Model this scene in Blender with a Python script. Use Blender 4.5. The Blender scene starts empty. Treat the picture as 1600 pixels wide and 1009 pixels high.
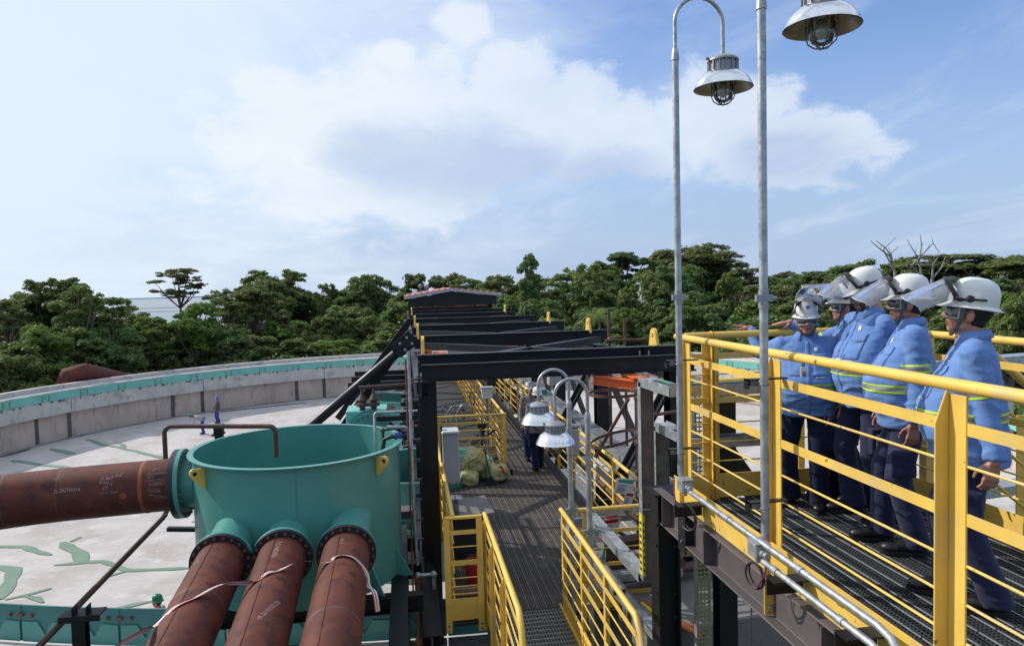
import bpy, bmesh, math, random
import numpy as np
from mathutils import Vector, Matrix, Quaternion, noise as mnoise
from mathutils.bvhtree import BVHTree

rng = random.Random(7)
C = bpy.context.scene.collection
scene = bpy.context.scene
R = math.radians

# ------------------------------------------------------------------ camera
YAW, PIT, ROL, FPX = 0.1474, 0.0508, 0.0254, 1120.0
CAM = Vector((0, 0, 10.0))
cF = Vector((math.sin(YAW)*math.cos(PIT), math.cos(YAW)*math.cos(PIT), -math.sin(PIT)))
_r0 = Vector((math.cos(YAW), -math.sin(YAW), 0)); _u0 = _r0.cross(cF)
cR = math.cos(ROL)*_r0 - math.sin(ROL)*_u0
cU = math.sin(ROL)*_r0 + math.cos(ROL)*_u0
cam_d = bpy.data.cameras.new('camera'); cam = bpy.data.objects.new('camera', cam_d); C.objects.link(cam)
m = Matrix((cR, cU, -cF)).transposed().to_4x4(); m.translation = CAM
cam.matrix_world = m
cam_d.sensor_width = 36; cam_d.lens = 36*FPX/1600; cam_d.clip_start = 0.05; cam_d.clip_end = 20000
scene.camera = cam

# ------------------------------------------------------------------ light
SUN_DIR = Vector((-0.700, 0.405, 0.588)).normalized()
sun_d = bpy.data.lights.new('sun', 'SUN'); sun = bpy.data.objects.new('sun', sun_d); C.objects.link(sun)
sun.rotation_euler = SUN_DIR.to_track_quat('Z', 'Y').to_euler()
sun_d.energy = 3.3; sun_d.angle = R(0.5); sun_d.color = (1.0, 0.95, 0.87)
scene.view_settings.view_transform = 'Standard'; scene.view_settings.look = 'None'
scene.view_settings.exposure = 0.22; scene.view_settings.gamma = 1.0
scene.view_settings.use_curve_mapping = False
scene.cycles.max_bounces = 6; scene.cycles.transparent_max_bounces = 8
scene.cycles.caustics_reflective = False; scene.cycles.caustics_refractive = False

class NT:
    """tiny node-tree writer"""
    def __init__(s, tree): s.t = tree; s.t.nodes.clear()
    def n(s, typ, ins=None, **kw):
        nd = s.t.nodes.new(typ)
        for k, v in kw.items(): setattr(nd, k, v)
        for k, v in (ins or {}).items():
            if isinstance(v, bpy.types.NodeSocket): s.t.links.new(v, nd.inputs[k])
            else: nd.inputs[k].default_value = v
        return nd
    def math(s, op, a, b=0.0, c=None, clamp=False):
        d = {0: a, 1: b}
        if c is not None: d[2] = c
        return s.n('ShaderNodeMath', d, operation=op, use_clamp=clamp).outputs[0]
    def vmath(s, op, a, b):
        nd = s.n('ShaderNodeVectorMath', {0: a, 1: b}, operation=op)
        return nd.outputs['Value' if op in ('DOT_PRODUCT', 'LENGTH') else 'Vector']
    def ramp(s, f, lo, hi, a=0.0, b=1.0):
        return s.n('ShaderNodeMapRange', {'Value': f, 'From Min': lo, 'From Max': hi, 'To Min': a, 'To Max': b}, interpolation_type='SMOOTHSTEP').outputs[0]
    def mix(s, f, a, b, mode='MIX'):
        nd = s.n('ShaderNodeMix', {'Factor': f}, data_type='RGBA', blend_type=mode)
        for i, v in ((6, a), (7, b)):
            if isinstance(v, bpy.types.NodeSocket): s.t.links.new(v, nd.inputs[i])
            else: nd.inputs[i].default_value = (*v, 1) if len(v) == 3 else v
        return nd.outputs[2]
    def noise(s, vec, scale, detail=4, rough=.55, dist=0.0):
        return s.n('ShaderNodeTexNoise', {'Vector': vec, 'Scale': scale, 'Detail': detail, 'Roughness': rough, 'Distortion': dist}).outputs[0]
    def scalev(s, vec, sc):
        return s.n('ShaderNodeMapping', {'Vector': vec, 'Scale': sc}).outputs[0]

# ------------------------------------------------------------------ sky with clouds
world = bpy.data.worlds.new('World'); scene.world = world; world.use_nodes = True
w = NT(world.node_tree)
sky = w.n('ShaderNodeTexSky', sky_type='NISHITA', sun_disc=False, sun_elevation=math.asin(SUN_DIR.z),
          sun_rotation=math.atan2(SUN_DIR.x, SUN_DIR.y), air_density=1.0, dust_density=.7, ozone_density=1.2, altitude=20)
D = w.n('ShaderNodeTexCoord').outputs['Generated']
D = w.n('ShaderNodeVectorMath', {0: D}, operation='NORMALIZE').outputs[0]
sep = w.n('ShaderNodeSeparateXYZ', {0: D})
zz = w.math('ADD', w.math('MAXIMUM', sep.outputs[2], 0.0), 0.22)
px_ = w.math('DIVIDE', sep.outputs[0], zz); py_ = w.math('DIVIDE', sep.outputs[1], zz)
P2 = w.n('ShaderNodeCombineXYZ', {0: px_, 1: py_, 2: 0.0}).outputs[0]
def dirpx(x, y):
    d = cF*FPX + cR*(x-800) - cU*(y-504.5); return d.normalized()
def blob(x, y, rad, ax=1.0):
    """soft patch of cloud round a direction; ax > 1 widens it sideways"""
    d = dirpx(x, y); side = Vector((d.y, -d.x, 0)).normalized(); up = side.cross(d)
    a = w.math('DIVIDE', w.vmath('DOT_PRODUCT', D, tuple(side)), ax)
    b = w.vmath('DOT_PRODUCT', D, tuple(up))
    f = w.math('MAXIMUM', w.vmath('DOT_PRODUCT', D, tuple(d)), 0.0)
    r2 = w.math('ADD', w.math('MULTIPLY', a, a), w.math('MULTIPLY', b, b))
    r2 = w.math('ADD', r2, w.math('LESS_THAN', f, 0.01))
    return w.math('SUBTRACT', 1.0, w.math('DIVIDE', w.math('SQRT', r2), rad))   # 1 centre, 0 rim, negative outside
n1 = w.noise(P2, 1.6, 8, .58, .3)
n2 = w.noise(w.scalev(D, (9, 9, 15)), 1.4, 10, .60, .25)
n3 = w.noise(w.scalev(P2, (1.2, .45, 1)), 2.2, 6, .6, .6)
# thin high veil, thicker towards the sun
sd = w.vmath('DOT_PRODUCT', D, tuple(SUN_DIR))
veil = w.ramp(w.math('ADD', sd, w.math('MULTIPLY', w.math('SUBTRACT', n1, .5), .8)), .16, .80)
low = w.ramp(sep.outputs[2], .0, .40, .92, 0.06)
streak = w.math('MULTIPLY', w.ramp(n3, .48, .72), .34)
over = w.math('MULTIPLY', w.ramp(sep.outputs[2], .36, .62), w.ramp(n1, .34, .56, .45, 1.0))   # broken cloud added overhead, out of view, to lift the fill light
veil = w.math('MAXIMUM', w.math('MAXIMUM', veil, streak), over)
# cumulus bank: several soft patches broken up by noise
bank = None
for (x, y, rd, ax) in ((800, 155, .080, 1.4), (860, 185, .08, 1.8), (650, 205, .12, 1.7), (540, 235, .13, 1.7), (960, 215, .07, 2.0), (1110, 190, .075, 1.7), (1230, 230, .06, 2.2),
                       (728, 30, .036, 1.4), (618, 88, .028, 1.3)):
    b = blob(x, y, rd, ax); bank = b if bank is None else w.math('MAXIMUM', bank, b)
bank = w.math('ADD', bank, w.math('MULTIPLY', w.math('SUBTRACT', n2, .5), 1.5))
cum = w.ramp(bank, .0, .32)
core = w.ramp(bank, .05, .60)
# grey underside: darker where the bank is deep and low
shade = None
for (x, y, rd, ax) in ((690, 255, .075, 2.6), (800, 262, .055, 2.2), (940, 282, .055, 2.0), (600, 245, .06, 2.0), (1230, 245, .05, 2.2)):
    b = blob(x, y, rd, ax); shade = b if shade is None else w.math('MAXIMUM', shade, b)
shade = w.ramp(w.math('ADD', shade, w.math('MULTIPLY', w.math('SUBTRACT', n2, .5), .8)), -.05, .7)
col = w.mix(1.0, sky.outputs[0], (.88, 1.10, 1.50), 'MULTIPLY')
col = w.mix(low, col, (3.8, 4.9, 6.8))
col = w.mix(w.math('MULTIPLY', veil, .90), col, (6.9, 7.7, 8.65))
ccol = w.mix(core, (7.1, 7.8, 8.6), (8.3, 8.6, 8.8))
ccol = w.mix(w.math('MULTIPLY', shade, .9), ccol, (4.5, 5.3, 6.8))
col = w.mix(w.math('MULTIPLY', cum, .58), col, ccol)
bg = w.n('ShaderNodeBackground', {'Color': col, 'Strength': 0.1})
w.n('ShaderNodeOutputWorld', {'Surface': bg.outputs[0]})

# ------------------------------------------------------------------ materials
MATS = {}
def mat(name, base, rough=.5, metal=0.0, var=.12, scale=3.0, second=None, smask=(.55, .72), sscale=2.0, bump=.0, bscale=40, stretch=(1, 1, 1),
        third=None, tmask=(.6, .7), tscale=9.0, spec=.5, rvar=0.0, sheen=0.0, coat=0.0, objrand=0.0, sub=0.0):
    if name in MATS: return MATS[name]
    m = bpy.data.materials.new(name); m.use_nodes = True; t = NT(m.node_tree)
    co = t.n('ShaderNodeTexCoord').outputs['Object']
    cs = t.scalev(co, stretch)
    n = t.noise(cs, scale, 6, .6)
    f = t.ramp(n, .25, .75)
    col = t.mix(f, tuple(max(0, c*(1-var)) for c in base), tuple(min(1, c*(1+var)) for c in base))
    if second:
        col = t.mix(t.ramp(t.noise(cs, sscale, 7, .62, .3), *smask), col, second)
    if third:
        col = t.mix(t.ramp(t.noise(co, tscale, 6, .65), *tmask), col, third)
    if objrand:
        oi = t.n('ShaderNodeObjectInfo').outputs['Random']
        h = t.n('ShaderNodeHueSaturation', {'Hue': t.math('ADD', .5, t.math('MULTIPLY', t.math('SUBTRACT', oi, .5), .10*objrand)), 'Saturation': 1.0,
                 'Value': t.math('ADD', 1-.5*objrand, t.math('MULTIPLY', oi, objrand)), 'Color': col})
        col = h.outputs[0]
    ins = {'Base Color': col, 'Metallic': metal, 'Specular IOR Level': spec, 'Roughness': rough}
    if rvar: ins['Roughness'] = t.ramp(n, .2, .8, max(.02, rough-rvar), min(1, rough+rvar))
    if sheen: ins['Sheen Weight'] = sheen
    if coat: ins['Coat Weight'] = coat
    if sub: ins['Subsurface Weight'] = sub; ins['Subsurface Radius'] = (.01, .004, .002)
    if bump:
        bn = t.noise(cs, bscale, 5, .6)
        ins['Normal'] = t.n('ShaderNodeBump', {'Height': bn, 'Strength': bump, 'Distance': .014}).outputs[0]
    b = t.n('ShaderNodeBsdfPrincipled', ins)
    t.n('ShaderNodeOutputMaterial', {'Surface': b.outputs[0]})
    MATS[name] = m
    return m

YEL = mat('yellow_paint', (.77, .50, .095), .45, var=.12, scale=2.5, second=(.62, .45, .20), smask=(.50, .72), third=(.20, .09, .04), tmask=(.635, .70), tscale=13, bump=.04, bscale=60, rvar=.1)
YDK = mat('yellow_paint_worn', (.76, .48, .07), .5, var=.12, scale=5, third=(.22, .08, .03), tmask=(.64, .74), tscale=18, bump=.05)
BLK = mat('black_steel', (.010, .011, .014), .45, var=.3, scale=1.5, spec=.35, second=(.03, .028, .028), smask=(.55, .8), rvar=.12, bump=.03)
BRN = mat('primer_steel', (.105, .088, .088), .5, var=.15, scale=2.0, second=(.15, .12, .11), smask=(.5, .75), bump=.04, rvar=.1)
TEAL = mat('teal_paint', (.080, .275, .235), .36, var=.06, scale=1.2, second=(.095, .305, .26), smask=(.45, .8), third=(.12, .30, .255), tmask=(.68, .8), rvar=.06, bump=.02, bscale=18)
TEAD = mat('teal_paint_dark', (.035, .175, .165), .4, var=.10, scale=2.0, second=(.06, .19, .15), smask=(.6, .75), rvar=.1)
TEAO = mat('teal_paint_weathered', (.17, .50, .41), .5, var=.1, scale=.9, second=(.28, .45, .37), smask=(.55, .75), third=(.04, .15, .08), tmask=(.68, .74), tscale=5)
RUST = mat('rusty_pipe', (.112, .034, .024), .62, var=.25, scale=2.5, second=(.175, .054, .030), smask=(.45, .75), sscale=3.5, third=(.058, .027, .024), tmask=(.5, .68), tscale=6, bump=.12, bscale=55, rvar=.1, spec=.2)
RUSTO = mat('orange_rust', (.26, .075, .025), .8, var=.3, scale=5, second=(.12, .04, .025), smask=(.45, .65), bump=.1)
RUSTD = mat('dark_rusty_tube', (.085, .046, .034), .65, var=.3, scale=8, second=(.16, .06, .03), smask=(.5, .68), sscale=7, bump=.1)
FLG = mat('black_flange', (.016, .018, .024), .45, var=.3, scale=6, second=(.05, .035, .03), smask=(.6, .75))
BOLT = mat('rusty_bolt', (.20, .095, .065), .6, .3, var=.4, scale=20)
GALV = mat('galvanised_steel', (.42, .44, .45), .42, .55, var=.22, scale=14, second=(.30, .31, .32), smask=(.45, .7), sscale=22, rvar=.12, bump=.04)
GALD = mat('dull_galvanised', (.20, .21, .215), .55, .35, var=.3, scale=10, second=(.115, .10, .095), smask=(.45, .7), sscale=6, bump=.05)
GALR = mat('tray_inside_rusty', (.16, .135, .125), .65, .15, var=.3, scale=5, second=(.20, .09, .06), smask=(.6, .72), sscale=5, bump=.05)
ALU = mat('polished_aluminium', (.80, .81, .83), .20, .95, var=.04, scale=3, second=(.62, .63, .66), smask=(.6, .75), sscale=9, rvar=.05)
ALUI = mat('lamp_inside', (.42, .36, .30), .38, .8, var=.2, scale=6)
CAST = mat('cast_grey', (.30, .31, .33), .5, .3, var=.12, scale=8, bump=.06)
CONC = mat('concrete_wall', (.52, .42, .35), .85, var=.16, scale=1.3, stretch=(1, 1, .35), second=(.24, .20, .175), smask=(.52, .75), sscale=1.6, third=(.33, .19, .14), tmask=(.66, .78), tscale=1.8, bump=.15, bscale=14)
CONL = mat('concrete_light', (.55, .52, .48), .85, var=.14, scale=1.2, second=(.30, .30, .29), smask=(.52, .72), sscale=1.5, third=(.20, .20, .195), tmask=(.66, .78), tscale=3.0, bump=.12, bscale=20)
CONF = mat('basin_floor', (.48, .445, .425), .9, var=.12, scale=.55, second=(.39, .34, .315), smask=(.46, .72), sscale=.5, third=(.56, .54, .52), tmask=(.52, .72), tscale=2.2, bump=.15, bscale=9)
CONB = mat('concrete_block', (.17, .165, .16), .85, var=.2, scale=2.0, second=(.26, .26, .25), smask=(.6, .75), sscale=3.0, bump=.12)  # paler patches scattered at random
JOINT = mat('joint_sealant', (.12, .115, .10), .9, var=.25, scale=4)
SEAL = mat('green_sealant', (.155, .235, .175), .8, var=.14, scale=2.0, bump=.05)
GRAT = mat('grating_resin', (.026, .028, .030), .8, var=.25, scale=4)
GRATL = mat('grating_bar_bright', (.42, .43, .44), .45, .5, var=.25, scale=30)
GRAW = mat('walkway_grating', (.085, .072, .066), .7, .1, var=.25, scale=1.6, second=(.13, .115, .105), smask=(.5, .7), sscale=2.5)
GRAWL = mat('walkway_bar', (.20, .18, .165), .6, .2, var=.3, scale=5)
SHIRT = mat('blue_twill', (.135, .245, .515), .9, var=.09, scale=6, second=(.16, .275, .54), smask=(.45, .7), sscale=14, bump=.35, bscale=20, sheen=.1, spec=.15, stretch=(1, 1, 1.7))
NAVY = mat('navy_twill', (.020, .022, .058), .9, var=.15, scale=9, bump=.3, bscale=26, sheen=.15, spec=.2)
NAVD = mat('dark_navy_twill', (.007, .011, .032), .9, var=.15, scale=9, bump=.3, bscale=26, sheen=.1, spec=.2)
DENIM = mat('blue_denim', (.025, .055, .16), .9, var=.2, scale=9, bump=.3, bscale=26, spec=.2)
GREYC = mat('grey_cloth', (.22, .20, .20), .9, var=.15, scale=9, bump=.3, bscale=26, spec=.2)
LIME = mat('lime_tape', (.52, .78, .03), .6, var=.05, scale=20)
REFL = mat('silver_reflective_tape', (.27, .28, .29), .45, .2, var=.08, scale=30)
SKIN = mat('skin', (.42, .20, .135), .5, var=.10, scale=16, second=(.45, .20, .14), smask=(.5, .7), sscale=10, bump=.06, bscale=160, sub=.08)
SKIN2 = mat('skin_brown', (.31, .14, .09), .5, var=.12, scale=16, second=(.28, .115, .075), smask=(.5, .7), sscale=10, bump=.06, bscale=160, sub=.08)
LIPS = mat('lips', (.27, .09, .075), .45, var=.1, scale=30)
BEARD = mat('stubble', (.075, .045, .035), .8, var=.35, scale=60)
HAIR = mat('black_hair', (.010, .009, .009), .55, var=.4, scale=50, stretch=(1, 1, .3), bump=.3, bscale=150)
WHITE = mat('white_helmet_shell', (.74, .73, .70), .28, var=.03, scale=5, second=(.66, .64, .60), smask=(.6, .8), coat=.2)
BLUEH = mat('blue_helmet_shell', (.03, .17, .55), .3, var=.05, scale=5)
GRNH = mat('green_helmet_shell', (.01, .16, .09), .3, var=.05, scale=5)
BPLA = mat('black_plastic', (.012, .012, .013), .35, var=.2, scale=9)
STRP = mat('grey_strap', (.10, .10, .11), .8, var=.15, scale=30)
LEAT = mat('black_leather', (.016, .013, .012), .38, var=.3, scale=12, second=(.05, .04, .034), smask=(.58, .74), bump=.12, bscale=40)
SOLE = mat('rubber_sole', (.012, .012, .012), .8)
CARD = mat('white_card', (.72, .72, .72), .35, var=.02)
PAPER = mat('white_paper', (.70, .71, .72), .6, var=.06, scale=6)
INK = mat('dark_ink', (.03, .035, .05), .6)
GREENP = mat('green_print', (.02, .33, .21), .6)
REDP = mat('red_plastic', (.45, .025, .03), .4, var=.1)
BLUEP = mat('blue_plastic', (.015, .04, .22), .45, var=.2, scale=4)
ORNG = mat('orange_paint', (.72, .16, .03), .4, var=.06)
CABG = mat('cabinet_grey', (.40, .40, .395), .45, var=.04, scale=2)
CABW = mat('cabinet_white', (.62, .63, .63), .4, var=.04, scale=2)
PLY = mat('phenolic_board', (.17, .155, .15), .6, var=.25, scale=4, second=(.10, .09, .09), smask=(.5, .7), bump=.05)
WOOD = mat('raw_timber', (.30, .20, .13), .8, var=.2, scale=3, stretch=(8, 8, 1), bump=.08)
DRKB = mat('dark_box', (.012, .012, .013), .6, var=.3)
BAGM = None
PURP = mat('purple_cable', (.20, .02, .09), .5)
BLKC = mat('black_cable', (.012, .012, .013), .55)
GRNC = mat('green_cable', (.01, .28, .13), .5)
YELC = mat('yellow_hose', (.72, .55, .03), .5)
ROPE = mat('manila_rope', (.42, .30, .10), .9, var=.2, scale=40)
TAPEW = mat('white_tape', (.66, .60, .60), .5, var=.05)
TAPER = mat('red_tape', (.33, .07, .06), .5, var=.1)
CHALK = mat('chalk_writing', (.50, .44, .40), .95, var=.35, scale=40)
BARK = mat('bark', (.16, .13, .10), .9, var=.3, scale=4, stretch=(1, 1, .3), bump=.3)
BARKW = mat('pale_dead_wood', (.30, .26, .23), .9, var=.2, scale=3, bump=.2)
GROUND = mat('soil', (.10, .085, .05), .95, var=.3, scale=.15, second=(.05, .07, .02), smask=(.4, .6), sscale=.1)
GRASSB = mat('undergrowth_green', (.045, .075, .018), .9, var=.4, scale=.8, second=(.09, .10, .03), smask=(.5, .7), sscale=.6)
REDROOF = mat('red_roof_sheet', (.42, .095, .06), .5, var=.1, scale=1.0, second=(.33, .10, .07), smask=(.5, .7))
GREYT = mat('grey_trim', (.38, .38, .38), .5, var=.06)

def glassy(name, tint, alpha, rough=.06):
    m = bpy.data.materials.new(name); m.use_nodes = True; t = NT(m.node_tree)
    fr = t.n('ShaderNodeFresnel', {'IOR': 1.5}).outputs[0]
    tr = t.n('ShaderNodeBsdfTransparent', {'Color': (*tint, 1)})
    gl = t.n('ShaderNodeBsdfGlossy', {'Color': (1, 1, 1, 1), 'Roughness': rough})
    df0 = t.n('ShaderNodeBsdfDiffuse', {'Color': (.80, .82, .85, 1)}); tl_ = t.n('ShaderNodeBsdfTranslucent', {'Color': (.85, .87, .9, 1)})
    df = t.n('ShaderNodeMixShader', {0: .5, 1: df0.outputs[0], 2: tl_.outputs[0]})
    a = t.n('ShaderNodeMixShader', {0: alpha, 1: tr.outputs[0], 2: df.outputs[0]})
    b = t.n('ShaderNodeMixShader', {0: t.math('ADD', fr, .03), 1: a.outputs[0], 2: gl.outputs[0]})
    t.n('ShaderNodeOutputMaterial', {'Surface': b.outputs[0]}); return m
VISOR = glassy('clear_visor', (.86, .88, .90), .16, .12)
VISORS = glassy('silvered_visor', (.90, .91, .93), .30, .10)
GOGL = glassy('smoked_goggle_lens', (.30, .32, .36), .06, .05)
GLASS = glassy('lamp_glass', (.90, .92, .94), .10, .05)
def bagmat():
    m = bpy.data.materials.new('yellow_bag_plastic'); m.use_nodes = True; t = NT(m.node_tree)
    co = t.n('ShaderNodeTexCoord').outputs['Object']
    n = t.noise(co, 9, 5, .6, .8)
    col = t.mix(t.ramp(n, .40, .66), (.55, .50, .17), (.34, .35, .22))
    col = t.mix(t.ramp(t.noise(co, 26, 3, .5), .60, .66), col, (.52, .52, .44))
    bm_ = t.n('ShaderNodeBump', {'Height': t.noise(co, 18, 4, .6, 1.2), 'Strength': .6, 'Distance': .03}).outputs[0]
    b = t.n('ShaderNodeBsdfPrincipled', {'Base Color': col, 'Roughness': .3, 'Normal': bm_})
    t.n('ShaderNodeOutputMaterial', {'Surface': b.outputs[0]}); return m
BAGM = bagmat()
def leafmat(name, c1, c2, c3):
    m = bpy.data.materials.new(name); m.use_nodes = True; t = NT(m.node_tree)
    co = t.n('ShaderNodeTexCoord').outputs['Object']
    oi = t.n('ShaderNodeObjectInfo').outputs['Random']
    geo = t.n('ShaderNodeNewGeometry').outputs['Random Per Island']
    col = t.mix(t.ramp(t.noise(co, .55, 4, .6), .35, .68), c1, c2)
    col = t.mix(t.math('MULTIPLY', geo, .55), col, c3)
    h = t.n('ShaderNodeHueSaturation', {'Hue': t.math('ADD', .478, t.math('MULTIPLY', oi, .04)), 'Saturation': .98,
            'Value': t.math('ADD', .74, t.math('MULTIPLY', oi, .55)), 'Color': col}).outputs[0]
    d = t.n('ShaderNodeBsdfPrincipled', {'Base Color': h, 'Roughness': .55, 'Specular IOR Level': .35})
    tl = t.n('ShaderNodeBsdfTranslucent', {'Color': t.mix(.5, h, (.16, .26, .03))})
    mx = t.n('ShaderNodeMixShader', {0: .38, 1: d.outputs[0], 2: tl.outputs[0]})
    t.n('ShaderNodeOutputMaterial', {'Surface': mx.outputs[0]}); return m
LEAF = leafmat('broad_leaves', (.115, .175, .048), (.205, .26, .076), (.24, .285, .09))
LEAFD = leafmat('dark_leaves', (.086, .142, .045), (.145, .20, .062), (.18, .23, .078))
LEAFB = leafmat('bright_leaves', (.105, .18, .030), (.165, .24, .045), (.20, .26, .06))
LEAFO = leafmat('olive_leaves', (.135, .155, .055), (.20, .21, .075), (.225, .235, .098))

# ------------------------------------------------------------------ mesh + object helpers
def V(*a): return Vector(a)
def frame(d, up=None):
    d = Vector(d).normalized(); up = Vector(up) if up else (V(0, 0, 1) if abs(d.z) < .95 else V(0, 1, 0))
    x = d.cross(up)
    if x.length < 1e-6: x = d.cross(V(1, 0, 0))
    x.normalize(); y = x.cross(d).normalized()
    return x, y, d            # side, up, along
class MB:
    def __init__(s): s.v = []; s.f = []
    def add(s, vs, fs):
        o = len(s.v); s.v += [tuple(v) for v in vs]; s.f += [tuple(i+o for i in f) for f in fs]; return s
    def box(s, lo, hi):
        (a, b, c), (d, e, f) = lo, hi
        return s.add([(a, b, c), (d, b, c), (d, e, c), (a, e, c), (a, b, f), (d, b, f), (d, e, f), (a, e, f)],
                     [(0, 3, 2, 1), (4, 5, 6, 7), (0, 1, 5, 4), (1, 2, 6, 5), (2, 3, 7, 6), (3, 0, 4, 7)])
    def sec(s, p0, p1, pts, up=None, closed=True):
        """extrude a 2-D outline (side, up) from p0 to p1"""
        p0 = Vector(p0); p1 = Vector(p1); x, y, d = frame(p1-p0, up); n = len(pts)
        vs = [p+x*a+y*b for p in (p0, p1) for a, b in pts]
        fs = [(i, (i+1) % n, n+(i+1) % n, n+i) for i in range(n)]
        fs += [tuple(range(n-1, -1, -1)), tuple(range(n, 2*n))]
        return s.add(vs, fs)
    def bar(s, p0, p1, w_, h, up=None, off=(0, 0)):
        a, b = w_/2, h/2; ox, oy = off
        return s.sec(p0, p1, [(-a+ox, -b+oy), (a+ox, -b+oy), (a+ox, b+oy), (-a+ox, b+oy)], up)
    def ibeam(s, p0, p1, w_, h, tf=.014, tw=.010, up=None):
        a, b, c = w_/2, h/2, tw/2
        return s.sec(p0, p1, [(-a, -b), (a, -b), (a, -b+tf), (c, -b+tf), (c, b-tf), (a, b-tf), (a, b), (-a, b), (-a, b-tf), (-c, b-tf), (-c, -b+tf), (-a, -b+tf)], up)
    def chan(s, p0, p1, w_, h, t=.01, up=None, flip=1):
        b = h/2
        P = [(0, -b), (w_, -b), (w_, -b+t), (t, -b+t), (t, b-t), (w_, b-t), (w_, b), (0, b)]
        if flip < 0: P = [(-x, y) for x, y in P][::-1]
        return s.sec(p0, p1, P, up)
    def ang(s, p0, p1, w_, t=.006, up=None):
        return s.sec(p0, p1, [(0, 0), (w_, 0), (w_, t), (t, t), (t, w_), (0, w_)], up)
    def tube(s, pts, r, n=10, cap=True):
        pts = [Vector(p) for p in pts]; k = len(pts); rs = r if isinstance(r, (list, tuple)) else [r]*k
        vs = []; prev = None
        for i, p in enumerate(pts):
            d = (pts[min(i+1, k-1)]-pts[max(i-1, 0)])
            if d.length < 1e-9: d = V(0, 0, 1)
            d.normalize()
            if prev is None: x, y, _ = frame(d)
            else:
                x = prev-d*prev.dot(d)
                if x.length < 1e-6: x, _, _ = frame(d)
                x.normalize(); y = x.cross(d)
            prev = x
            if not isinstance(rs[i], (tuple, list)): ra = rb = rs[i]
            else: ra, rb = rs[i]
            vs += [p+x*(ra*math.cos(2*math.pi*j/n))+y*(rb*math.sin(2*math.pi*j/n)) for j in range(n)]
        fs = [(i*n+j, i*n+(j+1) % n, (i+1)*n+(j+1) % n, (i+1)*n+j) for i in range(k-1) for j in range(n)]
        if cap: fs += [tuple(range(n-1, -1, -1)), tuple(range((k-1)*n, k*n))]
        return s.add(vs, fs)
    def cyl(s, p0, p1, r0, r1=None, n=14): return s.tube([p0, p1], [r0, r0 if r1 is None else r1], n)
    def ringv(s, pts_fn, a0, a1, n): pass
    def lathe(s, c, prof, n=32, axis=(0, 0, 1), a0=0, a1=2*math.pi, sx=1, sy=1):
        c = Vector(c); x, y, d = frame(axis); full = abs(a1-a0-2*math.pi) < 1e-6
        m_ = n if full else n+1; k = len(prof)
        vs = [c+x*(r*sx*math.cos(a0+(a1-a0)*j/n))+y*(r*sy*math.sin(a0+(a1-a0)*j/n))+d*z for j in range(m_) for r, z in prof]
        fs = []
        for j in range(n):
            j2 = (j+1) % m_
            fs += [(j*k+i, j2*k+i, j2*k+i+1, j*k+i+1) for i in range(k-1)]
        return s.add(vs, fs)
    def arc(s, c, prof, a0, a1, n):
        """closed (r, z) outline swept round a vertical axis, ends capped; angles measured from +X"""
        c = Vector(c); k = len(prof)
        vs = [(c.x+r*math.cos(a0+(a1-a0)*j/n), c.y+r*math.sin(a0+(a1-a0)*j/n), c.z+z) for j in range(n+1) for r, z in prof]
        fs = [(j*k+i, (j+1)*k+i, (j+1)*k+(i+1) % k, j*k+(i+1) % k) for j in range(n) for i in range(k)]
        fs += [tuple(range(k)), tuple(range((n+1)*k-1, n*k-1, -1))]
        return s.add(vs, fs)
    def torus(s, c, r, t, axis=(0, 0, 1), n=24, m_=8, a0=0, a1=2*math.pi):
        c = Vector(c); x, y, d = frame(axis); full = abs(a1-a0-2*math.pi) < 1e-6
        return s.tube([c+x*r*math.cos(a0+(a1-a0)*j/n)+y*r*math.sin(a0+(a1-a0)*j/n) for j in range(n+1)], t, m_, cap=not full)
    def sphere(s, c, r, n=12, k=8, rot=None):
        c = Vector(c); rx, ry, rz = (r, r, r) if not isinstance(r, (tuple, list)) else r
        vs = [V(0, 0, rz)]
        for i in range(1, k):
            a = math.pi*i/k
            vs += [V(rx*math.sin(a)*math.cos(2*math.pi*j/n), ry*math.sin(a)*math.sin(2*math.pi*j/n), rz*math.cos(a)) for j in range(n)]
        vs.append(V(0, 0, -rz))
        if rot is not None: vs = [rot @ v for v in vs]
        fs = [(0, 1+j, 1+(j+1) % n) for j in range(n)]
        fs += [(1+i*n+j, 1+(i+1)*n+j, 1+(i+1)*n+(j+1) % n, 1+i*n+(j+1) % n) for i in range(k-2) for j in range(n)]
        e = len(vs)-1; fs += [(e, 1+(k-2)*n+(j+1) % n, 1+(k-2)*n+j) for j in range(n)]
        return s.add([c+v for v in vs], fs)
    def prism(s, poly, d):
        """planar polygon (3-D points) given thickness d (vector)"""
        poly = [Vector(p) for p in poly]; d = Vector(d); n = len(poly)
        return s.add(poly+[p+d for p in poly], [tuple(range(n-1, -1, -1)), tuple(range(n, 2*n))]+[(i, (i+1) % n, n+(i+1) % n, n+i) for i in range(n)])
    def mesh(s, name, o=(0, 0, 0), smooth=None, fix=True):
        me = bpy.data.meshes.new(name); o = Vector(o)
        me.from_pydata([tuple(Vector(v)-o) for v in s.v], [], s.f)
        if fix:
            bm = bmesh.new(); bm.from_mesh(me); bmesh.ops.recalc_face_normals(bm, faces=bm.faces); bm.to_mesh(me); bm.free()
        if smooth is not None:
            for p in me.polygons: p.use_smooth = True
            try: me.set_sharp_from_angle(angle=R(smooth))
            except Exception: pass
        return me
    def build(s, name, material, parent=None, smooth=None, **kw):
        me = s.mesh(name, org(parent), smooth); me.materials.append(material)
        return link(name, me, parent, **kw)
def org(o):
    v = Vector((0, 0, 0))
    while o is not None: v = v+o.location; o = o.parent
    return v
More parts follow.
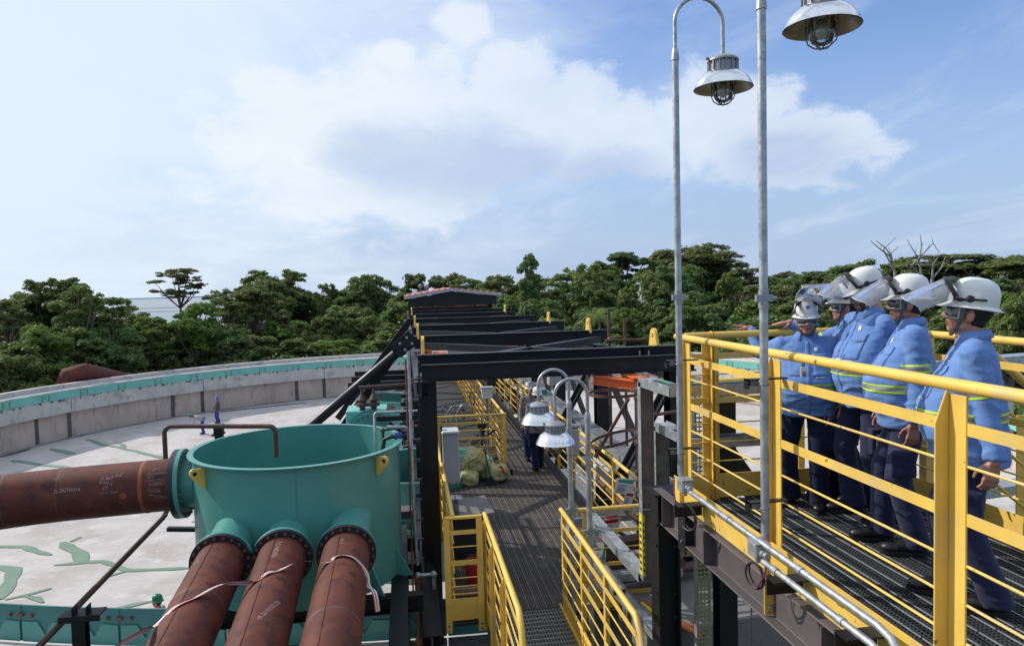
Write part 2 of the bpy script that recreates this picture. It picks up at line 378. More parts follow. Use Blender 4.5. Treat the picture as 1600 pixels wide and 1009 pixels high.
def link(name, me, parent=None, loc=(0, 0, 0), label=None, kind=None, bevel=0):
    o = bpy.data.objects.new(name, me); C.objects.link(o); o.location = loc
    if parent: o.parent = parent
    if label: o['label'] = label
    if kind: o['kind'] = kind
    if bevel:
        b = o.modifiers.new('bevel', 'BEVEL'); b.width = bevel; b.segments = 1; b.limit_method = 'ANGLE'; b.angle_limit = R(50)
    return o
def tag(o, label, cat, group=None, kind=None):
    o['label'] = label; o['category'] = cat
    if group: o['group'] = group
    if kind: o['kind'] = kind
    return o
def thing(name, label, cat, loc=(0, 0, 0), group=None):
    o = bpy.data.objects.new(name, None); C.objects.link(o); o.location = loc; o.empty_display_size = .1
    return tag(o, label, cat, group)
def inst(o, parent, off=(0, 0, 0), rotz=None):
    c = o.copy(); C.objects.link(c); c.parent = parent; c.location = o.location+Vector(off)
    if rotz is not None: c.rotation_euler = (0, 0, rotz)
    return c
def copy_tree(o, loc, label=None, group=None, rotz=None):
    c = o.copy(); C.objects.link(c); c.location = loc
    if label: c['label'] = label
    if group: c['group'] = group
    if rotz is not None: c.rotation_euler = (0, 0, rotz)
    for ch in list(o.children):
        d = ch.copy(); C.objects.link(d); d.parent = c
        for g in list(ch.children):
            e = g.copy(); C.objects.link(e); e.parent = d
    return c
def struct(o): o['kind'] = 'structure'; return o
def bolts(mb, pts, axis, r=.012, h=.012, n=6):
    for p in pts: mb.cyl(Vector(p), Vector(p)+Vector(axis)*h, r, n=n)
    return mb
def arcpts(c, r, u, v, a0, a1, n):
    c = Vector(c); u = Vector(u); v = Vector(v)
    return [c+u*r*math.cos(a0+(a1-a0)*i/n)+v*r*math.sin(a0+(a1-a0)*i/n) for i in range(n+1)]
# ------------------------------------------------------------------ pixel -> point on a plane of the place
def at(x, y, **k):
    d = cF*FPX + cR*(x-800) - cU*(y-504.5)
    i, val = [(i, k[a]) for i, a in enumerate('XYZ') if a in k][0]
    return CAM + d*((val-CAM[i])/d[i])

# ------------------------------------------------------------------ the setting
BC = V(1.3, 34.3, 0)
g = MB(); n = 96; rr = [0, 25, 60, 120, 190, 320, 420]; zz_ = [.9, .9, .9, .6, -2, -12, -25]
g.v = [(BC.x+r*math.cos(2*math.pi*j/n), BC.y+r*math.sin(2*math.pi*j/n), z-.35) for r, z in zip(rr[1:], zz_[1:]) for j in range(n)]+[(BC.x, BC.y, .55)]
k = len(rr)-1
g.f = [(i*n+j, i*n+(j+1) % n, (i+1)*n+(j+1) % n, (i+1)*n+j) for i in range(k-1) for j in range(n)]+[(k*n, j, (j+1) % n) for j in range(n)]
struct(g.build('ground', GROUND, smooth=30))
def seamat():
    m = bpy.data.materials.new('sea_water'); m.use_nodes = True; t = NT(m.node_tree)
    co = t.n('ShaderNodeTexCoord').outputs['Object']
    c_ = t.mix(t.ramp(t.noise(t.scalev(co, (.0012, .006, 1)), 1.0, 5), .45, .6), (.20, .235, .26), (.27, .29, .30))
    b = t.n('ShaderNodeBsdfPrincipled', {'Base Color': c_, 'Roughness': .35,
        'Normal': t.n('ShaderNodeBump', {'Height': t.noise(co, .15, 5), 'Strength': .25, 'Distance': .6}).outputs[0]})
    t.n('ShaderNodeOutputMaterial', {'Surface': b.outputs[0]}); return m
s_ = MB(); s_.add([(-9000, 300, -22), (9000, 300, -22), (9000, 12000, -22), (-9000, 12000, -22)], [(0, 1, 2, 3)])
struct(s_.build('sea', seamat()))
bar_ = MB()
for (x0, x1, y, w_) in ((-900, 300, 1900, 60), (-700, 0, 1480, 30)):
    bar_.add([(x0, y, -21.6), (x1, y+40, -21.6), (x1, y+40+w_, -21.6), (x0, y+w_, -21.6)], [(0, 1, 2, 3)])
struct(bar_.build('sandbar', mat('mud_flat', (.13, .115, .10), .9)))
# far low shore
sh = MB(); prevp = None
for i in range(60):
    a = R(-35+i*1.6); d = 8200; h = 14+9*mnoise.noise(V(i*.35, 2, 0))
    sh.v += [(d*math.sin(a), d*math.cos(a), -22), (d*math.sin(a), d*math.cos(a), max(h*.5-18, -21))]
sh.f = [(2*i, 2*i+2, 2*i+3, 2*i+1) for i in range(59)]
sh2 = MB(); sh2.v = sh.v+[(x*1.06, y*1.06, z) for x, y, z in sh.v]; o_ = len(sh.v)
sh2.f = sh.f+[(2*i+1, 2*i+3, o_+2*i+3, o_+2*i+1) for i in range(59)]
struct(sh2.build('far_shore', mat('hazy_shore', (.42, .50, .58), .9)))  # distance haze is put into the shore colour

# ---- basin floor: shallow cone, with sealed cracks
FZ = lambda r: 1.74 - .012*(24-r)
fl = MB(); NR, NA = 10, 120
fl.v = [(BC.x, BC.y, FZ(0))]+[(BC.x+24.05*(i/NR)*math.cos(2*math.pi*j/NA), BC.y+24.05*(i/NR)*math.sin(2*math.pi*j/NA), FZ(24*i/NR)) for i in range(1, NR+1) for j in range(NA)]
fl.f = [(0, 1+j, 1+(j+1) % NA) for j in range(NA)]+[(1+i*NA+j, 1+(i+1)*NA+j, 1+(i+1)*NA+(j+1) % NA, 1+i*NA+(j+1) % NA) for i in range(NR-1) for j in range(NA)]
floor = struct(fl.build('basin_floor', CONF, smooth=30))
floor['label'] = 'pale concrete floor of the round basin'
def floorpt(x, y):
    p = at(x, y, Z=1.7)
    for _ in range(3): p = at(x, y, Z=FZ(min(24, (p.xy-BC.xy).length)))
    return p
def strip(pts, wpx, matl=SEAL, name='sealant_strip'):
    P = [floorpt(*p) for p in pts]; Q = []
    for a, b in zip(P, P[1:]):
        L = (b-a).length; k = max(1, int(L/.35))
        Q += [a.lerp(b, i/k) for i in range(k)]
    Q.append(P[-1]); mb = MB(); k = len(Q)
    for i, q in enumerate(Q):
        d = (Q[min(i+1, k-1)]-Q[max(0, i-1)]); d.z = 0; d.normalize(); s = V(d.y, -d.x, 0)
        q = q+s*(mnoise.noise(q*.9)*.10); ww = wpx*(1+.45*mnoise.noise(q*2.1+V(5, 0, 0)))*(0.35 if i in (0, k-1) else 1)
        for sg in (-1, 1):
            r_ = q+s*(sg*ww/2); r_.z = FZ((r_.xy-BC.xy).length)+.02
            mb.v.append(tuple(r_)); 
        for sg in (-1, 1):
            r_ = q+s*(sg*ww/2*1.06); r_.z = FZ((r_.xy-BC.xy).length)-.03; mb.v.append(tuple(r_))
    for i in range(k-1):
        a = 4*i; b = a+4
        mb.f += [(a, a+1, b+1, b), (a+2, a, b, b+2), (a+1, a+3, b+3, b+1)]
    mb.build(name, matl, floor)
strip([(98, 847), (110, 858), (125, 866), (131, 879)], .42); strip([(111, 846), (126, 839)], .32)
strip([(85, 883), (131, 879), (157, 878), (181, 883), (199, 891), (236, 890), (300, 887)], .22)
strip([(152, 913), (166, 901), (199, 892)], .22)
strip([(-20, 853), (39, 854), (60, 861), (80, 867)], .26)
strip([(-5, 884), (24, 889), (16, 907), (11, 925), (3, 936)], .42)
strip([(8, 936), (42, 929), (80, 919)], .22); strip([(42, 931), (60, 934), (71, 940)], .20)
strip([(178, 950), (236, 939)], .24)
strip([(135, 686), (165, 696), (191, 700), (250, 715), (300, 722)], .30); strip([(183, 692), (191, 694), (194, 700)], .26)
strip([(79, 701), (116, 709)], .42); strip([(20, 719), (62, 726), (112, 731)], .34)
strip([(300, 815), (324, 814)], .3)
DARKLINE = mat('dark_line', (.10, .095, .09), .9, var=.3, scale=3)  # darker strips on the floor near the wall foot
strip([(-10, 716), (20, 709), (48, 701)], .35, DARKLINE, 'dark_strip')
strip([(330, 645), (400, 637), (480, 629)], .30, DARKLINE, 'dark_strip')
ga = MB(); ga.arc((BC.x, BC.y, 0), [(23.6, 1.70), (24.02, 1.70), (24.02, 1.765), (23.6, 1.752)], R(15), R(172), 140)
gut = ga.build('wall_foot_gutter', mat('gutter_grey', (.22, .21, .20), .9, var=.35, scale=.8, second=(.33, .31, .29), smask=(.5, .65)), floor)
# ---- basin wall (a thing of panels)
wall = thing('basin_wall', 'round concrete wall of the empty basin with a teal weir band', 'wall', tuple(BC))
jo = []; a = -172.0
edges = sorted([157+21.6*k for k in range(-16, 1)]+[152+21.6*k for k in range(-16, 1)])
edges = [e for e in edges if e > -185]
for e0, e1 in zip(edges, edges[1:]+[edges[0]+360]):
    mb = MB(); jit = rng.uniform(-.012, .012)
    mb.arc((BC.x, BC.y, 0), [(24.0+jit, 1.5), (24.5, 1.5), (24.5, 3.5), (24.0+jit, 3.5)], R(e0+.33), R(e1-.33), max(3, int((e1-e0)/1.5)))
    mb.build('wall_panel', CONC, wall, smooth=25)
    j = MB(); j.arc((BC.x, BC.y, 0), [(24.045, 1.5), (24.4, 1.5), (24.4, 3.49), (24.045, 3.49)], R(e0-.33), R(e0+.33), 2)
    j.build('joint_strip', JOINT, wall)
for e0, e1 in zip(edges[::2], edges[2::2]+[edges[0]+360]):   # far launder, cast in long lengths
    if -150 < e0 < -40: continue
    dz = rng.uniform(-.015, .015)
    mb = MB(); mb.arc((BC.x, BC.y, 0), [(23.75, 3.27), (24.6, 3.27), (24.6, 4.9+dz), (24.28, 4.9+dz), (24.28, 4.66), (23.75, 4.62)], R(e0+.06), R(min(e1, 360)-.06), 18)
    mb.build('launder_length', CONL, wall, smooth=25)
# weir band on the far side: plates with bolts and paint runs
for a0 in np.arange(-30, 190, 6.0):
    mb = MB(); mb.arc((BC.x, BC.y, 0), [(23.715, 4.12), (23.745, 4.12), (23.745, 4.56), (23.715, 4.56)], R(a0+.05), R(a0+5.95), 5)
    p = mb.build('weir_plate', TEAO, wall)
    if a0 > 15:
        b = MB()
        for aa in (a0+.5, a0+5.5):
            for z in (4.2, 4.33, 4.46):
                c_, s_ = math.cos(R(aa)), math.sin(R(aa))
                b.cyl(BC+V(23.72*c_, 23.72*s_, z), BC+V(23.67*c_, 23.67*s_, z), .035, n=6)
        b.build('bolt_set', BOLT, p)
        d = MB()
        for q in range(7):
            aa = a0+rng.uniform(.2, 5.8); l = rng.choice((.07, .1, .16)); wd = rng.uniform(.05, .16)/23.7
            d.arc((BC.x, BC.y, 0), [(23.738, 4.13-l), (23.752, 4.13-l), (23.752, 4.14), (23.738, 4.14)], R(aa), R(aa)+wd, 1)
        d.build('paint_run', mat('green_run', (.05, .16, .11), .7), p)
# near side: raised launder with notched weir plates seen from its outer side
for a0 in np.arange(-148, -40, 4.0):
    A0, A1 = R(a0+.02), R(a0+3.98)
    mb = MB(); mb.arc((BC.x, BC.y, 0), [(23.60, 4.74), (23.63, 4.74), (23.63, 5.30), (23.60, 5.30)], A0, A1, 4)
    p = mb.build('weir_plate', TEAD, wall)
    v_ = MB()
    def rp(a, r, z): return BC+V(r*math.cos(a), r*math.sin(a), z)
    pts = []
    for q in range(2):
        am = R(a0+1+2*q); pts += [(am-R(.95), 5.05), (am-R(.32), 5.06), (am, 4.86), (am+R(.32), 5.06), (am+R(.95), 5.05)]
    top = [rp(a, 23.632, z) for a, z in pts]; topo = [rp(a, 23.652, z) for a, z in pts]
    bot = [rp(a, 23.632, 4.74) for a, z in pts]; boto = [rp(a, 23.652, 4.74) for a, z in pts]; k = len(pts)
    v_.v = top+topo+bot+boto
    v_.f = [(k+i, k+i+1, 3*k+i+1, 3*k+i) for i in range(k-1)]+[(i, i+1, k+i+1, k+i) for i in range(k-1)]+[(i, i+1, 2*k+i+1, 2*k+i) for i in range(k-1)]
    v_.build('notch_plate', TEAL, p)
    b = MB()
    for aa in (a0+.25, a0+3.75):
        for dd in (-.08, .08): b.cyl(rp(R(aa)+dd/23.6, 23.63, 5.15), rp(R(aa)+dd/23.6, 23.67, 5.15), .03, n=6)
    b.build('bolt_set', BOLT, p)
    mb = MB(); mb.arc((BC.x, BC.y, 0), [(23.64, 3.4), (24.75, 3.4), (24.75, 4.76+rng.uniform(-.01, .01)), (23.70, 4.74)], A0, A1, 4)
    mb.build('launder_length', CONL, wall, smooth=25)
# thin handrail on the far wall top
hr = thing('wall_top_rail', 'thin grey rail running along the far basin wall top', 'railing', tuple(BC+V(0, 0, 4.9)))
mb = MB(); mb.torus((BC.x, BC.y, 5.22), 24.45, .018, n=60, m_=5, a0=R(88), a1=R(129)); mb.build('top_rail', GALD, hr)
for aa in np.arange(89, 129, 2.5):
    mb = MB(); q = BC+V(24.45*math.cos(R(aa)), 24.45*math.sin(R(aa)), 4.9); mb.cyl(q, q+V(0, 0, .32), .015, n=5); mb.build('rail_post', GALD, hr)
# red pipe lying behind the wall
q0 = at(108, 584, Y=47.6); q1 = at(262, 606, Y=55)
pr = thing('rusty_pipe', 'rust red pipe bend lying behind the far basin wall', 'pipe', tuple(q0))
mb = MB(); mb.tube([q0+V(-.25, -.1, -1.5), q0+V(-.2, -.1, -.7), q0+V(.0, 0, -.16), q0+V(.7, .2, 0), q0.lerp(q1, .5), q1], .62, 20); mb.build('pipe_body', RUST, pr, smooth=40)
for f_ in (.34, .52, .7, .86):
    mb = MB(); c_ = q0.lerp(q1, f_); dd = (q1-q0).normalized(); mb.cyl(c_, c_+dd*.07, .635, n=20); mb.build('weld_band', mat('pale_weld', (.36, .27, .22), .7), pr, smooth=40)

# ------------------------------------------------------------------ trees
def leaf_mesh(name, clumps, count, size, seed, flat=.0, mat_=LEAF, hang=0):
    """many small folded leaf sprays spread through clump ellipsoids (cx, cy, cz, rx, ry, rz)"""
    r = np.random.default_rng(seed)
    cl = np.array(clumps, float); wgt = (cl[:, 3]*cl[:, 4]*cl[:, 5])**.67; wgt /= wgt.sum()
    idx = r.choice(len(cl), count, p=wgt); d = r.normal(size=(count, 3)); d /= np.linalg.norm(d, axis=1)[:, None]
    d[:, 2] = np.where(d[:, 2] < -.35, -d[:, 2]*.6, d[:, 2])
    rad = r.uniform(.25, 1.15, count)**.6
    c = cl[idx, :3]+d*cl[idx, 3:6]*rad[:, None]
    nrm = d+r.normal(scale=.55, size=(count, 3)); nrm[:, 2] += .12+flat*.6
    nrm /= np.linalg.norm(nrm, axis=1)[:, None]
    t = r.normal(size=(count, 3)); t -= nrm*(t*nrm).sum(1)[:, None]; t /= np.linalg.norm(t, axis=1)[:, None]
    if hang: t[:, 2] -= hang; t /= np.linalg.norm(t, axis=1)[:, None]
    b = np.cross(nrm, t); s = size*r.uniform(.55, 1.35, count)[:, None]
    fold = nrm*s*r.uniform(-.12, .28, count)[:, None]
    v = np.stack([c-t*s*.62, c-b*s*.36+fold, c+t*s*.62, c+b*s*.36+fold], 1).reshape(-1, 3)
    f = np.arange(count*4).reshape(count, 4); tri = np.stack([f[:, [0, 1, 2]], f[:, [0, 2, 3]]], 1).reshape(-1, 3)
    me = bpy.data.meshes.new(name); me.vertices.add(len(v)); me.vertices.foreach_set('co', v.ravel())
    me.loops.add(tri.size); me.loops.foreach_set('vertex_index', tri.ravel().astype(np.int32))
    me.polygons.add(len(tri)); me.polygons.foreach_set('loop_start', np.arange(0, tri.size, 3, dtype=np.int32))
    me.update(calc_edges=True); me.validate(); me.materials.append(mat_); return me
def crown_clumps(r, kind):
    """clumps for a crown of unit width 1 (radius .5) whose top is z = 1 and base z = 0"""
    cl = []
    if kind == 'round':
        for i in range(30):
            a = r.uniform(0, 6.28); q = r.uniform(.05, .40); z = r.uniform(.10, .90); q *= math.sqrt(max(.15, 1-((z-.45)/.6)**2))
            s = r.uniform(.09, .17); cl.append((q*math.cos(a), q*math.sin(a), z, s*1.05, s*1.05, s*r.uniform(.8, 1.05)))
        cl.append((0, 0, .45, .32, .32, .42))
    elif kind == 'flat':      # umbrella crowns in layers over a looser lower storey
        for i in range(20):
            a = r.uniform(0, 6.28); q = r.uniform(.03, .42); z = r.uniform(.66, .97)-q*.40; s = r.uniform(.09, .17)
            cl.append((q*math.cos(a), q*math.sin(a), z, s*1.2, s*1.2, s*.72))
        for i in range(9):
            a = r.uniform(0, 6.28); q = r.uniform(.03, .34); z = r.uniform(.22, .60); s = r.uniform(.07, .13)
            cl.append((q*math.cos(a), q*math.sin(a), z, s*1.2, s*1.2, s*.7))
    elif kind == 'tower':
        for i in range(24):
            z = r.uniform(.02, .95); a = r.uniform(0, 6.28); q = r.uniform(.0, .34)*(1.15-z*.75); s = r.uniform(.09, .17)*(1.2-z*.45)
            cl.append((q*math.cos(a), q*math.sin(a), z, s, s, s*1.0))
    elif kind == 'airy':
        for i in range(34):
            a = r.uniform(0, 6.28); q = r.uniform(.05, .44); z = r.uniform(.08, .95); q *= math.sqrt(max(.2, 1-((z-.45)/.6)**2))
            s = r.uniform(.055, .115); cl.append((q*math.cos(a), q*math.sin(a), z, s*1.25, s*1.25, s*.75))
    return cl
CROWN = {}
def crown(kind, k):
    key = (kind, k)
    if key not in CROWN:
        r = random.Random(k*13 + len(kind)*101)
        cl = crown_clumps(r, kind)
        cnt = {'round': 21000, 'flat': 15000, 'tower': 17000, 'airy': 14500}[kind]
        mt = {'round': (LEAF, LEAFD, LEAFB, LEAF), 'flat': (LEAFO, LEAF, LEAFD, LEAFO), 'tower': (LEAFD, LEAF, LEAFB, LEAFD), 'airy': (LEAFO, LEAF, LEAFB, LEAFO)}[kind][k % 4]
        # built at 6 m so leaf size is real; every limb cluster breaks into small ragged sprays
        sub = []
        for (x, y, z, rx, ry, rz) in cl:
            if rx > .28:
                sub.append((x, y, z, rx*.8, ry*.8, rz*.8)); continue
            for q in range(7):
                th = r.uniform(0, 6.28); u = r.uniform(-.5, 1); h_ = math.sqrt(1-u*u); f = r.uniform(.5, 1.05); w_ = r.uniform(.36, .58)
                sub.append((x+rx*h_*math.cos(th)*f, y+ry*h_*math.sin(th)*f, z+rz*u*f, rx*w_, ry*w_, max(rz, rx*.85)*w_))
        cl6 = [tuple(q*6 for q in c_) for c_ in cl]; sub6 = [tuple(q*6 for q in c_) for c_ in sub]
        CROWN[key] = (leaf_mesh('crown_'+kind, sub6, cnt, .21 if kind != 'airy' else .18, 11*k+len(kind), flat=.5 if kind == 'flat' else 0, mat_=mt), cl6)
    return CROWN[key]
def tree(p, width, zc0, ztop, kind, k, label, group=None, cat='tree', name='tree', rot=0, wood=BARK):
    """p = foot; crown from zc0 to ztop"""
    t = thing(name, label, cat, tuple(p), group)
    me, cl = crown(kind, k)
    o = link('crown', me, t, loc=(0, 0, zc0-p.z)); o.rotation_euler = (0, 0, rot)
    sz = (ztop-zc0)/6.0; o.scale = (width/6.0, width/6.0, sz)
    mb = MB(); H = zc0-p.z; h2 = (ztop-zc0); fork = p+V(0, 0, H*.85+h2*.12)
    rt = (.05+.028*(ztop-p.z))*(.5 if kind == 'airy' else 1)
    mb.tube([p, p+V(.1, .05, H*.45), fork], [rt, rt*.8, rt*.6], 7)
    rg = random.Random(k*7+int(width*10)); cs = math.cos(rot); sn = math.sin(rot)
    for c_ in rg.sample(cl, min(14 if kind == 'airy' else 8, len(cl))):
        x, y = c_[0]*width/6, c_[1]*width/6
        e = V(p.x+x*cs-y*sn, p.y+x*sn+y*cs, zc0+c_[2]*sz)
        mid = fork.lerp(e, .5)+V(0, 0, -.08*h2)
        mb.tube([fork+V(0, 0, -.1), mid, e], [rt*.5, rt*.3, rt*.12], 5)
    mb.build('trunk', wood, t, smooth=60)
    return t
GZ = .55
def treepos(x, off, extra=0):
    """on the ground beyond the ring, in the direction of picture column x"""
    d = cF*FPX + cR*(x-800) - cU*(450-504.5); d.z = 0; d.normalize()
    o = V(0, 0, 0)-V(BC.x, BC.y, 0); b = o.dot(d); c_ = o.length_squared-(24.6+off)**2; t = -b+math.sqrt(max(0, b*b-c_))
    p = d*(t+extra); return V(p.x, p.y, GZ)
def tree_px(x, top, wpx, off, kind, k, label, botpx=None, **kw):
    p = treepos(x, off); dep = (p-CAM).dot(cF); q = at(x, top, Y=p.y)
    wd = wpx*dep/FPX; zt = q.z
    zb = zt-(wd*.62 if kind == 'flat' else wd*.85) if botpx is None else at(x, botpx, Y=p.y).z
    zb = max(GZ+1.2, zb); 
    return tree(V(q.x, p.y, GZ), wd, zb, zt, kind, k, label, rot=(k*1.3+x*.01) % 6.28, **kw)
SKY = [  # x, top, width px, offset behind ring, crown kind, variant, label, crown bottom px
 (8, 468, 80, 12, 'airy', 0, 'sparse tree top poking up at the far left picture edge', 530),
 (78, 433, 118, 13, 'round', 1, 'rounded dark tree standing highest at the far left', 520),
 (118, 453, 96, 8, 'round', 0, 'broad tree in front of the rounded dark one at far left', 540),
 (170, 460, 110, 8, 'airy', 1, 'loose branched tree sloping down to the gap with the sea', 550),
 (222, 492, 90, 9, 'airy', 2, 'low yellowish tree below the sea gap', 570),
 (279, 419, 92, 36, 'airy', 3, 'lone umbrella shaped tree standing against the sea and sky', 468),
 (300, 478, 100, 9, 'round', 2, 'bushy bright tree under the lone umbrella tree', 560),
 (352, 458, 100, 14, 'airy', 3, 'feathery tree between the umbrella tree and the dark domed one', 530),
 (440, 420, 128, 40, 'round', 1, 'dark domed tree, widest on the skyline left of the bridge', 510),
 (392, 438, 116, 16, 'flat', 1, 'spreading olive tree leaning before the dark domed one', 520),
 (512, 448, 50, 34, 'round', 0, 'small round tree between two dark domed trees', 510),
 (572, 428, 108, 34, 'round', 1, 'dark flat topped tree hung with creepers left of the red roof', 510),
 (618, 470, 80, 26, 'tower', 1, 'leafy tree directly left of the red roofed end of the bridge', 560),
 (728, 432, 70, 34, 'airy', 1, 'open crowned tree just right of the red roof', 490),
 (775, 436, 90, 30, 'round', 0, 'mid green tree behind the right end of the red roof', 510),
 (826, 405, 74, 24, 'tower', 3, 'dark creeper covered tree with a pointed top above the black beams', 520),
 (872, 424, 90, 32, 'airy', 1, 'light crowned tree next to the pointed creeper covered one', 500),
 (925, 420, 104, 27, 'round', 0, 'broad green tree in the middle of the right hand skyline', 520),
 (973, 394, 96, 38, 'flat', 2, 'layered flat topped tree above the middle of the right skyline', 452),
 (1028, 392, 90, 42, 'flat', 1, 'layered tree beside the left tall lamp pole', 470),
 (1100, 383, 150, 36, 'flat', 0, 'tallest tree, a wide umbrella crown between the two tall lamp poles', 470),
 (1066, 412, 120, 26, 'round', 1, 'dense tree below the tallest umbrella crown', 520),
 (1163, 418, 86, 30, 'flat', 3, 'bushy topped tree left of the near lamp pole', 480),
 (1136, 434, 82, 14, 'tower', 2, 'bright green creeper covered tree between the two tall lamp poles', 560),
 (1222, 425, 84, 46, 'airy', 0, 'thin hazy tree just right of the near lamp pole', 480),
 (1272, 424, 100, 30, 'flat', 2, 'low umbrella tree above the pointing man', 480),
 (1330, 414, 120, 34, 'flat', 1, 'flat tree behind the raised visors', 470),
 (1420, 408, 110, 40, 'round', 1, 'dark tree behind the bare dead branches', 480),
 (1482, 396, 170, 34, 'flat', 3, 'wide umbrella tree above the two nearest helmets', 448),
 (1570, 400, 150, 30, 'flat', 1, 'wide flat tree at the right picture edge', 462),
 (1530, 430, 130, 20, 'round', 1, 'dark tree behind the nearest helmet', 520),
 (1585, 462, 110, 9, 'round', 2, 'bright green bushy tree at the right edge behind the nearest man', 560),
]
for s in SKY: tree_px(s[0], s[1], s[2], s[3], s[4], s[5], s[6], s[7])
GRP = 'trees filling the green belt beyond the basin wall'
rg = random.Random(21)
for row, (off, n_, tp, spread) in enumerate(((38, 24, 482, 12), (22, 22, 482, 20), (15, 26, 502, 20), (8, 32, 524, 18))):
    for i in range(n_):
        x = -70+(1760*(i+.5)/n_)+rg.uniform(-30, 30)
        top = tp+rg.uniform(-spread, spread)-(22 if x > 640 else 0)-(14 if x > 1000 else 0)+(10 if x < 60 else 0)
        hzx = 467.8-.02544*x
        if row == 0: top = hzx+rg.uniform(-6, 6) if x < 640 else hzx+rg.uniform(-24, -4)
        if row == 0 and 190 < x < 345: continue
        if row == 1 and 180 < x < 300: top = 500
        kd = rg.choice(('round', 'round', 'tower', 'airy')); k = rg.choice((0, 1, 2, 3, 0, 1, 3))
        tree_px(x, top, rg.uniform(98, 150), off+rg.uniform(-3, 3), kd, k, 'leafy green tree inside the dense belt beyond the basin wall', top+rg.uniform(85, 125), group=GRP)
# palm by the scaffold tubes
def palm(x, top, off):
    p = treepos(x, off); q = at(x, top, Y=p.y); p = V(q.x, p.y, GZ); hc = q.z-1.2
    t = thing('palm_tree', 'young palm with arching fronds behind the scaffold tubes', 'palm', tuple(p))
    mb = MB(); mb.tube([p, V(p.x+.1, p.y, hc)], [.16, .10], 8); mb.build('trunk', BARK, t)
    r = random.Random(3)
    for i in range(13):
        a = i*2.4; L = r.uniform(1.7, 2.5); up = r.uniform(.4, 1.3); pts = []
        for j in range(9):
            s = j/8; pts.append(V(p.x+math.cos(a)*L*s, p.y+math.sin(a)*L*s, hc+up*1.5*s-1.6*s*s*(1.3-up*.4)))
        f = MB()
        for j in range(8):
            a0, a1 = pts[j], pts[j+1]; d = (a1-a0).normalized(); sd = d.cross(V(0, 0, 1)).normalized()
            for sg in (-1, 1):
                for q_ in (0, .5):
                    b = a0.lerp(a1, q_); l = .55*math.sin(math.pi*min(.95, (j+q_+1)/9))+.08
                    f.add([b, b+d*.09, b+d*.2+sd*sg*l+V(0, 0, -.18*l)], [(0, 1, 2)])
        f.build('frond', LEAFB, t)
palm(935, 470, 6)
# dead trees with bare branches
def dead(x, base, tips, label, name='dead_tree'):
    p = treepos(x, 26); o = at(x, base, Y=p.y); foot = V(o.x, p.y, GZ)
    t = thing(name, label, 'dead tree', tuple(foot))
    mb = MB(); mb.tube([foot, foot.lerp(o, .6)+V(.1, 0, 0), o], [.24, .18, .13], 7); mb.build('trunk', BARKW, t)
    for path in tips:
        P = [o]+[at(a, b, Y=p.y+(i*.3 if a > x else -i*.3)) for i, (a, b) in enumerate(path)]
        mb = MB(); mb.tube(P, [.10-.075*i/(len(P)-1) for i in range(len(P))], 6)
        r = random.Random(int(path[0][0]))
        for i in range(1, len(P)-1):
            e = P[i]+V(r.uniform(-.6, .6), 0, r.uniform(.2, .7)); mb.tube([P[i], e], [.035, .012], 5)
        mb.build('branch', BARKW, t)
dead(1398, 424, [[(1390, 400), (1376, 390), (1360, 376)], [(1391, 398), (1384, 388), (1369, 376)], [(1380, 390), (1400, 371)], [(1392, 396), (1404, 385)]], 'bare dead tree with a forked top left of the third helmet')
dead(1440, 432, [[(1437, 410), (1430, 396), (1417, 374)], [(1436, 408), (1440, 385), (1438, 367)], [(1424, 415), (1450, 388), (1458, 380), (1468, 395)]], 'bare pale dead tree sticking up between third and fourth helmet')
dead(1456, 436, [[(1458, 412), (1466, 402)], [(1457, 420), (1452, 405)], [(1470, 420), (1478, 400)]], 'low bare dead branches just behind the fourth helmet')
# undergrowth along the outside of the wall
ug = []
rg = random.Random(5)
for i in range(150):
    a = R(rg.uniform(-15, 195)); rr_ = 24.6+rg.uniform(2, 9); s = rg.uniform(.9, 1.9)
    ug.append((BC.x+rr_*math.cos(a), BC.y+rr_*math.sin(a), GZ+rg.uniform(1.0, 3.0), s, s, s*1.1))
me = leaf_mesh('undergrowth', ug, 42000, .30, 77, mat_=LEAF)
tag(link('undergrowth', me), 'low tangled bushes growing along the outside of the basin wall', 'undergrowth', kind='stuff')
# ------------------------------------------------------------------ guardrails
def angle_post(x, y, zb, zt, sx=-1, hs=1.0, out=.062, dep=.09, bolt=False):
    """angle-iron post: pointed leg facing along Y, flange along X carrying the bars"""
    mb = MB(); o = out*sx
    mb.prism([(x, y, zb), (x+o, y, zb), (x+o, y, zt-.13*hs), (x+.012*sx, y, zt), (x, y, zt)], (0, .009, 0))
    mb.box((min(x, x-.010*sx), y-dep, zb), (max(x, x-.010*sx), y+.009, zt-.012))
    return mb
def rail_run(t, p0, p1, hs, posts, toe=True, post_fn=None, bars=(1.185, 1.035, .82, .63, .47, .31), flat=(1.185, .82), zrail=1.355, top=True, matp=None, rr=.0272, toeo=0.0, rbar=.0065):
    """top tube, flat and round bars and toe board between two floor points"""
    p0 = Vector(p0); p1 = Vector(p1); d = (p1-p0).normalized(); matp = matp or YEL
    if top:
        mb = MB(); mb.tube([p0+V(0, 0, zrail*hs), p1+V(0, 0, zrail*hs)], rr, 12); mb.build('top_rail', matp, t, smooth=40)
    for h in bars:
        mb = MB()
        if h in flat: mb.bar(p0+V(0, 0, h*hs), p1+V(0, 0, h*hs), .010, .050*hs)
        else: mb.tube([p0+V(0, 0, h*hs), p1+V(0, 0, h*hs)], rbar, 6)
        mb.build('bar', matp, t, smooth=40 if h not in flat else None)
    if toe:
        mb = MB(); mb.bar(p0+V(0, 0, .105), p1+V(0, 0, .105), .008, .20); mb.build('toe_board', matp, t)
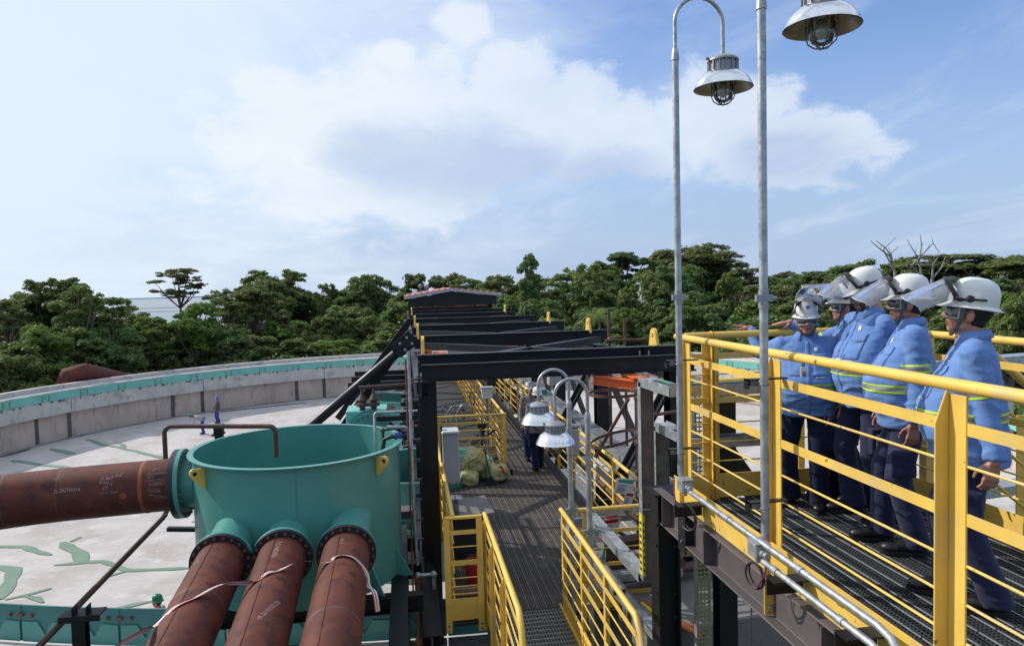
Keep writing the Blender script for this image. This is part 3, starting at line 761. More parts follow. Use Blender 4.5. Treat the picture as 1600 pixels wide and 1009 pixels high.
# ------------------------------------------------------------------ platform on the right
PF = 8.2
deck = thing('inspection_platform', 'raised platform with dark mesh floor under the five men', 'platform', (2.2, 5.5, PF))
def lattice(x0, x1, y0, y1, z, px_, py_, t=.006, h=.03, big=None, par=None, mt=GRAT, mt2=GRATL, name='grating_panel'):
    a = MB(); k = int((x1-x0)/px_)
    for i in range(k+1): x = x0+i*px_; a.box((x-t/2, y0, z-h), (x+t/2, y1, z))
    k = int((y1-y0)/py_)
    for i in range(k+1): y = y0+i*py_; a.box((x0, y-t/2, z-h+.001), (x1, y+t/2, z-.0015))
    p = a.build(name, mt, par)
    if big:
        b = MB(); x = x0+big*.5
        while x < x1: b.box((x-.0035, y0+.002, z-.02), (x+.0035, y1-.002, z+.004)); x += big
        b.build('bearing_bar', mt2, p)
    return p
ys = [5.545, 4.35, 3.15, 1.95, 1.0]
for y1, y0 in zip(ys, ys[1:]):
    for x0, x1 in ((2.23, 3.09), (3.10, 3.95)):
        lattice(x0, x1, y0+.008, y1, PF, .0262, .0262, t=.0085, h=.028, big=.105, par=deck)
mb = MB(); mb.chan((2.2, 6.02, PF-.145), (2.2, .8, PF-.145), .085, .27, .012, flip=1); mb.build('fascia_channel', BRN, deck, bevel=.003)
mb = MB(); mb.chan((3.98, 5.6, PF-.145), (3.98, .8, PF-.145), .085, .27, .012, flip=-1); mb.build('fascia_channel', BLK, deck)
for y in (5.56, 4.6, 3.6, 2.4):
    mb = MB(); mb.ibeam((2.22, y, PF-.13), (3.96, y, PF-.13), .10, .19); mb.build('cross_beam', BLK, deck)
mb = MB(); mb.box((2.115, 5.28, 7.86), (2.125, 5.43, 8.17)); mb.box((2.125, 5.28, 7.9), (2.19, 5.29, 8.17)); mb.build('bracket', BLK, deck)
for y, z in ((5.34, 8.1), (5.34, 7.95)):
    mb = MB(); bolts(mb, [(2.115, y, z)], (-1, 0, 0), .013, .014); mb.build('bolt', GALD, deck)
for y in (5.75, 4.9, 3.4):
    mb = MB(); mb.box((2.10, y-.005, PF-.268), (2.196, y+.005, PF-.022)); mb.build('stiffener', BRN, deck)
# columns below
sc_ = thing('support_column', 'black wide flange column under the near corner of the raised platform', 'column', (2.2, 5.92, 1.0))
mb = MB(); mb.ibeam((2.2, 5.95, 1.0), (2.2, 5.95, PF-.03), .20, .20, .016, .010, up=(1, 0, 0)); mb.build('shaft', BLK, sc_, bevel=.002)
mb = MB(); mb.box((2.06, 5.80, PF-.03), (2.34, 6.1, PF-.012)); mb.build('cap_plate', BLK, sc_)
for z in (7.9, 7.72, 7.3, 7.1):
    mb = MB(); bolts(mb, [(2.24, 5.85, z), (2.10, 5.9, z)], (0, -1, 0), .014, .014); mb.build('bolt_pair', BLK, sc_)
sc2 = thing('support_column', 'black column standing behind the far end rail of the raised platform', 'column', (3.9, 5.9, 1.0))
mb = MB(); mb.ibeam((3.05, 6.6, 1.0), (3.05, 6.6, 8.9), .18, .18, .014, .01); mb.build('shaft', BLK, sc2)
mb = MB(); mb.bar((3.05, 6.6, 8.35), (3.9, 6.75, 7.2), .16, .16); mb.build('brace', BLK, sc2)
# near guardrail
gr1 = thing('guardrail', 'yellow guardrail along the near edge of the raised platform in front of the men', 'railing', (2.2, 4, PF))
rail_run(gr1, (2.2, 5.62, PF), (2.2, .6, PF), 1.0, None)
for o in [c for c in gr1.children if c.name.startswith('toe_board')]: o.location.x -= .035
proto = None
for y in (5.42, 4.05, 2.62, 1.2):
    if proto is None:
        proto = angle_post(2.191, y, 7.94, PF+1.33).build('post', YEL, gr1, bevel=.002); y0 = y
        mb = MB(); bolts(mb, [(2.165, y, 8.09), (2.165, y, 7.99)], (0, -1, 0), .015, .014); pb = mb.build('post_bolt', GALV, proto); 
    else:
        q = inst(proto, gr1, (0, y-y0, 0)); c_ = pb.copy(); C.objects.link(c_); c_.parent = q; c_.location = pb.location
# far end guardrail: two panels meeting at a double post
gr2 = thing('guardrail', 'yellow guardrail across the far end of the raised platform, rested on by two hands', 'railing', (3, 5.58, PF))
rail_run(gr2, (2.25, 5.56, PF), (2.465, 5.58, PF), 1.0, None, zrail=1.36)
rail_run(gr2, (2.50, 5.58, PF), (3.97, 5.55, PF), 1.0, None, zrail=1.36)
for x0, x1 in ((2.405, 2.472), (2.487, 2.55), (3.90, 3.965)):
    mb = MB(); mb.box((x0, 5.59, PF-.24), (x1, 5.60, PF+1.33)); mb.box((x1-.008 if x0 < 2.45 else x0, 5.53, PF-.24), (x1 if x0 < 2.45 else x0+.008, 5.59, PF+1.33)); mb.build('post', YDK, gr2)
mb = MB(); mb.cyl((2.476, 5.58, PF+1.36), (2.486, 5.58, PF+1.36), .034, n=14); mb.build('rail_joint', YDK, gr2)
mb = MB(); mb.tube([(2.56, 5.62, 8.93), (2.56, 5.66, 8.91), (2.59, 5.67, 8.83), (2.54, 5.66, 8.84)], .006, 6); mb.build('hook', GALD, gr2)
# rail of the stair landing seen behind
gr6 = thing('landing_rail', 'short yellow tube rail at hip height behind the far end guardrail', 'railing', (2.6, 6.0, 9))
mb = MB(); mb.tube([(2.62, 6.1, 9.08), (2.66, 6.1, 9.085), (3.9, 6.15, 9.10)], .036, 12); mb.build('top_rail', YEL, gr6, smooth=40)
mb = MB(); mb.bar((2.7, 6.1, 9.0), (3.9, 6.15, 9.0), .01, .07); mb.build('bar', YDK, gr6)
mb = MB(); mb.bar((3.6, 6.13, 8.0), (3.6, 6.13, 9.07), .06, .01); mb.build('post', YDK, gr6)
# right guardrail and stair
gr3 = thing('guardrail', 'yellow guardrail on the far right side of the raised platform behind the nearest man', 'railing', (3.96, 4.5, PF))
rail_run(gr3, (3.97, 5.5, PF), (3.97, 3.55, PF), 1.0, None)
for y in (5.0, 4.62, 3.6):
    mb = MB(); mb.box((3.985, y, PF-.2), (3.995, y+.08, PF+1.33)); mb.box((3.995, y, PF-.2), (4.05, y+.01, PF+1.33)); mb.build('post', YEL, gr3)
st = thing('stairway', 'yellow stairs with tube handrails going down behind the right side of the platform', 'stairs', (4.1, 3.6, PF))
for y in (3.55, 4.55):
    mb = MB(); mb.bar((4.05, y, PF-.1), (6.4, y, PF-2.0), .02, .24, up=(0, 0, 1)); mb.build('stringer', YEL, st)
    mb = MB(); mb.tube([(4.02, y, PF+1.30), (4.12, y, PF+1.25), (6.6, y, PF-.75)], .03, 10); mb.build('handrail', YEL, st, smooth=40)
    mb = MB(); mb.tube([(4.1, y, PF+.65), (6.6, y, PF-1.35)], .012, 6); mb.tube([(4.1, y, PF+.95), (6.6, y, PF-1.05)], .012, 6); mb.tube([(4.1, y, PF+.35), (6.6, y, PF-1.65)], .012, 6); mb.build('bar', YDK, st)
    for x in (4.35, 5.2, 6.1):
        z = PF-.1-(x-4.05)*.81; mb = MB(); mb.box((x, y-.005, z-.05), (x+.07, y+.005, z+1.12)); mb.build('post', YEL, st)
for i in range(7):
    x = 4.2+i*.3; z = PF-.22-i*.245; mb = MB(); mb.box((x, 3.57, z), (x+.25, 4.53, z+.03)); mb.build('tread', GRAW, st)
# things beyond the stairs: pale plinth with light pipes
pl = thing('plinth', 'pale concrete plinth with grey pipes beyond the stairs at the right edge', 'plinth', (6.5, 5, 2))
mb = MB(); mb.box((6.0, 6.0, 1.0), (12, 9.0, 7.2)); mb.build('block', CONL, pl)
for z in (7.35, 7.75, 9.1):
    mb = MB(); mb.bar((4.6, 6.4, z), (12, 7.4, z), .22, .10); mb.build('cable_tray', GALV, pl)
mb = MB(); mb.tube([(5.2, 6.0, 6.9), (12, 7.0, 7.0)], .16, 14); mb.build('pipe', mat('light_pipe', (.5, .5, .48), .5), pl, smooth=40)
mb = MB(); mb.tube([(6.3, 6.2, 6.9), (6.3, 6.2, 8.2), (6.35, 6.2, 8.4)], .09, 10); mb.build('pipe', TEAL, pl, smooth=40)
# junction boxes and conduits on the near toe board
def jbox(p, label):
    t = thing('junction_box', label, 'junction box', tuple(p))
    mb = MB(); mb.box((p.x-.04, p.y-.055, p.z-.04), (p.x+.045, p.y+.055, p.z+.045)); mb.build('body', GALV, t, bevel=.006)
    mb = MB(); mb.box((p.x-.046, p.y-.06, p.z+.046), (p.x+.05, p.y+.06, p.z+.056)); mb.build('lid', GALV, t, bevel=.002)
    mb = MB(); mb.cyl((p.x, p.y-.055, p.z), (p.x, p.y-.085, p.z), .026, n=12); mb.cyl((p.x, p.y-.085, p.z), (p.x, p.y-.115, p.z), .020, n=12); mb.build('gland', GALV, t, smooth=40)
    mb = MB(); mb.cyl((p.x+.01, p.y+.02, p.z-.04), (p.x+.01, p.y+.02, p.z-.08), .018, n=8); mb.build('lower_gland', GALV, t, smooth=40)
    return t
jb1 = V(2.0, 4.99, 8.50); jb2 = V(1.99, 3.86, 8.43)
jbox(jb1, 'galvanised junction box at the far end of the conduits, below the left lamp pole')
jbox(jb2, 'galvanised junction box at the foot of the near lamp pole')
for (x, z, y0, lab) in ((2.0, 8.48, 4.90, 'galvanised conduit tube running from the farther junction box along the toe board'), (1.97, 8.40, 3.76, 'galvanised conduit tube starting at the nearer junction box')):
    t = thing('conduit', lab, 'conduit', (x, y0, z))
    pts = [V(x, y0, z), V(x, 2.80, z), V(x+.005, 2.72, z-.02), V(x+.01, 2.65, z-.09), V(x+.01, 2.62, z-.25), V(x+.01, 2.60, z-.8)]
    mb = MB(); mb.tube(pts, .0175, 12); mb.build('tube', GALV, t, smooth=50)
    for y in ((3.65, 3.05) if y0 < 4 else (4.3, 3.45)):
        mb = MB(); mb.cyl((x, y, z), (x, y-.05, z), .0225, n=12); mb.build('coupling', GALV, t, smooth=40)
for i, (y, lab) in enumerate(((5.0, 'black angle bracket behind the farther junction box'), (3.62, 'black angle bracket holding both conduits near the middle post'), (2.98, 'black angle bracket holding the conduits at the bottom picture edge'))):
    mb = MB(); mb.box((1.94, y-.05, 8.345), (2.155, y+.05, 8.355)); mb.box((1.94, y+.04, 8.25), (2.155, y+.05, 8.345)); tag(mb.build('bracket', BLK), lab, 'bracket')
def coil(c, r, pts, lab):
    t = thing('cable_loop', lab, 'cable', tuple(c))
    mb = MB(); mb.torus(c, r, .006, axis=(1, .3, 0), n=22, m_=6); mb.torus(c+V(.012, .01, 0), r*.95, .006, axis=(1, .1, .1), n=22, m_=6); mb.build('black_loop', BLKC, t)
    mb = MB(); mb.tube(pts, .006, 6); mb.build('purple_cable', PURP, t)
coil(V(2.01, 4.97, 8.27), .10, [V(2.0, 5.20, 8.51), V(1.99, 5.18, 8.40), V(1.99, 5.12, 8.25), V(2.0, 5.02, 8.17)], 'black and purple cable looped below the farther junction box')
coil(V(1.98, 3.88, 8.27), .075, [V(2.05, 3.86, 8.52), V(2.02, 3.80, 8.40), V(1.99, 3.79, 8.30), V(1.98, 3.86, 8.20)], 'black and purple cable looped under the nearer junction box')

# ------------------------------------------------------------------ lamps on poles
def lamp_parts(t, o, arm, ztop, zbase, rpole, sgn, zhead):
    """o = pole foot xy; the arch leaves the pole top and hangs the head at o + sgn*arm in X; zhead = rim height"""
    x, y = o.x, o.y; r = arm/2
    mb = MB(); mb.tube([(x, y, zbase), (x, y, ztop)], rpole, 16); mb.build('pole', GALV, t, smooth=50)
    mb = MB(); mb.cyl((x, y, ztop-.03), (x, y, ztop+.02), rpole*1.25, rpole*1.1, 14); mb.cyl((x, y, ztop+.02), (x, y, ztop+.055), rpole*1.1, rpole*.7, 14); mb.build('reducer', GALV, t, smooth=40)
    zc = ztop+.24
    pts = [V(x, y, ztop+.04), V(x, y, zc)]+arcpts((x+sgn*r, y, zc), r, (-sgn, 0, 0), (0, 0, 1), 0, math.pi, 16)[1:]+[V(x+sgn*arm, y, zhead+.225)]
    mb = MB(); mb.tube(pts, rpole*.62, 12); mb.build('arch', GALV, t, smooth=60)
    hx = x+sgn*arm; c = V(hx, y, zhead)
    mb = MB(); mb.lathe(c, [(.0, .245), (.03, .245), (.085, .225), (.112, .205), (.114, .192), (.10, .190), (.0, .19)], 28); h = mb.build('head_cap', CAST, t, smooth=40)
    mb = MB(); mb.lathe(c, [(.098, .192), (.102, .12), (.098, .105)], 28)
    for j in range(14):
        a = 2*math.pi*j/14; mb.bar(c+V(.104*math.cos(a), .104*math.sin(a), .19), c+V(.106*math.cos(a), .106*math.sin(a), .112), .008, .012, up=(math.cos(a), math.sin(a), 0))
    mb.build('ballast_housing', CAST, t, smooth=40)
    mb = MB(); mb.cyl(c+V(-.11, 0, .212), c+V(-.135, 0, .212), .012, n=8); mb.build('lock_knob', CAST, h)
    S = [(.098, .125), (.115, .118), (.15, .095), (.18, .065), (.202, .030), (.212, 0), (.2145, -.002)]
    mb = MB(); mb.lathe(c, S, 48); o_ = mb.build('shade', ALU, t, smooth=60)
    mb = MB(); mb.lathe(c, [(r_-.003, z_-.003) for r_, z_ in S], 48); mb.lathe(c, [(.0, .112), (.095, .112)], 24); mb.build('shade_lining', ALUI, t, smooth=60)
    mb = MB(); mb.lathe(c, [(.072, .11), (.072, .02), (.074, -.03), (.070, -.055), (.055, -.085), (.03, -.10), (0, -.105)], 24); mb.build('glass_globe', GLASS, t, smooth=60)
    mb = MB(); mb.sphere(c+V(0, 0, -.01), (.035, .035, .06), 12, 8); mb.build('bulb', mat('bulb_glass', (.6, .6, .58), .2), t, smooth=60)
    mb = MB()
    for j in range(6):
        a = math.pi*2*j/6+.3; u = V(math.cos(a), math.sin(a), 0)
        mb.tube([c+u*.085+V(0, 0, .10), c+u*.088+V(0, 0, -.05), c+u*.075+V(0, 0, -.085), c+u*.04+V(0, 0, -.112), c+V(0, 0, -.122)], .0045, 6)
    mb.torus(c+V(0, 0, .02), .087, .0035, n=24, m_=5); mb.build('wire_cage', GALD, t, smooth=60)
def lamp(o, arm, ztop, zbase, rpole, sgn, zhead, label, clampz):
    t = thing('lamp_post', label, 'lamp', (o.x, o.y, zbase))
    lamp_parts(t, o, arm, ztop, zbase, rpole, sgn, zhead)
    for z, big in clampz:
        mb = MB()
        if big:
            mb.cyl((o.x, o.y, z-.05), (o.x, o.y, z-.02), rpole*1.18, n=16); mb.cyl((o.x, o.y, z+.0), (o.x, o.y, z+.055), rpole*1.18, n=16)
            mb.box((o.x-rpole*2.3, o.y-rpole*1.05, z-.012), (o.x+rpole*1.9, o.y-rpole*.2, z+.028)); mb.cyl((o.x+rpole*1.9, o.y-rpole*.6, z+.008), (o.x+rpole*2.9, o.y-rpole*.6, z+.008), .012, n=8)
            mb.build('pole_clamp', CAST, t, smooth=30)
        else:
            mb.torus((o.x, o.y, z), rpole*1.1, .004, n=18, m_=6); mb.box((o.x-.07, o.y+rpole, z-.012), (o.x-.02, o.y+rpole+.05, z+.02)); mb.build('u_bolt', GALD, t)
            mb = MB(); mb.box((o.x-.09, o.y+rpole*.9, z+.02), (o.x+.16, o.y+rpole*.9+.05, z+.028)); mb.box((o.x-.09, o.y+rpole*.9, z-.03), (o.x-.082, o.y+rpole*.9+.05, z+.028)); mb.build('bracket', BLK, t)
A0 = at(1060, 460, Y=5.07); zA = at(1057, 88, Y=5.07).z; hA = at(1131, 134, Y=5.07)
lamp(V(A0.x, 5.07, 0), hA.x-A0.x-.005, zA, at(1063, 741, Y=5.07).z, .024, 1, hA.z-.02, 'left one of the two tall lamps, its whole goose neck arch in view', [(at(1060, 466, Y=5.07).z, 1), (at(1060, 569, Y=5.07).z, 0), (at(1062, 708, Y=5.07).z, 0)])
B0 = at(1193, 465, Y=3.88); hB = at(1285, 38, Y=3.88)
lamp(V(B0.x, 3.88, 0), .37, hB.z+.10, at(1198, 839, Y=3.88).z, .0245, 1, hB.z-.02, 'near tall lamp at the top picture edge, only its shade and cage showing', [(at(1193, 468, Y=3.88).z, 1), (at(1195, 600, Y=3.88).z, 0), (at(1197, 793, Y=3.88).z, 0)])
c_ = at(918, 651, Y=7.5); hC = at(868, 690, Y=7.5)
lamp(V(c_.x, 7.5, 0), c_.x-hC.x, c_.z, 5.3, .030, -1, hC.z-.01, 'nearer of the two low lamps on the stair railing, hanging to the left', [(at(920, 830, Y=7.5).z, 1), (at(920, 945, Y=7.5).z, 1)])
d_ = at(889, 632, Y=8.22); hD = at(842, 658, Y=8.22)
lamp(V(d_.x, 8.22, 0), d_.x-hD.x, d_.z, 5.6, .030, -1, hD.z-.01, 'farther of the two low lamps, hiding the chests of two men on the walkway', [(at(891, 797, Y=8.22).z, 1)])

# ------------------------------------------------------------------ bridge
WZ = 6.1
br = thing('steel_bridge', 'long black steel bridge frame spanning the round basin', 'bridge', (2.2, 10, WZ))
YB = [10.5, 14.75, 19.05, 23.4, 27.7, 32.0, 36.2]
for i, y in enumerate(YB):
    mb = MB(); mb.ibeam((.27, y+.05, 5.0 if i else 4.6), (.27, y+.05, 8.70), .28, .30, .018, .012, up=(1, 0, 0) if False else (0, 1, 0)); mb.build('column', BLK, br)
    mb = MB(); mb.ibeam((4.10, y+.05, 5.0), (4.10, y+.05, 8.70), .28, .30, .018, .012, up=(0, 1, 0)); mb.build('column', BLK, br)
    mb = MB(); mb.ibeam((.16, y+.12, 8.90), (4.28, y+.12, 8.90), .17, .26, .014, .010); mb.build('roof_beam', BLK, br)
    mb = MB(); mb.box((3.6, y+.04, 8.79), (3.608, y+.1, 9.01)); mb.build('stiffener', BLK, br)
    mb = MB(); mb.bar((3.98, y, 8.45), (3.15, y, 7.0), .22, .02, up=(0, 0, 1)); mb.bar((3.98, y+.01, 8.45), (3.15, y+.01, 7.0), .03, .16, up=(0, 0, 1)); mb.build('knee_brace', BLK, br)
mb = MB(); mb.ibeam((.20, 10.24, 8.80), (4.28, 10.24, 8.80), .16, .24, .014, .010); mb.build('roof_beam', BLK, br)
mb = MB()
for x in (3.42, 3.56): mb.cyl((x, 10.2, 8.925), (x, 10.2, 9.0), .012, n=8)
mb.build('bolt_pair', GALD, br)
for x in (.19, 4.16):
    mb = MB(); mb.ibeam((x, 10.1, 8.58), (x, 44, 8.58), .20, .22, .014, .010); mb.build('long_beam', BLK, br)
    mb = MB(); mb.ibeam((x, 8.0, 5.85), (x, 44, 5.85), .22, .44, .016, .012); mb.build('lower_beam', BLK, br)
for y0, y1 in zip(YB, YB[1:]):
    mb = MB(); mb.bar((.35, y0+.25, 8.84), (4.0, y1-.1, 8.84), .13, .13); mb.build('roof_brace', BLK, br)
    mb = MB(); mb.bar((4.0, y0+.25, 8.84), (.35, y1-.1, 8.84), .10, .13); mb.build('roof_brace', BLK, br)
    mb = MB(); mb.bar((.3, (y0+y1)/2, 5.95), (4.0, (y0+y1)/2, 5.95), .12, .2); mb.build('cross_girder', BLK, br)
    mb = MB(); mb.bar((.27, y0+.2, 6.2), (.27, y1, 8.4), .10, .10); mb.build('side_brace', BLK, br)
    mb = MB(); mb.bar((4.1, y0+.2, 6.2), (4.1, y1, 8.4), .10, .10); mb.build('side_brace', BLK, br)
lug = None
for x, y in ((.24, 10.85), (3.87, 10.85), (.24, 14.95), (3.87, 14.95), (.24, 19.25), (3.87, 19.25), (.24, 27.9), (3.87, 27.9)):
    if lug is None:
        lug = MB(); out = [(y-.2, 8.98), (y+.2, 8.98)]+[(y+.13*math.cos(a), 9.16+.13*math.sin(a)) for a in np.linspace(0, math.pi, 9)]
        hole = [(y+.045*math.cos(a), 9.17+.045*math.sin(a)) for a in np.linspace(0, 2*math.pi, 12, endpoint=False)]
        bm = bmesh.new()
        a_ = [bm.verts.new((x-.02, p, q)) for p, q in out]; b_ = [bm.verts.new((x-.02, p, q)) for p, q in hole]
        es = [bm.edges.new((L[i], L[(i+1) % len(L)])) for L in (a_, b_) for i in range(len(L))]
        bmesh.ops.triangle_fill(bm, edges=es, use_beauty=True)
        r_ = bmesh.ops.extrude_face_region(bm, geom=list(bm.faces)); bmesh.ops.translate(bm, vec=(.045, 0, 0), verts=[v for v in r_['geom'] if isinstance(v, bmesh.types.BMVert)])
        bmesh.ops.recalc_face_normals(bm, faces=bm.faces)
        me = bpy.data.meshes.new('lifting_lug'); bmesh.ops.translate(bm, vec=-org(br), verts=bm.verts); bm.to_mesh(me); bm.free(); me.materials.append(YEL)
        lug = link('lifting_lug', me, br); l0 = V(x, y, 0)
    else: inst(lug, br, V(x, y, 0)-l0)
# raking struts at the left side
def strut(p0, px_, Y, r, kind, tail=1.0):
    q = at(*px_, Y=Y); p0 = Vector(p0); d = (q-p0); e = p0+d*tail
    mb = MB()
    if kind == 't': mb.tube([p0, e], r, 16); mb.build('raking_strut', BLK, br, smooth=50)
    else: mb.ibeam(p0, e, r*2, r*2, .012, .01); mb.build('raking_strut', BLK, br)
    return d.normalized()
dd = strut(at(632, 541, Y=14.6), (487, 665), 14.6, .098, 't', 1.30)
q_ = at(632, 541, Y=14.6); q_ = q_+(at(487, 665, Y=14.6)-q_)*1.28
mb = MB(); mb.ibeam((q_.x, 14.6, 1.6), (q_.x, 14.6, q_.z+.1), .2, .2); mb.build('strut_post', BLK, br)
strut(at(634, 528, Y=15.1), (540, 662), 15.1, .085, 'i', 1.5)
strut(at(641, 500, Y=23.4), (560, 610), 23.4, .10, 'i', 1.4)
c0 = at(630, 540, Y=14.48); u = dd; v_ = V(-dd.z, 0, dd.x)
mb = MB(); mb.prism([c0-u*.28+v_*.16, c0+u*.18+v_*.16, c0+u*.26, c0+u*.18-v_*.16, c0-u*.28-v_*.16], (0, .02, 0)); gp = mb.build('gusset_plate', BLK, br)
mb = MB(); bolts(mb, [c0+u*a+v_*b for a in (-.16, .02) for b in (-.08, .08)], (0, -1, 0), .028, .03); mb.build('gusset_bolt', GALV, gp)
# red roofed end
rf = thing('end_shelter', 'low gabled red metal roof over the far end of the bridge', 'shelter', (2.3, 36, 8.7))
L, Mx, Rr_ = (-.05, 9.62), (2.33, 9.98), (4.86, 9.66)
for (xa, za), (xb, zb) in ((L, Mx), (Mx, Rr_)):
    k = 8
    for i in range(k):
        f0, f1 = i/k, (i+1)/k; xa_, za_ = xa+(xb-xa)*f0, za+(zb-za)*f0; xb_, zb_ = xa+(xb-xa)*f1, za+(zb-za)*f1
        mb = MB(); mb.prism([(xa_+.01, 36, za_), (xb_-.01, 36, zb_), (xb_-.01, 36, zb_+.045), (xb_-.06, 36, zb_+.045), (xb_-.08, 36, zb_+.02), (xa_+.08, 36, za_+.02), (xa_+.06, 36, za_+.045), (xa_+.01, 36, za_+.045)], (0, 9, 0)); mb.build('roof_panel', REDROOF, rf)
    mb = MB(); mb.prism([(xa, 35.9, za-.13), (xb, 35.9, zb-.13), (xb, 35.9, zb+.01), (xa, 35.9, za+.01)], (0, .06, 0)); mb.build('eave_trim', GREYT, rf)
    mb = MB(); mb.prism([(max(.15, xa), 36.1, 9.12), (min(xb, 4.6), 36.1, 9.12), (min(xb, 4.6), 36.1, zb-.14), (max(.15, xa), 36.1, za-.14)], (0, .08, 0)); mb.build('gable_beam', BLK, rf)
mb = MB(); mb.box((.5, 36.5, 8.98), (4.4, 36.6, 9.08)); mb.build('hoist_rail', ORNG, rf)
for x in (.3, 4.3):
    mb = MB(); mb.bar((x, 36.6, 6), (x, 36.6, 9.4), .2, .2); mb.bar((x, 44.6, 6), (x, 44.6, 9.4), .2, .2); mb.build('post', BLK, rf)
mast = at(657, 449, Y=60); mb = MB(); mb.tube([mast-V(0, 0, 8), mast+V(0, 0, .3)], .06, 6); mb.sphere(mast+V(0, 0, .1), .2); mb.sphere(mast+V(.5, 0, .0), .22); mb.tube([mast+V(0, 0, -.4), mast+V(.5, 0, -.2)], .05, 5)
tag(mb.build('signal_mast', GALD), 'thin mast with two round aerials rising just above the red roof', 'mast')
# drive machinery in orange under the far roof
dr = thing('drive_unit', 'orange drive machinery at the far end of the walkway', 'machine', (1.2, 33, WZ))
for (x0, x1, z0, z1) in ((.5, 1.15, 6.2, 7.3), (1.25, 1.8, 6.2, 7.0), (2.0, 2.9, 6.4, 8.2)):
    mb = MB(); mb.box((x0, 33.2, z0), (x1, 34.4, z1)); b = mb.build('housing', ORNG, dr, bevel=.04)
    mb = MB(); mb.cyl(((x0+x1)/2, 33.2, (z0+z1)/2), ((x0+x1)/2, 33.0, (z0+z1)/2), .2, n=14); mb.build('motor_end', ORNG, b)
    mb = MB(); mb.box((x0-.05, 33.1, 6.0), (x1+.05, 34.5, z0+.06)); mb.build('base_frame', BLK, dr)
mb = MB(); mb.box((1.15, 20.5, 7.9), (2.1, 21.2, 8.55)); tag(mb.build('control_cabinet', CABG, bevel=.02), 'grey cabinet glimpsed between the roof beams', 'cabinet')
mb = MB()
for i in range(9):
    for j in range(7): mb.bar((2.2+i*.13, 21.5, 8.0+j*.09), (2.2+i*.13, 21.5, 8.075+j*.09), .10, .05)
tag(mb.build('mesh_screen', ORNG), 'orange mesh screen glimpsed between the roof beams', 'screen')

# walkway deck
wk = thing('walkway', 'dark grating walkway running down the middle of the bridge', 'walkway', (2, 12, WZ))
pan = [(.48, 1.77, y, y+1.62) for y in (8.38, 10.0, 11.62, 13.24)]+[(1.78, 3.03, y, y+1.62) for y in (8.38, 10.0, 11.62, 13.24)]
pan += [(2.02, 3.03, 14.86+2.2*i, 14.86+2.2*i+2.19) for i in range(9)]
for x0, x1, y0, y1 in pan: lattice(x0, x1, y0, y1, WZ, .030, .030, t=.012, h=.03, big=.105, par=wk, mt=GRAW, mt2=GRAWL)
mb = MB(); mb.box((.46, 8.3, WZ-.09), (3.06, 33, WZ-.07)); mb.build('under_sheet', mat('dark_under_sheet', (.03, .028, .027), .8), wk)  # dark sheet set under the bars so the gaps read dark
lattice(.86, 1.74, 6.4, 8.34, WZ+.01, .034, .10, t=.006, h=.04, big=None, par=wk, mt=mat('stair_grating', (.26, .25, .24), .5, .3), name='stair_landing_grating')
mb = MB()
for i in range(18): mb.box((.86, 6.45+.1*i+.05, WZ-.03), (1.74, 6.45+.1*i+.056, WZ+.016))
mb.build('serrated_bar', GRATL, wk)
for x in (.85, 1.75):
    mb = MB(); mb.bar((x, 8.4, WZ-.08), (x, 5.2, WZ-.08), .02, .22); mb.build('stringer', YDK if x > 1 else BLK, wk)
mb = MB(); mb.box((3.035, 8.3, WZ-.02), (3.05, 33, WZ+.11)); mb.build('edge_plate', GALD, wk)
mb = MB(); mb.box((2.0, 14.9, WZ-.02), (2.012, 33, WZ+.11)); mb.build('edge_plate', GALD, wk)
mb = MB(); mb.box((2.02, 14.55, WZ), (2.10, 14.8, WZ+.12)); mb.build('corner_angle', BLK, wk)
W = dict(hs=.9, bars=(1.185, 1.01, .82, .62, .43, .24), toe=False, rr=.028, rbar=.010)
def side_posts(t, x, y0, y1, step, sx, z=WZ):
    p = None; y = y0
    while (y <= y1 if step > 0 else y >= y1):
        if p is None:
            mb = MB(); mb.box((x-.004, y-.035, z-.12), (x+.004, y+.035, z+1.20)); mb.box((min(x, x+.05*sx), y-.004, z-.12), (max(x, x+.05*sx), y+.004, z+1.20)); p = mb.build('post', YDK, t); b0 = y
        else: inst(p, t, (0, y-b0, 0))
        y += step
gr4 = thing('guardrail', 'long yellow guardrail on the right side of the bridge walkway', 'railing', (3.06, 12, WZ))
rail_run(gr4, (3.075, 8.25, WZ), (3.075, 33, WZ), posts=None, **W); side_posts(gr4, 3.07, 9.2, 33, 1.35, 1)
gr5 = thing('guardrail', 'yellow guardrail on the left side of the far narrow stretch of walkway', 'railing', (1.99, 18, WZ))
rail_run(gr5, (1.985, 14.9, WZ), (1.985, 33, WZ), posts=None, **W); side_posts(gr5, 1.99, 15.3, 33, 1.2, -1)
gr7 = thing('guardrail', 'yellow guardrail across the walkway behind the rubbish bags', 'railing', (1.2, 14.86, WZ))
rail_run(gr7, (.4, 14.88, WZ), (2.03, 14.88, WZ), posts=None, **W)
for x in (.62, 1.98):
    mb = MB(); mb.box((x-.04, 14.86, WZ), (x+.04, 14.87, WZ+1.2)); mb.build('post', YEL, gr7)
gr8 = thing('guardrail', 'yellow guardrail at the left edge of the wide deck beside the black column', 'railing', (.48, 9.5, WZ))
rail_run(gr8, (.47, 8.3, WZ), (.47, 12.6, WZ), posts=None, **W); side_posts(gr8, .475, 8.6, 12.7, 1.3, -1)
gt = thing('gate', 'small yellow barred gate panel standing at the left end of the deck', 'gate', (.58, 8.22, WZ))
mb = MB(); mb.tube([(.37, 8.22, WZ+1.235), (.80, 8.22, WZ+1.235)], .022, 10); mb.build('top_rail', YEL, gt, smooth=40)
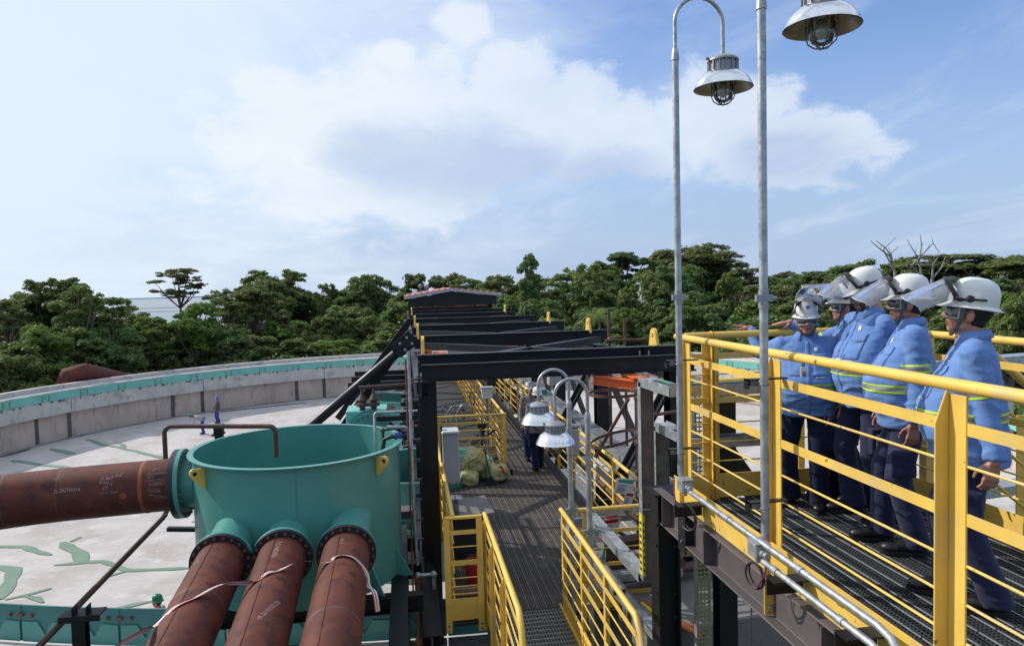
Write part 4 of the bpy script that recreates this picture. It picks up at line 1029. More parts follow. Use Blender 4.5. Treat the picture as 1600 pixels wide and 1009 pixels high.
for x in (.39, .77):
    mb = MB(); mb.box((x-.035, 8.20, WZ-.12), (x+.035, 8.212, WZ+1.22)); mb.box((x-.005, 8.212, WZ-.12), (x+.005, 8.26, WZ+1.22)); mb.build('post', YEL, gt)
for h, hh in ((1.06, .05), (.70, .06), (.15, .26)):
    mb = MB(); mb.box((.42, 8.214, WZ+h-hh/2), (.74, 8.222, WZ+h+hh/2)); mb.build('bar', YEL, gt)
for h in (.89, .52, .42, .33):
    mb = MB(); mb.tube([(.42, 8.22, WZ+h), (.74, 8.22, WZ+h)], .007, 6); mb.build('bar', YEL, gt)
mb = MB(); bolts(mb, [(x, 8.2, WZ-z) for x in (.39, .77) for z in (.03, .09)], (0, -1, 0), .012, .012); mb.build('bolt_set', GALD, gt)
# stair neck rails
def neck(x, lab, sx, y0, y1):
    t = thing('guardrail', lab, 'railing', (x, 7, WZ))
    for h in (1.235,)+tuple(h*.9 for h in W['bars']):
        pts = [(x, y0, WZ+h), (x, y1, WZ+h), (x, y1-.12, WZ+h-.10), (x, y1-.35, WZ+h-.55), (x, y1-.8, WZ+h-1.3)]
        if h > 1.2:
            mb = MB(); mb.tube(pts, .027, 12); mb.build('handrail', YEL, t, smooth=50)
        else:
            mb = MB()
            if h in (1.185*.9, .82*.9):
                for a, b in zip(pts[:2], pts[1:3]): mb.bar(a, b, .008, .05)
            else: mb.tube(pts, .008, 6)
            mb.build('bar', YEL, t)
    for y in (y0-.03, (y0+y1)/2+.45, (y0+y1)/2-.45):
        mb = MB(); mb.prism([(x, y, WZ-.15), (x+.055*sx, y, WZ-.15), (x+.055*sx, y, WZ+1.08), (x, y, WZ+1.2)], (0, .009, 0)); mb.box((x-.005, y-.06, WZ-.15), (x+.005, y, WZ+1.2)); mb.build('post', YEL, t)
    mb = MB(); mb.box((x-.004+.008*sx, y1, WZ), (x+.004+.008*sx, y0, WZ+.24)); mb.build('toe_board', YDK, t)
neck(.845, 'yellow stair guardrail on the left of the landing with a tag hung on it', -1, 8.3, 5.72)
neck(1.755, 'yellow stair guardrail on the right of the landing beside the lamp poles', 1, 8.25, 5.45)
gr9 = thing('guardrail', 'short yellow guardrail crossing behind the cable trays at the low lamp poles', 'railing', (2.4, 8.2, WZ))
rail_run(gr9, (1.85, 8.22, WZ), (3.06, 8.22, WZ), posts=None, hs=.9, bars=(1.05, .82, .60, .40), flat=(1.05, .60), toe=True, rr=.028)
for x in (2.05, 2.95):
    mb = MB(); mb.box((x-.035, 8.225, WZ-.1), (x+.035, 8.235, WZ+1.2)); mb.build('post', YEL, gr9)

# ------------------------------------------------------------------ cable trays by the platform
def tray(name, label, path, w_, h_, ups, inner=GALR, lid=True):
    t = thing(name, label, 'cable tray', tuple(path[0]))
    for a, b, up in zip(path, path[1:], ups):
        a = Vector(a); b = Vector(b); d = (b-a).normalized()
        P = [(-w_/2, -h_/2), (w_/2, -h_/2), (w_/2, h_/2), (w_/2-.004, h_/2), (w_/2-.004, -h_/2+.004), (-w_/2+.004, -h_/2+.004), (-w_/2+.004, h_/2), (-w_/2, h_/2)]
        mb = MB(); mb.sec(a-d*.0, b+d*.0, P, up); mb.build('channel', GALV, t)
        mb = MB(); mb.sec(a, b, [(-w_/2+.006, h_/2-.022), (w_/2-.006, h_/2-.022), (w_/2-.006, h_/2-.016), (-w_/2+.006, h_/2-.016)], up); mb.build('cover', inner, t)
    return t
x1 = at(1008, 600, Y=6.6).x; z1 = at(1005, 596, Y=6.6).z; z1b = at(1000, 905, Y=6.6).z; p1 = at(933, 812, Y=8.75)
t1 = tray('cable_tray', 'taller rusty backed cable tray rising between the low lamps and platform', [V(x1, 5.80, z1+.02), V(x1, 6.62, z1)], .13, .09, [(0, 0, 1)], GALV)
for a, b, up, inn in (((x1, 6.6, z1), (x1, 6.6, z1b), (0, -1, 0), GALR), ((x1-.02, 6.65, z1b), (x1-.04, 8.85, z1b-.03), (0, 0, 1), GALV), ((x1-.05, 8.82, z1b-.03), (3.2, 8.82, z1b-.03), (0, 0, 1), GALV), ((x1-.06, 5.85, z1+.018), (3.3, 5.85, z1+.018), (0, 0, 1), GALD)):
    q = tray('x', 'x', [a, b], .13, .09, [up], inn)
    for c_ in list(q.children): mw = org(c_); c_.parent = t1; c_.location = mw-org(t1)
    bpy.data.objects.remove(q)
x2 = at(1032, 662, Y=6.75).x; z2 = at(1028, 665, Y=6.75).z; z2b = at(1013, 990, Y=6.75).z
t2 = tray('cable_tray', 'shorter clean galvanised cable tray beside the black platform column', [V(x2, 5.82, z2+.02), V(x2, 6.77, z2)], .14, .09, [(0, 0, 1)], GALV)
for a, b, up, inn in (((x2, 6.75, z2), (x2, 6.75, z2b), (0, -1, 0), GALD), ((x2-.06, 6.7, z2b+.0), (x2-.20, 8.2, z2b+.02), (0, 0, 1), GALV), ((x2-.2, 8.15, z2b+.02), (3.2, 8.15, z2b+.02), (0, 0, 1), GALV), ((x2-.065, 5.88, z2+.018), (3.3, 5.88, z2+.018), (0, 0, 1), GALD)):
    q = tray('x', 'x', [a, b], .14, .09, [up], inn)
    for c_ in list(q.children): mw = org(c_); c_.parent = t2; c_.location = mw-org(t2)
    bpy.data.objects.remove(q)
t3 = tray('cable_tray', 'lowest flat cable tray crossing behind the stair guardrail', [V(2.05, 9.6, 6.75), V(2.15, 7.2, 6.75)], .14, .08, [(0, 0, 1)], GALV)
q = tray('x', 'x', [V(2.05, 9.55, 6.75), V(3.2, 9.55, 6.75)], .14, .08, [(0, 0, 1)], GALV)
for c_ in list(q.children): c_.location = org(c_)-org(t3); c_.parent = t3
bpy.data.objects.remove(q)
for t_, xx, zz1 in ((t1, x1-.066, 7.55), (t2, x2-.071, 7.45)):
    mb = MB(); mb.box((xx-.002, 6.565, zz1-.38), (xx, 6.645, zz1+.22)); mb.box((xx-.001, 6.548, zz1-.38), (xx+.022, 6.550, zz1+.22)); lb = mb.build('warning_strip', mat('yellow_label', (.72, .60, .03), .5), t_)
    mb = MB()
    for k in range(8): mb.box((xx-.004, 6.580, zz1-.34+k*.065), (xx-.002, 6.63, zz1-.31+k*.065)); mb.box((xx+.003, 6.5465, zz1-.34+k*.065), (xx+.018, 6.548, zz1-.31+k*.065))
    mb.build('black_print', INK, lb)
    mb = MB(); mb.box((xx-.006, 6.535, zz1+.27), (xx+.14, 6.542, zz1+.285)); mb.build('tie', GALV, t_)
for (mtc, dx, t_, xx, zz1) in ((GRNC, .02, t1, x1, z1), (BLKC, -.02, t1, x1, z1), (BLKC, .0, t2, x2, z2), (BLKC, .03, t2, x2, z2), (BLKC, -.03, t2, x2, z2)):
    mb = MB(); mb.tube([(xx+dx, 6.5, zz1+.01), (xx+dx*1.2, 6.2, zz1+.06), (xx+dx, 6.0, zz1+.055), (xx+dx+.15, 5.86+dx, zz1+.055), (xx+.8, 5.86+dx, zz1+.055)], .010, 6); mb.build('cable', mtc, t_)
mb = MB(); mb.tube([(2.35, 8.75, 7.0), (2.38, 8.70, 6.95), (2.40, 8.62, 6.75), (2.36, 8.6, 6.55)], .014, 6); tag(mb.build('cable', GRNC), 'green cable hanging out of the cable tray', 'cable')
# slotted strut post
so = thing('slotted_post', 'slotted galvanised channel post under the raised platform', 'post', (2.68, 6.3, 1))
mb = MB(); xs0, xs1 = 2.63, 2.77
mb.box((xs0, 6.3, 1.0), (xs0+.02, 6.304, 9.0)); mb.box((xs1-.02, 6.3, 1.0), (xs1, 6.304, 9.0))
z = 1.0
for k in range(3): xk = xs0+.02+k*.0335; mb.box((xk+.022, 6.3, 1), (xk+.0335, 6.304, 9))
while z < 9.0: mb.box((xs0, 6.3005, z), (xs1, 6.3035, z+.016)); z += .042
mb.build('slotted_face', mat('strut_face', (.36, .33, .20), .5, .4, var=.2, scale=10), so)
mb = MB(); mb.box((xs0-.003, 6.3, 1), (xs0, 6.36, 9)); mb.box((xs1, 6.3, 1), (xs1+.003, 6.36, 9)); mb.build('side_flange', GALV, so)
# rusty scaffold with cage hoops
sf = thing('scaffold_ladder', 'rusty tube scaffold ladder with two safety hoops by the walkway', 'scaffold', (2.95, 9.0, 1))
hx, hy = 2.98, 9.0
for (x, y, z1_) in ((2.98, 9.0, 8.64), (3.12, 9.5, 8.55)):
    mb = MB(); mb.tube([(x, y, 4), (x, y, z1_)], .026, 10); mb.build('tube', RUSTD, sf, smooth=50)
for (z, tl) in ((8.56, .0), (7.96, .05)):
    mb = MB(); c = V(2.66, 9.02, z)
    pts = [c+V(.33*math.cos(a), .30*math.sin(a), .012+tl*1.6*math.cos(a)) for a in np.linspace(.35, 2*math.pi-.35, 28)]
    mb.v = []
    for p in pts:
        rad = (p-c); rad.z = 0; rad.normalize()
        mb.v += [p+V(0, 0, -.02), p+V(0, 0, .02), p+V(0, 0, .02)-rad*.008, p+V(0, 0, -.02)-rad*.008]
    mb.f = [(4*i+a, 4*i+4+a, 4*i+4+(a+1) % 4, 4*i+(a+1) % 4) for i in range(len(pts)-1) for a in range(4)]
    mb.build('hoop', RUSTO if False else RUSTD, sf)
for z in (8.6, 8.5, 8.02, 7.9, 7.5, 7.2, 7.05):
    mb = MB(); mb.cyl((2.98, 8.94, z), (2.98, 9.06, z), .045, n=8); mb.cyl((2.93, 9, z), (3.03, 9, z), .03, n=6); mb.build('coupler', RUSTD, sf)
for (a, b) in (((2.95, 9.3, 8.45), (2.55, 9.6, 7.6)), ((2.98, 9.0, 8.25), (3.9, 9.1, 8.3)), ((2.98, 9.0, 7.95), (3.9, 9.3, 7.98)), ((2.6, 8.9, 7.15), (3.2, 8.2, 6.8)), ((2.6, 9.0, 6.8), (3.3, 8.3, 6.4))):
    mb = MB(); mb.tube([a, b], .024, 9); mb.build('tube', RUSTD, sf, smooth=50)
sf2 = thing('scaffold_tube', 'two rusty scaffold tubes standing up above the roof beams with a ledger', 'scaffold', (3.47, 12, 6))
s0 = at(951, 482, Y=12); s1 = at(976, 497, Y=12.4)
mb = MB(); mb.tube([(s0.x, 12, 6), s0], .028, 9); mb.build('tube', RUSTD, sf2, smooth=50)
mb = MB(); mb.tube([(s1.x, 12.4, 6), s1], .026, 9); mb.build('tube', RUSTD, sf2, smooth=50)
a_ = at(946, 532, Y=11.9); mb = MB(); mb.tube([a_, at(1016, 530, Y=11.9)], .026, 9); mb.build('ledger', RUSTD, sf2, smooth=50)
mb = MB(); mb.sphere(V(s0.x, 11.95, a_.z), .06, 8, 6); mb.build('coupler', RUSTD, sf2)
mb = MB(); mb.tube([(3.66, 14.3, 5), (3.66, 14.3, 8.7)], .03, 8); tag(mb.build('scaffold_tube', mat('grey_brown_tube', (.20, .16, .13), .6)), 'upright brown tube in front of a right hand bridge column', 'scaffold')
ob = thing('orange_beam', 'short bright orange hoist beam under the front roof beam', 'beam', (2.95, 9.2, 8.75))
mb = MB(); mb.ibeam((2.72, 10.25, 8.60), (3.20, 9.75, 8.56), .14, .13, .014, .012); mb.build('web', ORNG, ob)
mb = MB(); mb.ibeam((3.25, 9.70, 8.58), (3.25, 10.6, 8.58), .20, .17, .014, .012); mb.build('web', ORNG, ob)
# left post and sill next to walkway (lamp-like box heads)
for i, (x, y, z, lab, mt) in enumerate(((1.72, 15.6, 7.55, 'white push button box on a post behind the bags', CABW), (1.98, 17.0, 7.62, 'dark floodlight head on a post behind the bags', DRKB))):
    t = thing('control_post', lab, 'control box', (x, y, WZ))
    mb = MB(); mb.tube([(x, y, WZ), (x, y, z)], .025, 8); mb.build('post', GALD, t)
    mb = MB(); mb.prism([(x-.10, y-.06, z), (x+.10, y-.06, z), (x+.13, y-.06, z+.24), (x-.13, y-.06, z+.24)], (0, .16, 0)); mb.build('box', mt, t, bevel=.01)
    mb = MB(); mb.box((x-.14, y-.08, z+.24), (x+.14, y+.12, z+.26)); mb.build('lid', CABG if i == 0 else BLK, t)
# ------------------------------------------------------------------ mixing tank on the left
TC = V(-1.41, 9.47, 0); TR = 1.27; TZ0, TZ1 = 6.40, 8.05
tank = thing('mixing_tank', 'big open teal steel tank beside the bridge with yellow lifting lugs', 'tank', tuple(TC+V(0, 0, TZ0)))
mb = MB(); mb.lathe(TC, [(0, TZ0), (TR, TZ0), (TR, TZ1-.03), (TR, TZ1-.012), (TR-.014, TZ1-.012), (TR-.014, TZ0+.02), (0, TZ0+.02)], 96); mb.build('shell', TEAL, tank, smooth=40)
mb = MB(); mb.lathe(TC, [(TR-.016, TZ1-.012), (TR+.055, TZ1-.012), (TR+.055, TZ1), (TR-.016, TZ1), (TR-.016, TZ1-.012)], 96); mb.build('rim_flange', TEAL, tank, smooth=30)
for a in (-84, 20, 140):
    mb = MB(); c_, s_ = math.cos(R(a)), math.sin(R(a)); mb.bar(TC+V((TR+.001)*c_, (TR+.001)*s_, TZ0+.03), TC+V((TR+.001)*c_, (TR+.001)*s_, TZ1-.03), .006, .012, up=(c_, s_, 0)); mb.build('weld_seam', TEAL, tank)
mb = MB(); mb.lathe(TC, [(TR, TZ0+.25), (TR+.003, TZ0+.256), (TR, TZ0+.262)], 96); mb.build('weld_seam', TEAL, tank, smooth=60)
def tank_lug(a):
    c_, s_ = math.cos(R(a)), math.sin(R(a)); o = TC+V(TR*c_, TR*s_, 0); u = V(c_, s_, 0)
    mb = MB(); pts = [o+V(0, 0, TZ1-.28), o+u*.035+V(0, 0, TZ1-.28), o+u*.16+V(0, 0, TZ1-.14)]+[o+u*(.13+.055*math.cos(t))+V(0, 0, TZ1-.085+.055*math.sin(t)) for t in np.linspace(-.3, 2.2, 6)]+[o+V(0, 0, TZ1-.03)]
    mb.prism(pts, V(-s_, c_, 0)*.022); l = mb.build('lifting_lug', YEL, tank, bevel=.003)
    mb = MB(); q = o+u*.125+V(0, 0, TZ1-.09); n_ = V(-s_, c_, 0); mb.cyl(q-n_*.003, q+n_*.026, .024, n=12); mb.build('lug_hole', DRKB, l)
tank_lug(-138); tank_lug(-38); tank_lug(95)
def flange_bolts(c, axis, r, n_, rb=.016, l=.10, m_=BOLT, name='flange_bolt', par=None):
    x, y, d = frame(axis); proto = None
    for j in range(n_):
        a = 2*math.pi*(j+.5)/n_; off = x*r*math.cos(a)+y*r*math.sin(a)
        if proto is None:
            mb = MB(); p = c+off; mb.cyl(p-d*l/2, p+d*l/2, rb*.55, n=6); mb.cyl(p-d*l/2, p-d*(l/2-.02), rb, n=6); mb.cyl(p+d*(l/2-.02), p+d*l/2, rb, n=6); proto = mb.build(name, m_, par); o0 = off
        else: inst(proto, par, off-o0)
# three outlet pipes
lab = ('leftmost of the three big rusty pipes leaving the teal tank', 'middle one of the three big rusty pipes leaving the teal tank', 'right hand one of the three big rusty pipes, with the tape looped over it')
PIPES = []
for i, (x, lb) in enumerate(zip((-1.955, -1.345, -.695), lab)):
    c = V(x*1.024, 7.78, 7.18); d = V((.02, .03, .0)[i], -1, -.092).normalized(); zc = c-d*.06
    q = V(x, 8.55, 7.33)
    mb = MB(); mb.tube([c-d*.09, c-d*.9], .240, 40); mb.build('nozzle', TEAL, tank, smooth=40)
    mb = MB(); mb.cyl(c-d*.075, c-d*.03, .315, n=40); mb.build('nozzle_flange', TEAL, tank, smooth=30)
    pp = thing('rusty_pipe', lb, 'pipe', tuple(c), 'big rusty outlet pipes of the teal tank')
    e = c+d*5.2
    mb = MB(); mb.tube([c+d*.02, c+d*2.6, e], .252, 48); mb.build('pipe_body', RUST, pp, smooth=40)
    mb = MB(); mb.cyl(c-d*.028, c+d*.025, .315, n=40); mb.build('flange', FLG, pp, smooth=30)
    xs_, ys_, _ = frame(d); up = ys_ if ys_.z > 0 else -ys_
    rt_ = xs_ if xs_.x > 0 else -xs_
    w0 = c+(up*math.cos(R(12))-rt_*math.sin(R(12)))*.2525
    mb = MB(); mb.tube([w0+d*.06, w0+d*3.4], .006, 6); mb.build('weld_seam', RUST, pp)
    for s in ((1.0,), (2.05,), (1.55,))[i]:
        mb = MB(); mb.lathe(c+d*s, [(.252, -.02), (.255, -.008), (.255, .008), (.252, .02)], 40, axis=d); mb.build('weld_band', RUSTD, pp, smooth=60)
    flange_bolts(c-d*.025, d, .283, 20, .017, .13, BOLT, 'flange_bolt', pp)
    PIPES.append((c, d, up, rt_))
# chalk writing that follows the round pipe
def chalk(par, text, axis0, axd, up, side, r, s0, ang, size, rot=0.0, matl=CHALK, flip=1, slant=.15):
    """text runs along axd from axis0 + axd*s0, baseline at angle ang (from 'up' towards 'side')"""
    cu = bpy.data.curves.new('t', 'FONT'); cu.body = text; cu.size = size; cu.resolution_u = 2; cu.offset = -.0012
    ob = bpy.data.objects.new('t', cu); C.objects.link(ob); dg = bpy.context.evaluated_depsgraph_get()
    me = bpy.data.meshes.new_from_object(ob.evaluated_get(dg)); bpy.data.objects.remove(ob)
    bm = bmesh.new(); bm.from_mesh(me); bmesh.ops.triangulate(bm, faces=bm.faces); bm.to_mesh(me); bm.free()
    o = org(par); j = rng.random()*9
    for v in me.vertices:
        x, y = v.co.x, v.co.y
        x += y*slant+size*.05*mnoise.noise(V(x*10+j, y*10, 1)); y += size*.10*mnoise.noise(V(x*7+j, 3, 2))
        xx = x*math.cos(rot)-y*math.sin(rot); yy = x*math.sin(rot)+y*math.cos(rot)
        a = ang-yy/r; rr_ = r+.0025
        v.co = axis0+axd*(s0+flip*xx)+(up*math.cos(a)+side*math.sin(a))*rr_-o
    me.materials.append(matl); return link('chalk_writing', me, par)
for (i, txt, s0, a, sz) in ((0, 'J-1 / 02', .24, -25, .07), (0, 'FO-07 / 82L2', 1.25, -42, .06), (1, 'J-2 HYDRO', .16, 5, .07), (1, '82.20210.02.70', 1.30, 40, .06), (2, '03/11', .2, 0, .05)):
    c, d, up, rt_ = PIPES[i]; chalk(bpy.data.objects.get(['rusty_pipe.001', 'rusty_pipe.002', 'rusty_pipe.003'][i]), txt, c, d, up, rt_, .252, s0, R(a), sz, rot=.35 if i == 1 and s0 > 1 else 0, flip=1 if i != 1 else 1)
# inlet pipe from the left
c = V(-2.80, 9.36, 7.655); d = V(-1, -.02, -.03).normalized()
mb = MB(); mb.tube([V(-2.64, 9.37, 7.66), c-d*.02], .30, 40); mb.build('nozzle', TEAL, tank, smooth=40)
mb = MB(); mb.cyl(c-d*.03, c+d*.02, .425, n=48); mb.build('nozzle_flange', TEAL, tank, smooth=30)
ip = thing('rusty_pipe', 'big rusty pipe with chalk writing entering the teal tank from the left', 'pipe', tuple(c))
e1 = c+d*1.35; e2 = e1+V(-.62, -.10, -.015); e3 = e2+V(-2.2, -.75, -.05)
mb = MB(); mb.tube([c+d*.05, c+d*.6, e1], .318, 48); mb.build('pipe_body', RUST, ip, smooth=40)
mb = MB(); mb.tube([e1, e1.lerp(e2, .5)+V(0, .012, 0), e2], .318, 48); mb.build('bend', RUST, ip, smooth=40)
mb = MB(); mb.tube([e2, e3], .318, 48); mb.build('pipe_body', RUST, ip, smooth=40)
mb = MB(); mb.cyl(c+d*.022, c+d*.085, .425, n=48); mb.build('flange', FLG, ip, smooth=30)
mb = MB(); mb.lathe(c+d*.42, [(.318, -.025), (.3225, -.01), (.3225, .01), (.318, .025)], 48, axis=d); mb.build('weld_band', RUSTO, ip, smooth=60)
for p_, dd_ in ((e1, d), (e2, V(-1, -.25, -.02).normalized())):
    mb = MB(); mb.lathe(p_, [(.318, -.012), (.3205, 0), (.318, .012)], 48, axis=dd_); mb.build('weld_band', RUSTD, ip, smooth=60)
flange_bolts(c+d*.02, d, .385, 28, .017, .16, BOLT, 'flange_bolt', ip)
up = V(0, 0, 1); sd_ = V(0, -1, 0)
T_ = lambda txt, s, a, sz, rot=0: chalk(ip, txt, c, d, up, sd_, .318, s, R(a), sz, rot, flip=-1)
T_('-J-1', .30, 42, .060); T_('ENCHIMENTO', .34, 52, .040); T_('02/1', .34, 60, .045); T_('FORNECIMENTO', .355, 67, .037); T_('HYDRO', .31, 76, .052); T_('CS/GN', .33, 87, .050, -.15); T_('03/11/2009', .32, 97, .046, -.3)
T_('J-2', .70, 48, .065); T_('JUNT', .86, 54, .060); T_('RAIZ', .87, 62, .050); T_('J-2', .78, 66, .055); T_('CS', .83, 75, .050); T_('03/11/2009', .85, 84, .042)
T_('82L282F0014', 1.40, 72, .060); T_('J-2', 1.40, 43, .050)
mb = MB(); q = c+d*.60; mb.sphere(q+V(0, -.318*math.sin(R(92)), .318*math.cos(R(92))), (.045, .006, .04), 12, 8); mb.build('rust_patch', RUSTO, ip)
# thin brown water pipe looping over the rim
wp = thing('water_pipe', 'thin brown pipe looping over the tank rim and sloping down to lower left', 'pipe', (-3.0, 9.8, 7))
ax = at(258, 700, Y=10.5); zt = at(300, 664, Y=10.5).z; bx = at(431, 690, Y=10.1)
pts = [V(ax.x, 10.5, 7.05), V(ax.x, 10.5, zt-.10)]+arcpts((ax.x+.10, 10.5, zt-.10), .10, (-1, 0, 0), (0, 0, 1), 0, math.pi/2, 5)[1:]
pts += [V(bx.x-.08, 10.1, zt+.0)]+arcpts((bx.x-.08, 10.1, zt-.08), .08, (0, 0, 1), (1, 0, 0), 0, math.pi/2, 5)[1:]+[V(bx.x, 10.1, at(432, 714, Y=10.1).z)]
mb = MB(); mb.tube(pts, .032, 14); mb.build('upper_run', RUSTD, wp, smooth=50)
lo = at(60, 1010, Z=6.35); p0 = V(ax.x, 10.5, 7.10)
mb = MB(); mb.tube([p0, V(ax.x, 10.48, 7.02), V(ax.x-.05, 10.42, 6.92), lo, lo+(lo-V(ax.x-.05, 10.42, 6.92))*.3], .036, 14); mb.build('lower_run', RUSTD, wp, smooth=50)
mb = MB(); mb.cyl((ax.x+.01, 10.38, 6.96), (ax.x-.06, 10.6, 7.0), .02, n=6); mb.build('clamp', DRKB, wp)
mb = MB(); q = at(341, 668, Y=10.47); mb.box((q.x-.05, 10.45, 6.3), (q.x+.05, 10.55, q.z-.02)); mb.box((q.x-.07, 10.38, q.z-.10), (q.x+.07, 10.57, q.z-.075)); mb.box((q.x-.05, 10.40, q.z-.07), (q.x+.06, 10.55, q.z+.05)); mb.build('prop', BLK, wp)
ps = at(108, 968, Y=8.05)
sp = thing('pipe_stand', 'black steel post with a cradle carrying the thin sloping pipe', 'stand', (ps.x, 8.1, 1))
mb = MB(); mb.ibeam((ps.x+.02, 8.25, 1), (ps.x+.02, 8.25, ps.z-.03), .13, .13); mb.build('post', BLK, sp)
mb = MB(); mb.box((ps.x-.16, 8.15, ps.z-.03), (ps.x+.26, 8.35, ps.z-.012)); mb.box((ps.x-.16, 8.15, ps.z-.08), (ps.x+.26, 8.165, ps.z-.03)); mb.build('cap', BLK, sp)
for dx in (-.02, .12):
    mb = MB(); mb.box((ps.x+dx, 8.15, ps.z-.012), (ps.x+dx+.008, 8.28, ps.z+.08)); mb.build('cradle_side', BLK, sp)
# support frame
fr = thing('tank_frame', 'black steel frame carrying the teal tank', 'frame', (-1.4, 9.4, 1))
for x in (-2.42, -.18): 
    mb = MB(); mb.ibeam((x, 4.0, 6.28), (x, 11.0, 6.28), .20, .22); mb.build('long_beam', BLK, fr)
for y in (8.5, 9.5, 10.5):
    mb = MB(); mb.ibeam((-2.6, y, 6.27), (.1, y, 6.27), .15, .20); mb.build('cross_beam', BLK, fr)
for x, y in ((-2.42, 10.5), (-.18, 10.5), (-2.42, 5.0), (-.18, 5.0)):
    mb = MB(); mb.ibeam((x, y, 1), (x, y, 6.17), .2, .2); mb.build('leg', BLK, fr)
mb = MB(); mb.box((-2.68, 4.2, 6.40), (-2.36, 8.6, 6.42)); mb.box((-2.68, 4.2, 6.3), (-2.66, 8.6, 6.40)); mb.build('edge_plate', BRN, fr)
g0 = at(262, 826, Y=9.6)
mb = MB(); mb.bar((g0.x, 9.6, g0.z), (-2.55, 9.55, g0.z-.03), .07, .05); mb.build('bracket_arm', BLK, fr)
mb = MB(); mb.prism([(g0.x+.35, 9.56, g0.z-.05), (g0.x+.75, 9.56, g0.z-.05), (-2.5, 9.56, g0.z-.25), (-2.5, 9.56, g0.z-.30)], (0, .02, 0)); mb.build('bracket_brace', BLK, fr)
for a in (-75, -45, -20, 200):
    mb = MB(); c_, s_ = math.cos(R(a)), math.sin(R(a)); o = TC+V(TR*c_, TR*s_, 0); mb.prism([o+V(0, 0, 6.75), o+V(.22*c_, .22*s_, 6.40), o+V(0, 0, 6.40)], (-s_*.015, c_*.015, 0)); mb.build('support_gusset', TEAL, tank)
# tape draped across the pipes
tp = thing('barrier_tape', 'red and white barrier tape draped across the three big pipes', 'tape', (-1.4, 6.6, 7.5))
def on_pipe(i, y, ang):
    c, d, up, rt_ = PIPES[i]; s = (c.y-y); return c+d*s+(up*math.cos(R(ang))+rt_*math.sin(R(ang)))*.262
path = [at(150, 1030, Y=5.7), at(215, 990, Y=5.95), on_pipe(0, 6.32, -48), on_pipe(0, 6.46, -18), on_pipe(0, 6.60, 14), on_pipe(0, 6.70, 30)+V(.12, .06, .05), on_pipe(1, 6.84, -28), on_pipe(1, 6.93, -4), on_pipe(1, 7.02, 22), on_pipe(1, 7.05, 32)+V(.13, .03, .06), on_pipe(2, 7.12, -30), on_pipe(2, 7.18, -8), on_pipe(2, 7.18, 25), on_pipe(2, 7.12, 62), on_pipe(2, 7.05, 92), at(585, 925, Y=6.95), at(590, 955, Y=6.9)]
Q = []
for i in range(len(path)-1):
    p0, p1, p2, p3 = path[max(0, i-1)], path[i], path[i+1], path[min(len(path)-1, i+2)]
    for k in range(6):
        t = k/6; Q.append(.5*((2*p1)+(p2-p0)*t+(2*p0-5*p1+4*p2-p3)*t*t+(3*p1-p0-3*p2+p3)*t**3))
Q.append(path[-1])
for (o0, o1, mt) in ((-.03, -.010, TAPEW), (-.010, .002, TAPER), (.002, .014, TAPEW), (.014, .03, TAPER)):
    mb = MB()
    for i, q in enumerate(Q):
        d = (Q[min(i+1, len(Q)-1)]-Q[max(0, i-1)]).normalized(); s = d.cross(V(0, 0, 1)).normalized()
        tw = .5*mnoise.noise(V(i*.10, 0, 3))+(.9 if 30 < i < 36 or i < 10 else .25); s = (s*math.cos(tw)+s.cross(d)*math.sin(tw))
        mb.v += [q+s*o0, q+s*o1]
    mb.f = [(2*i, 2*i+1, 2*i+3, 2*i+2) for i in range(len(Q)-1)]
    mb.build('tape_stripe', mt, tp, smooth=60)

# ------------------------------------------------------------------ feedwell and teal launders in the basin
fw = thing('feedwell', 'teal round feedwell hanging in the middle of the basin', 'tank', (1.3, 34.3, 3))
mb = MB(); mb.lathe((1.3, 34.3, 0), [(3.75, 2.6), (3.75, 5.1), (3.83, 5.1), (3.83, 5.16), (3.70, 5.16), (3.70, 2.6)], 72); mb.build('shell', TEAL, fw, smooth=30)
for y in (32.2, 34.3, 36.4):
    mb = MB(); mb.bar((-2.6, y, 5.75), (4.9, y, 5.75), .18, .4); mb.build('cross_girder', BLK, fw)
for a, b in (((-2.5, 31.0, 5.45), (.5, 33.5, 5.45)), ((-2.5, 33.0, 5.5), (.5, 31.0, 5.5)), ((-2.9, 34, 5.5), (.3, 36, 5.5))):
    mb = MB(); mb.bar(a, b, .12, .06); mb.build('brace', GALV, fw)
mb = MB(); mb.tube([(-2.3, 31.4, 4.85), (0, 31.0, 4.95), (1.4, 30.8, 4.95)], .06, 8); mb.build('spray_pipe', RUSTO, fw)
ln = thing('teal_launder', 'teal open feed launder running below the left side of the bridge', 'launder', (.9, 20, 4.8))
mb = MB()
for x in (-.25, 1.9): mb.box((x, 13.2, 4.7), (x+.02, 30.8, 5.55))
mb.box((-.25, 13.2, 4.68), (1.92, 30.8, 4.70)); mb.box((-.25, 13.2, 4.7), (1.92, 13.22, 5.55)); mb.build('trough', TEAL, ln)
for y in np.arange(15, 30, 2.1):
    mb = MB(); mb.bar((-.3, y, 5.62), (2.0, y, 5.62), .14, .12); mb.build('cross_tie', BLK, ln)
    mb = MB(); mb.bar((-.2, y+.2, 5.75), (1.9, y+1.7, 5.75), .08, .06); mb.build('diagonal_tie', GALD, ln)
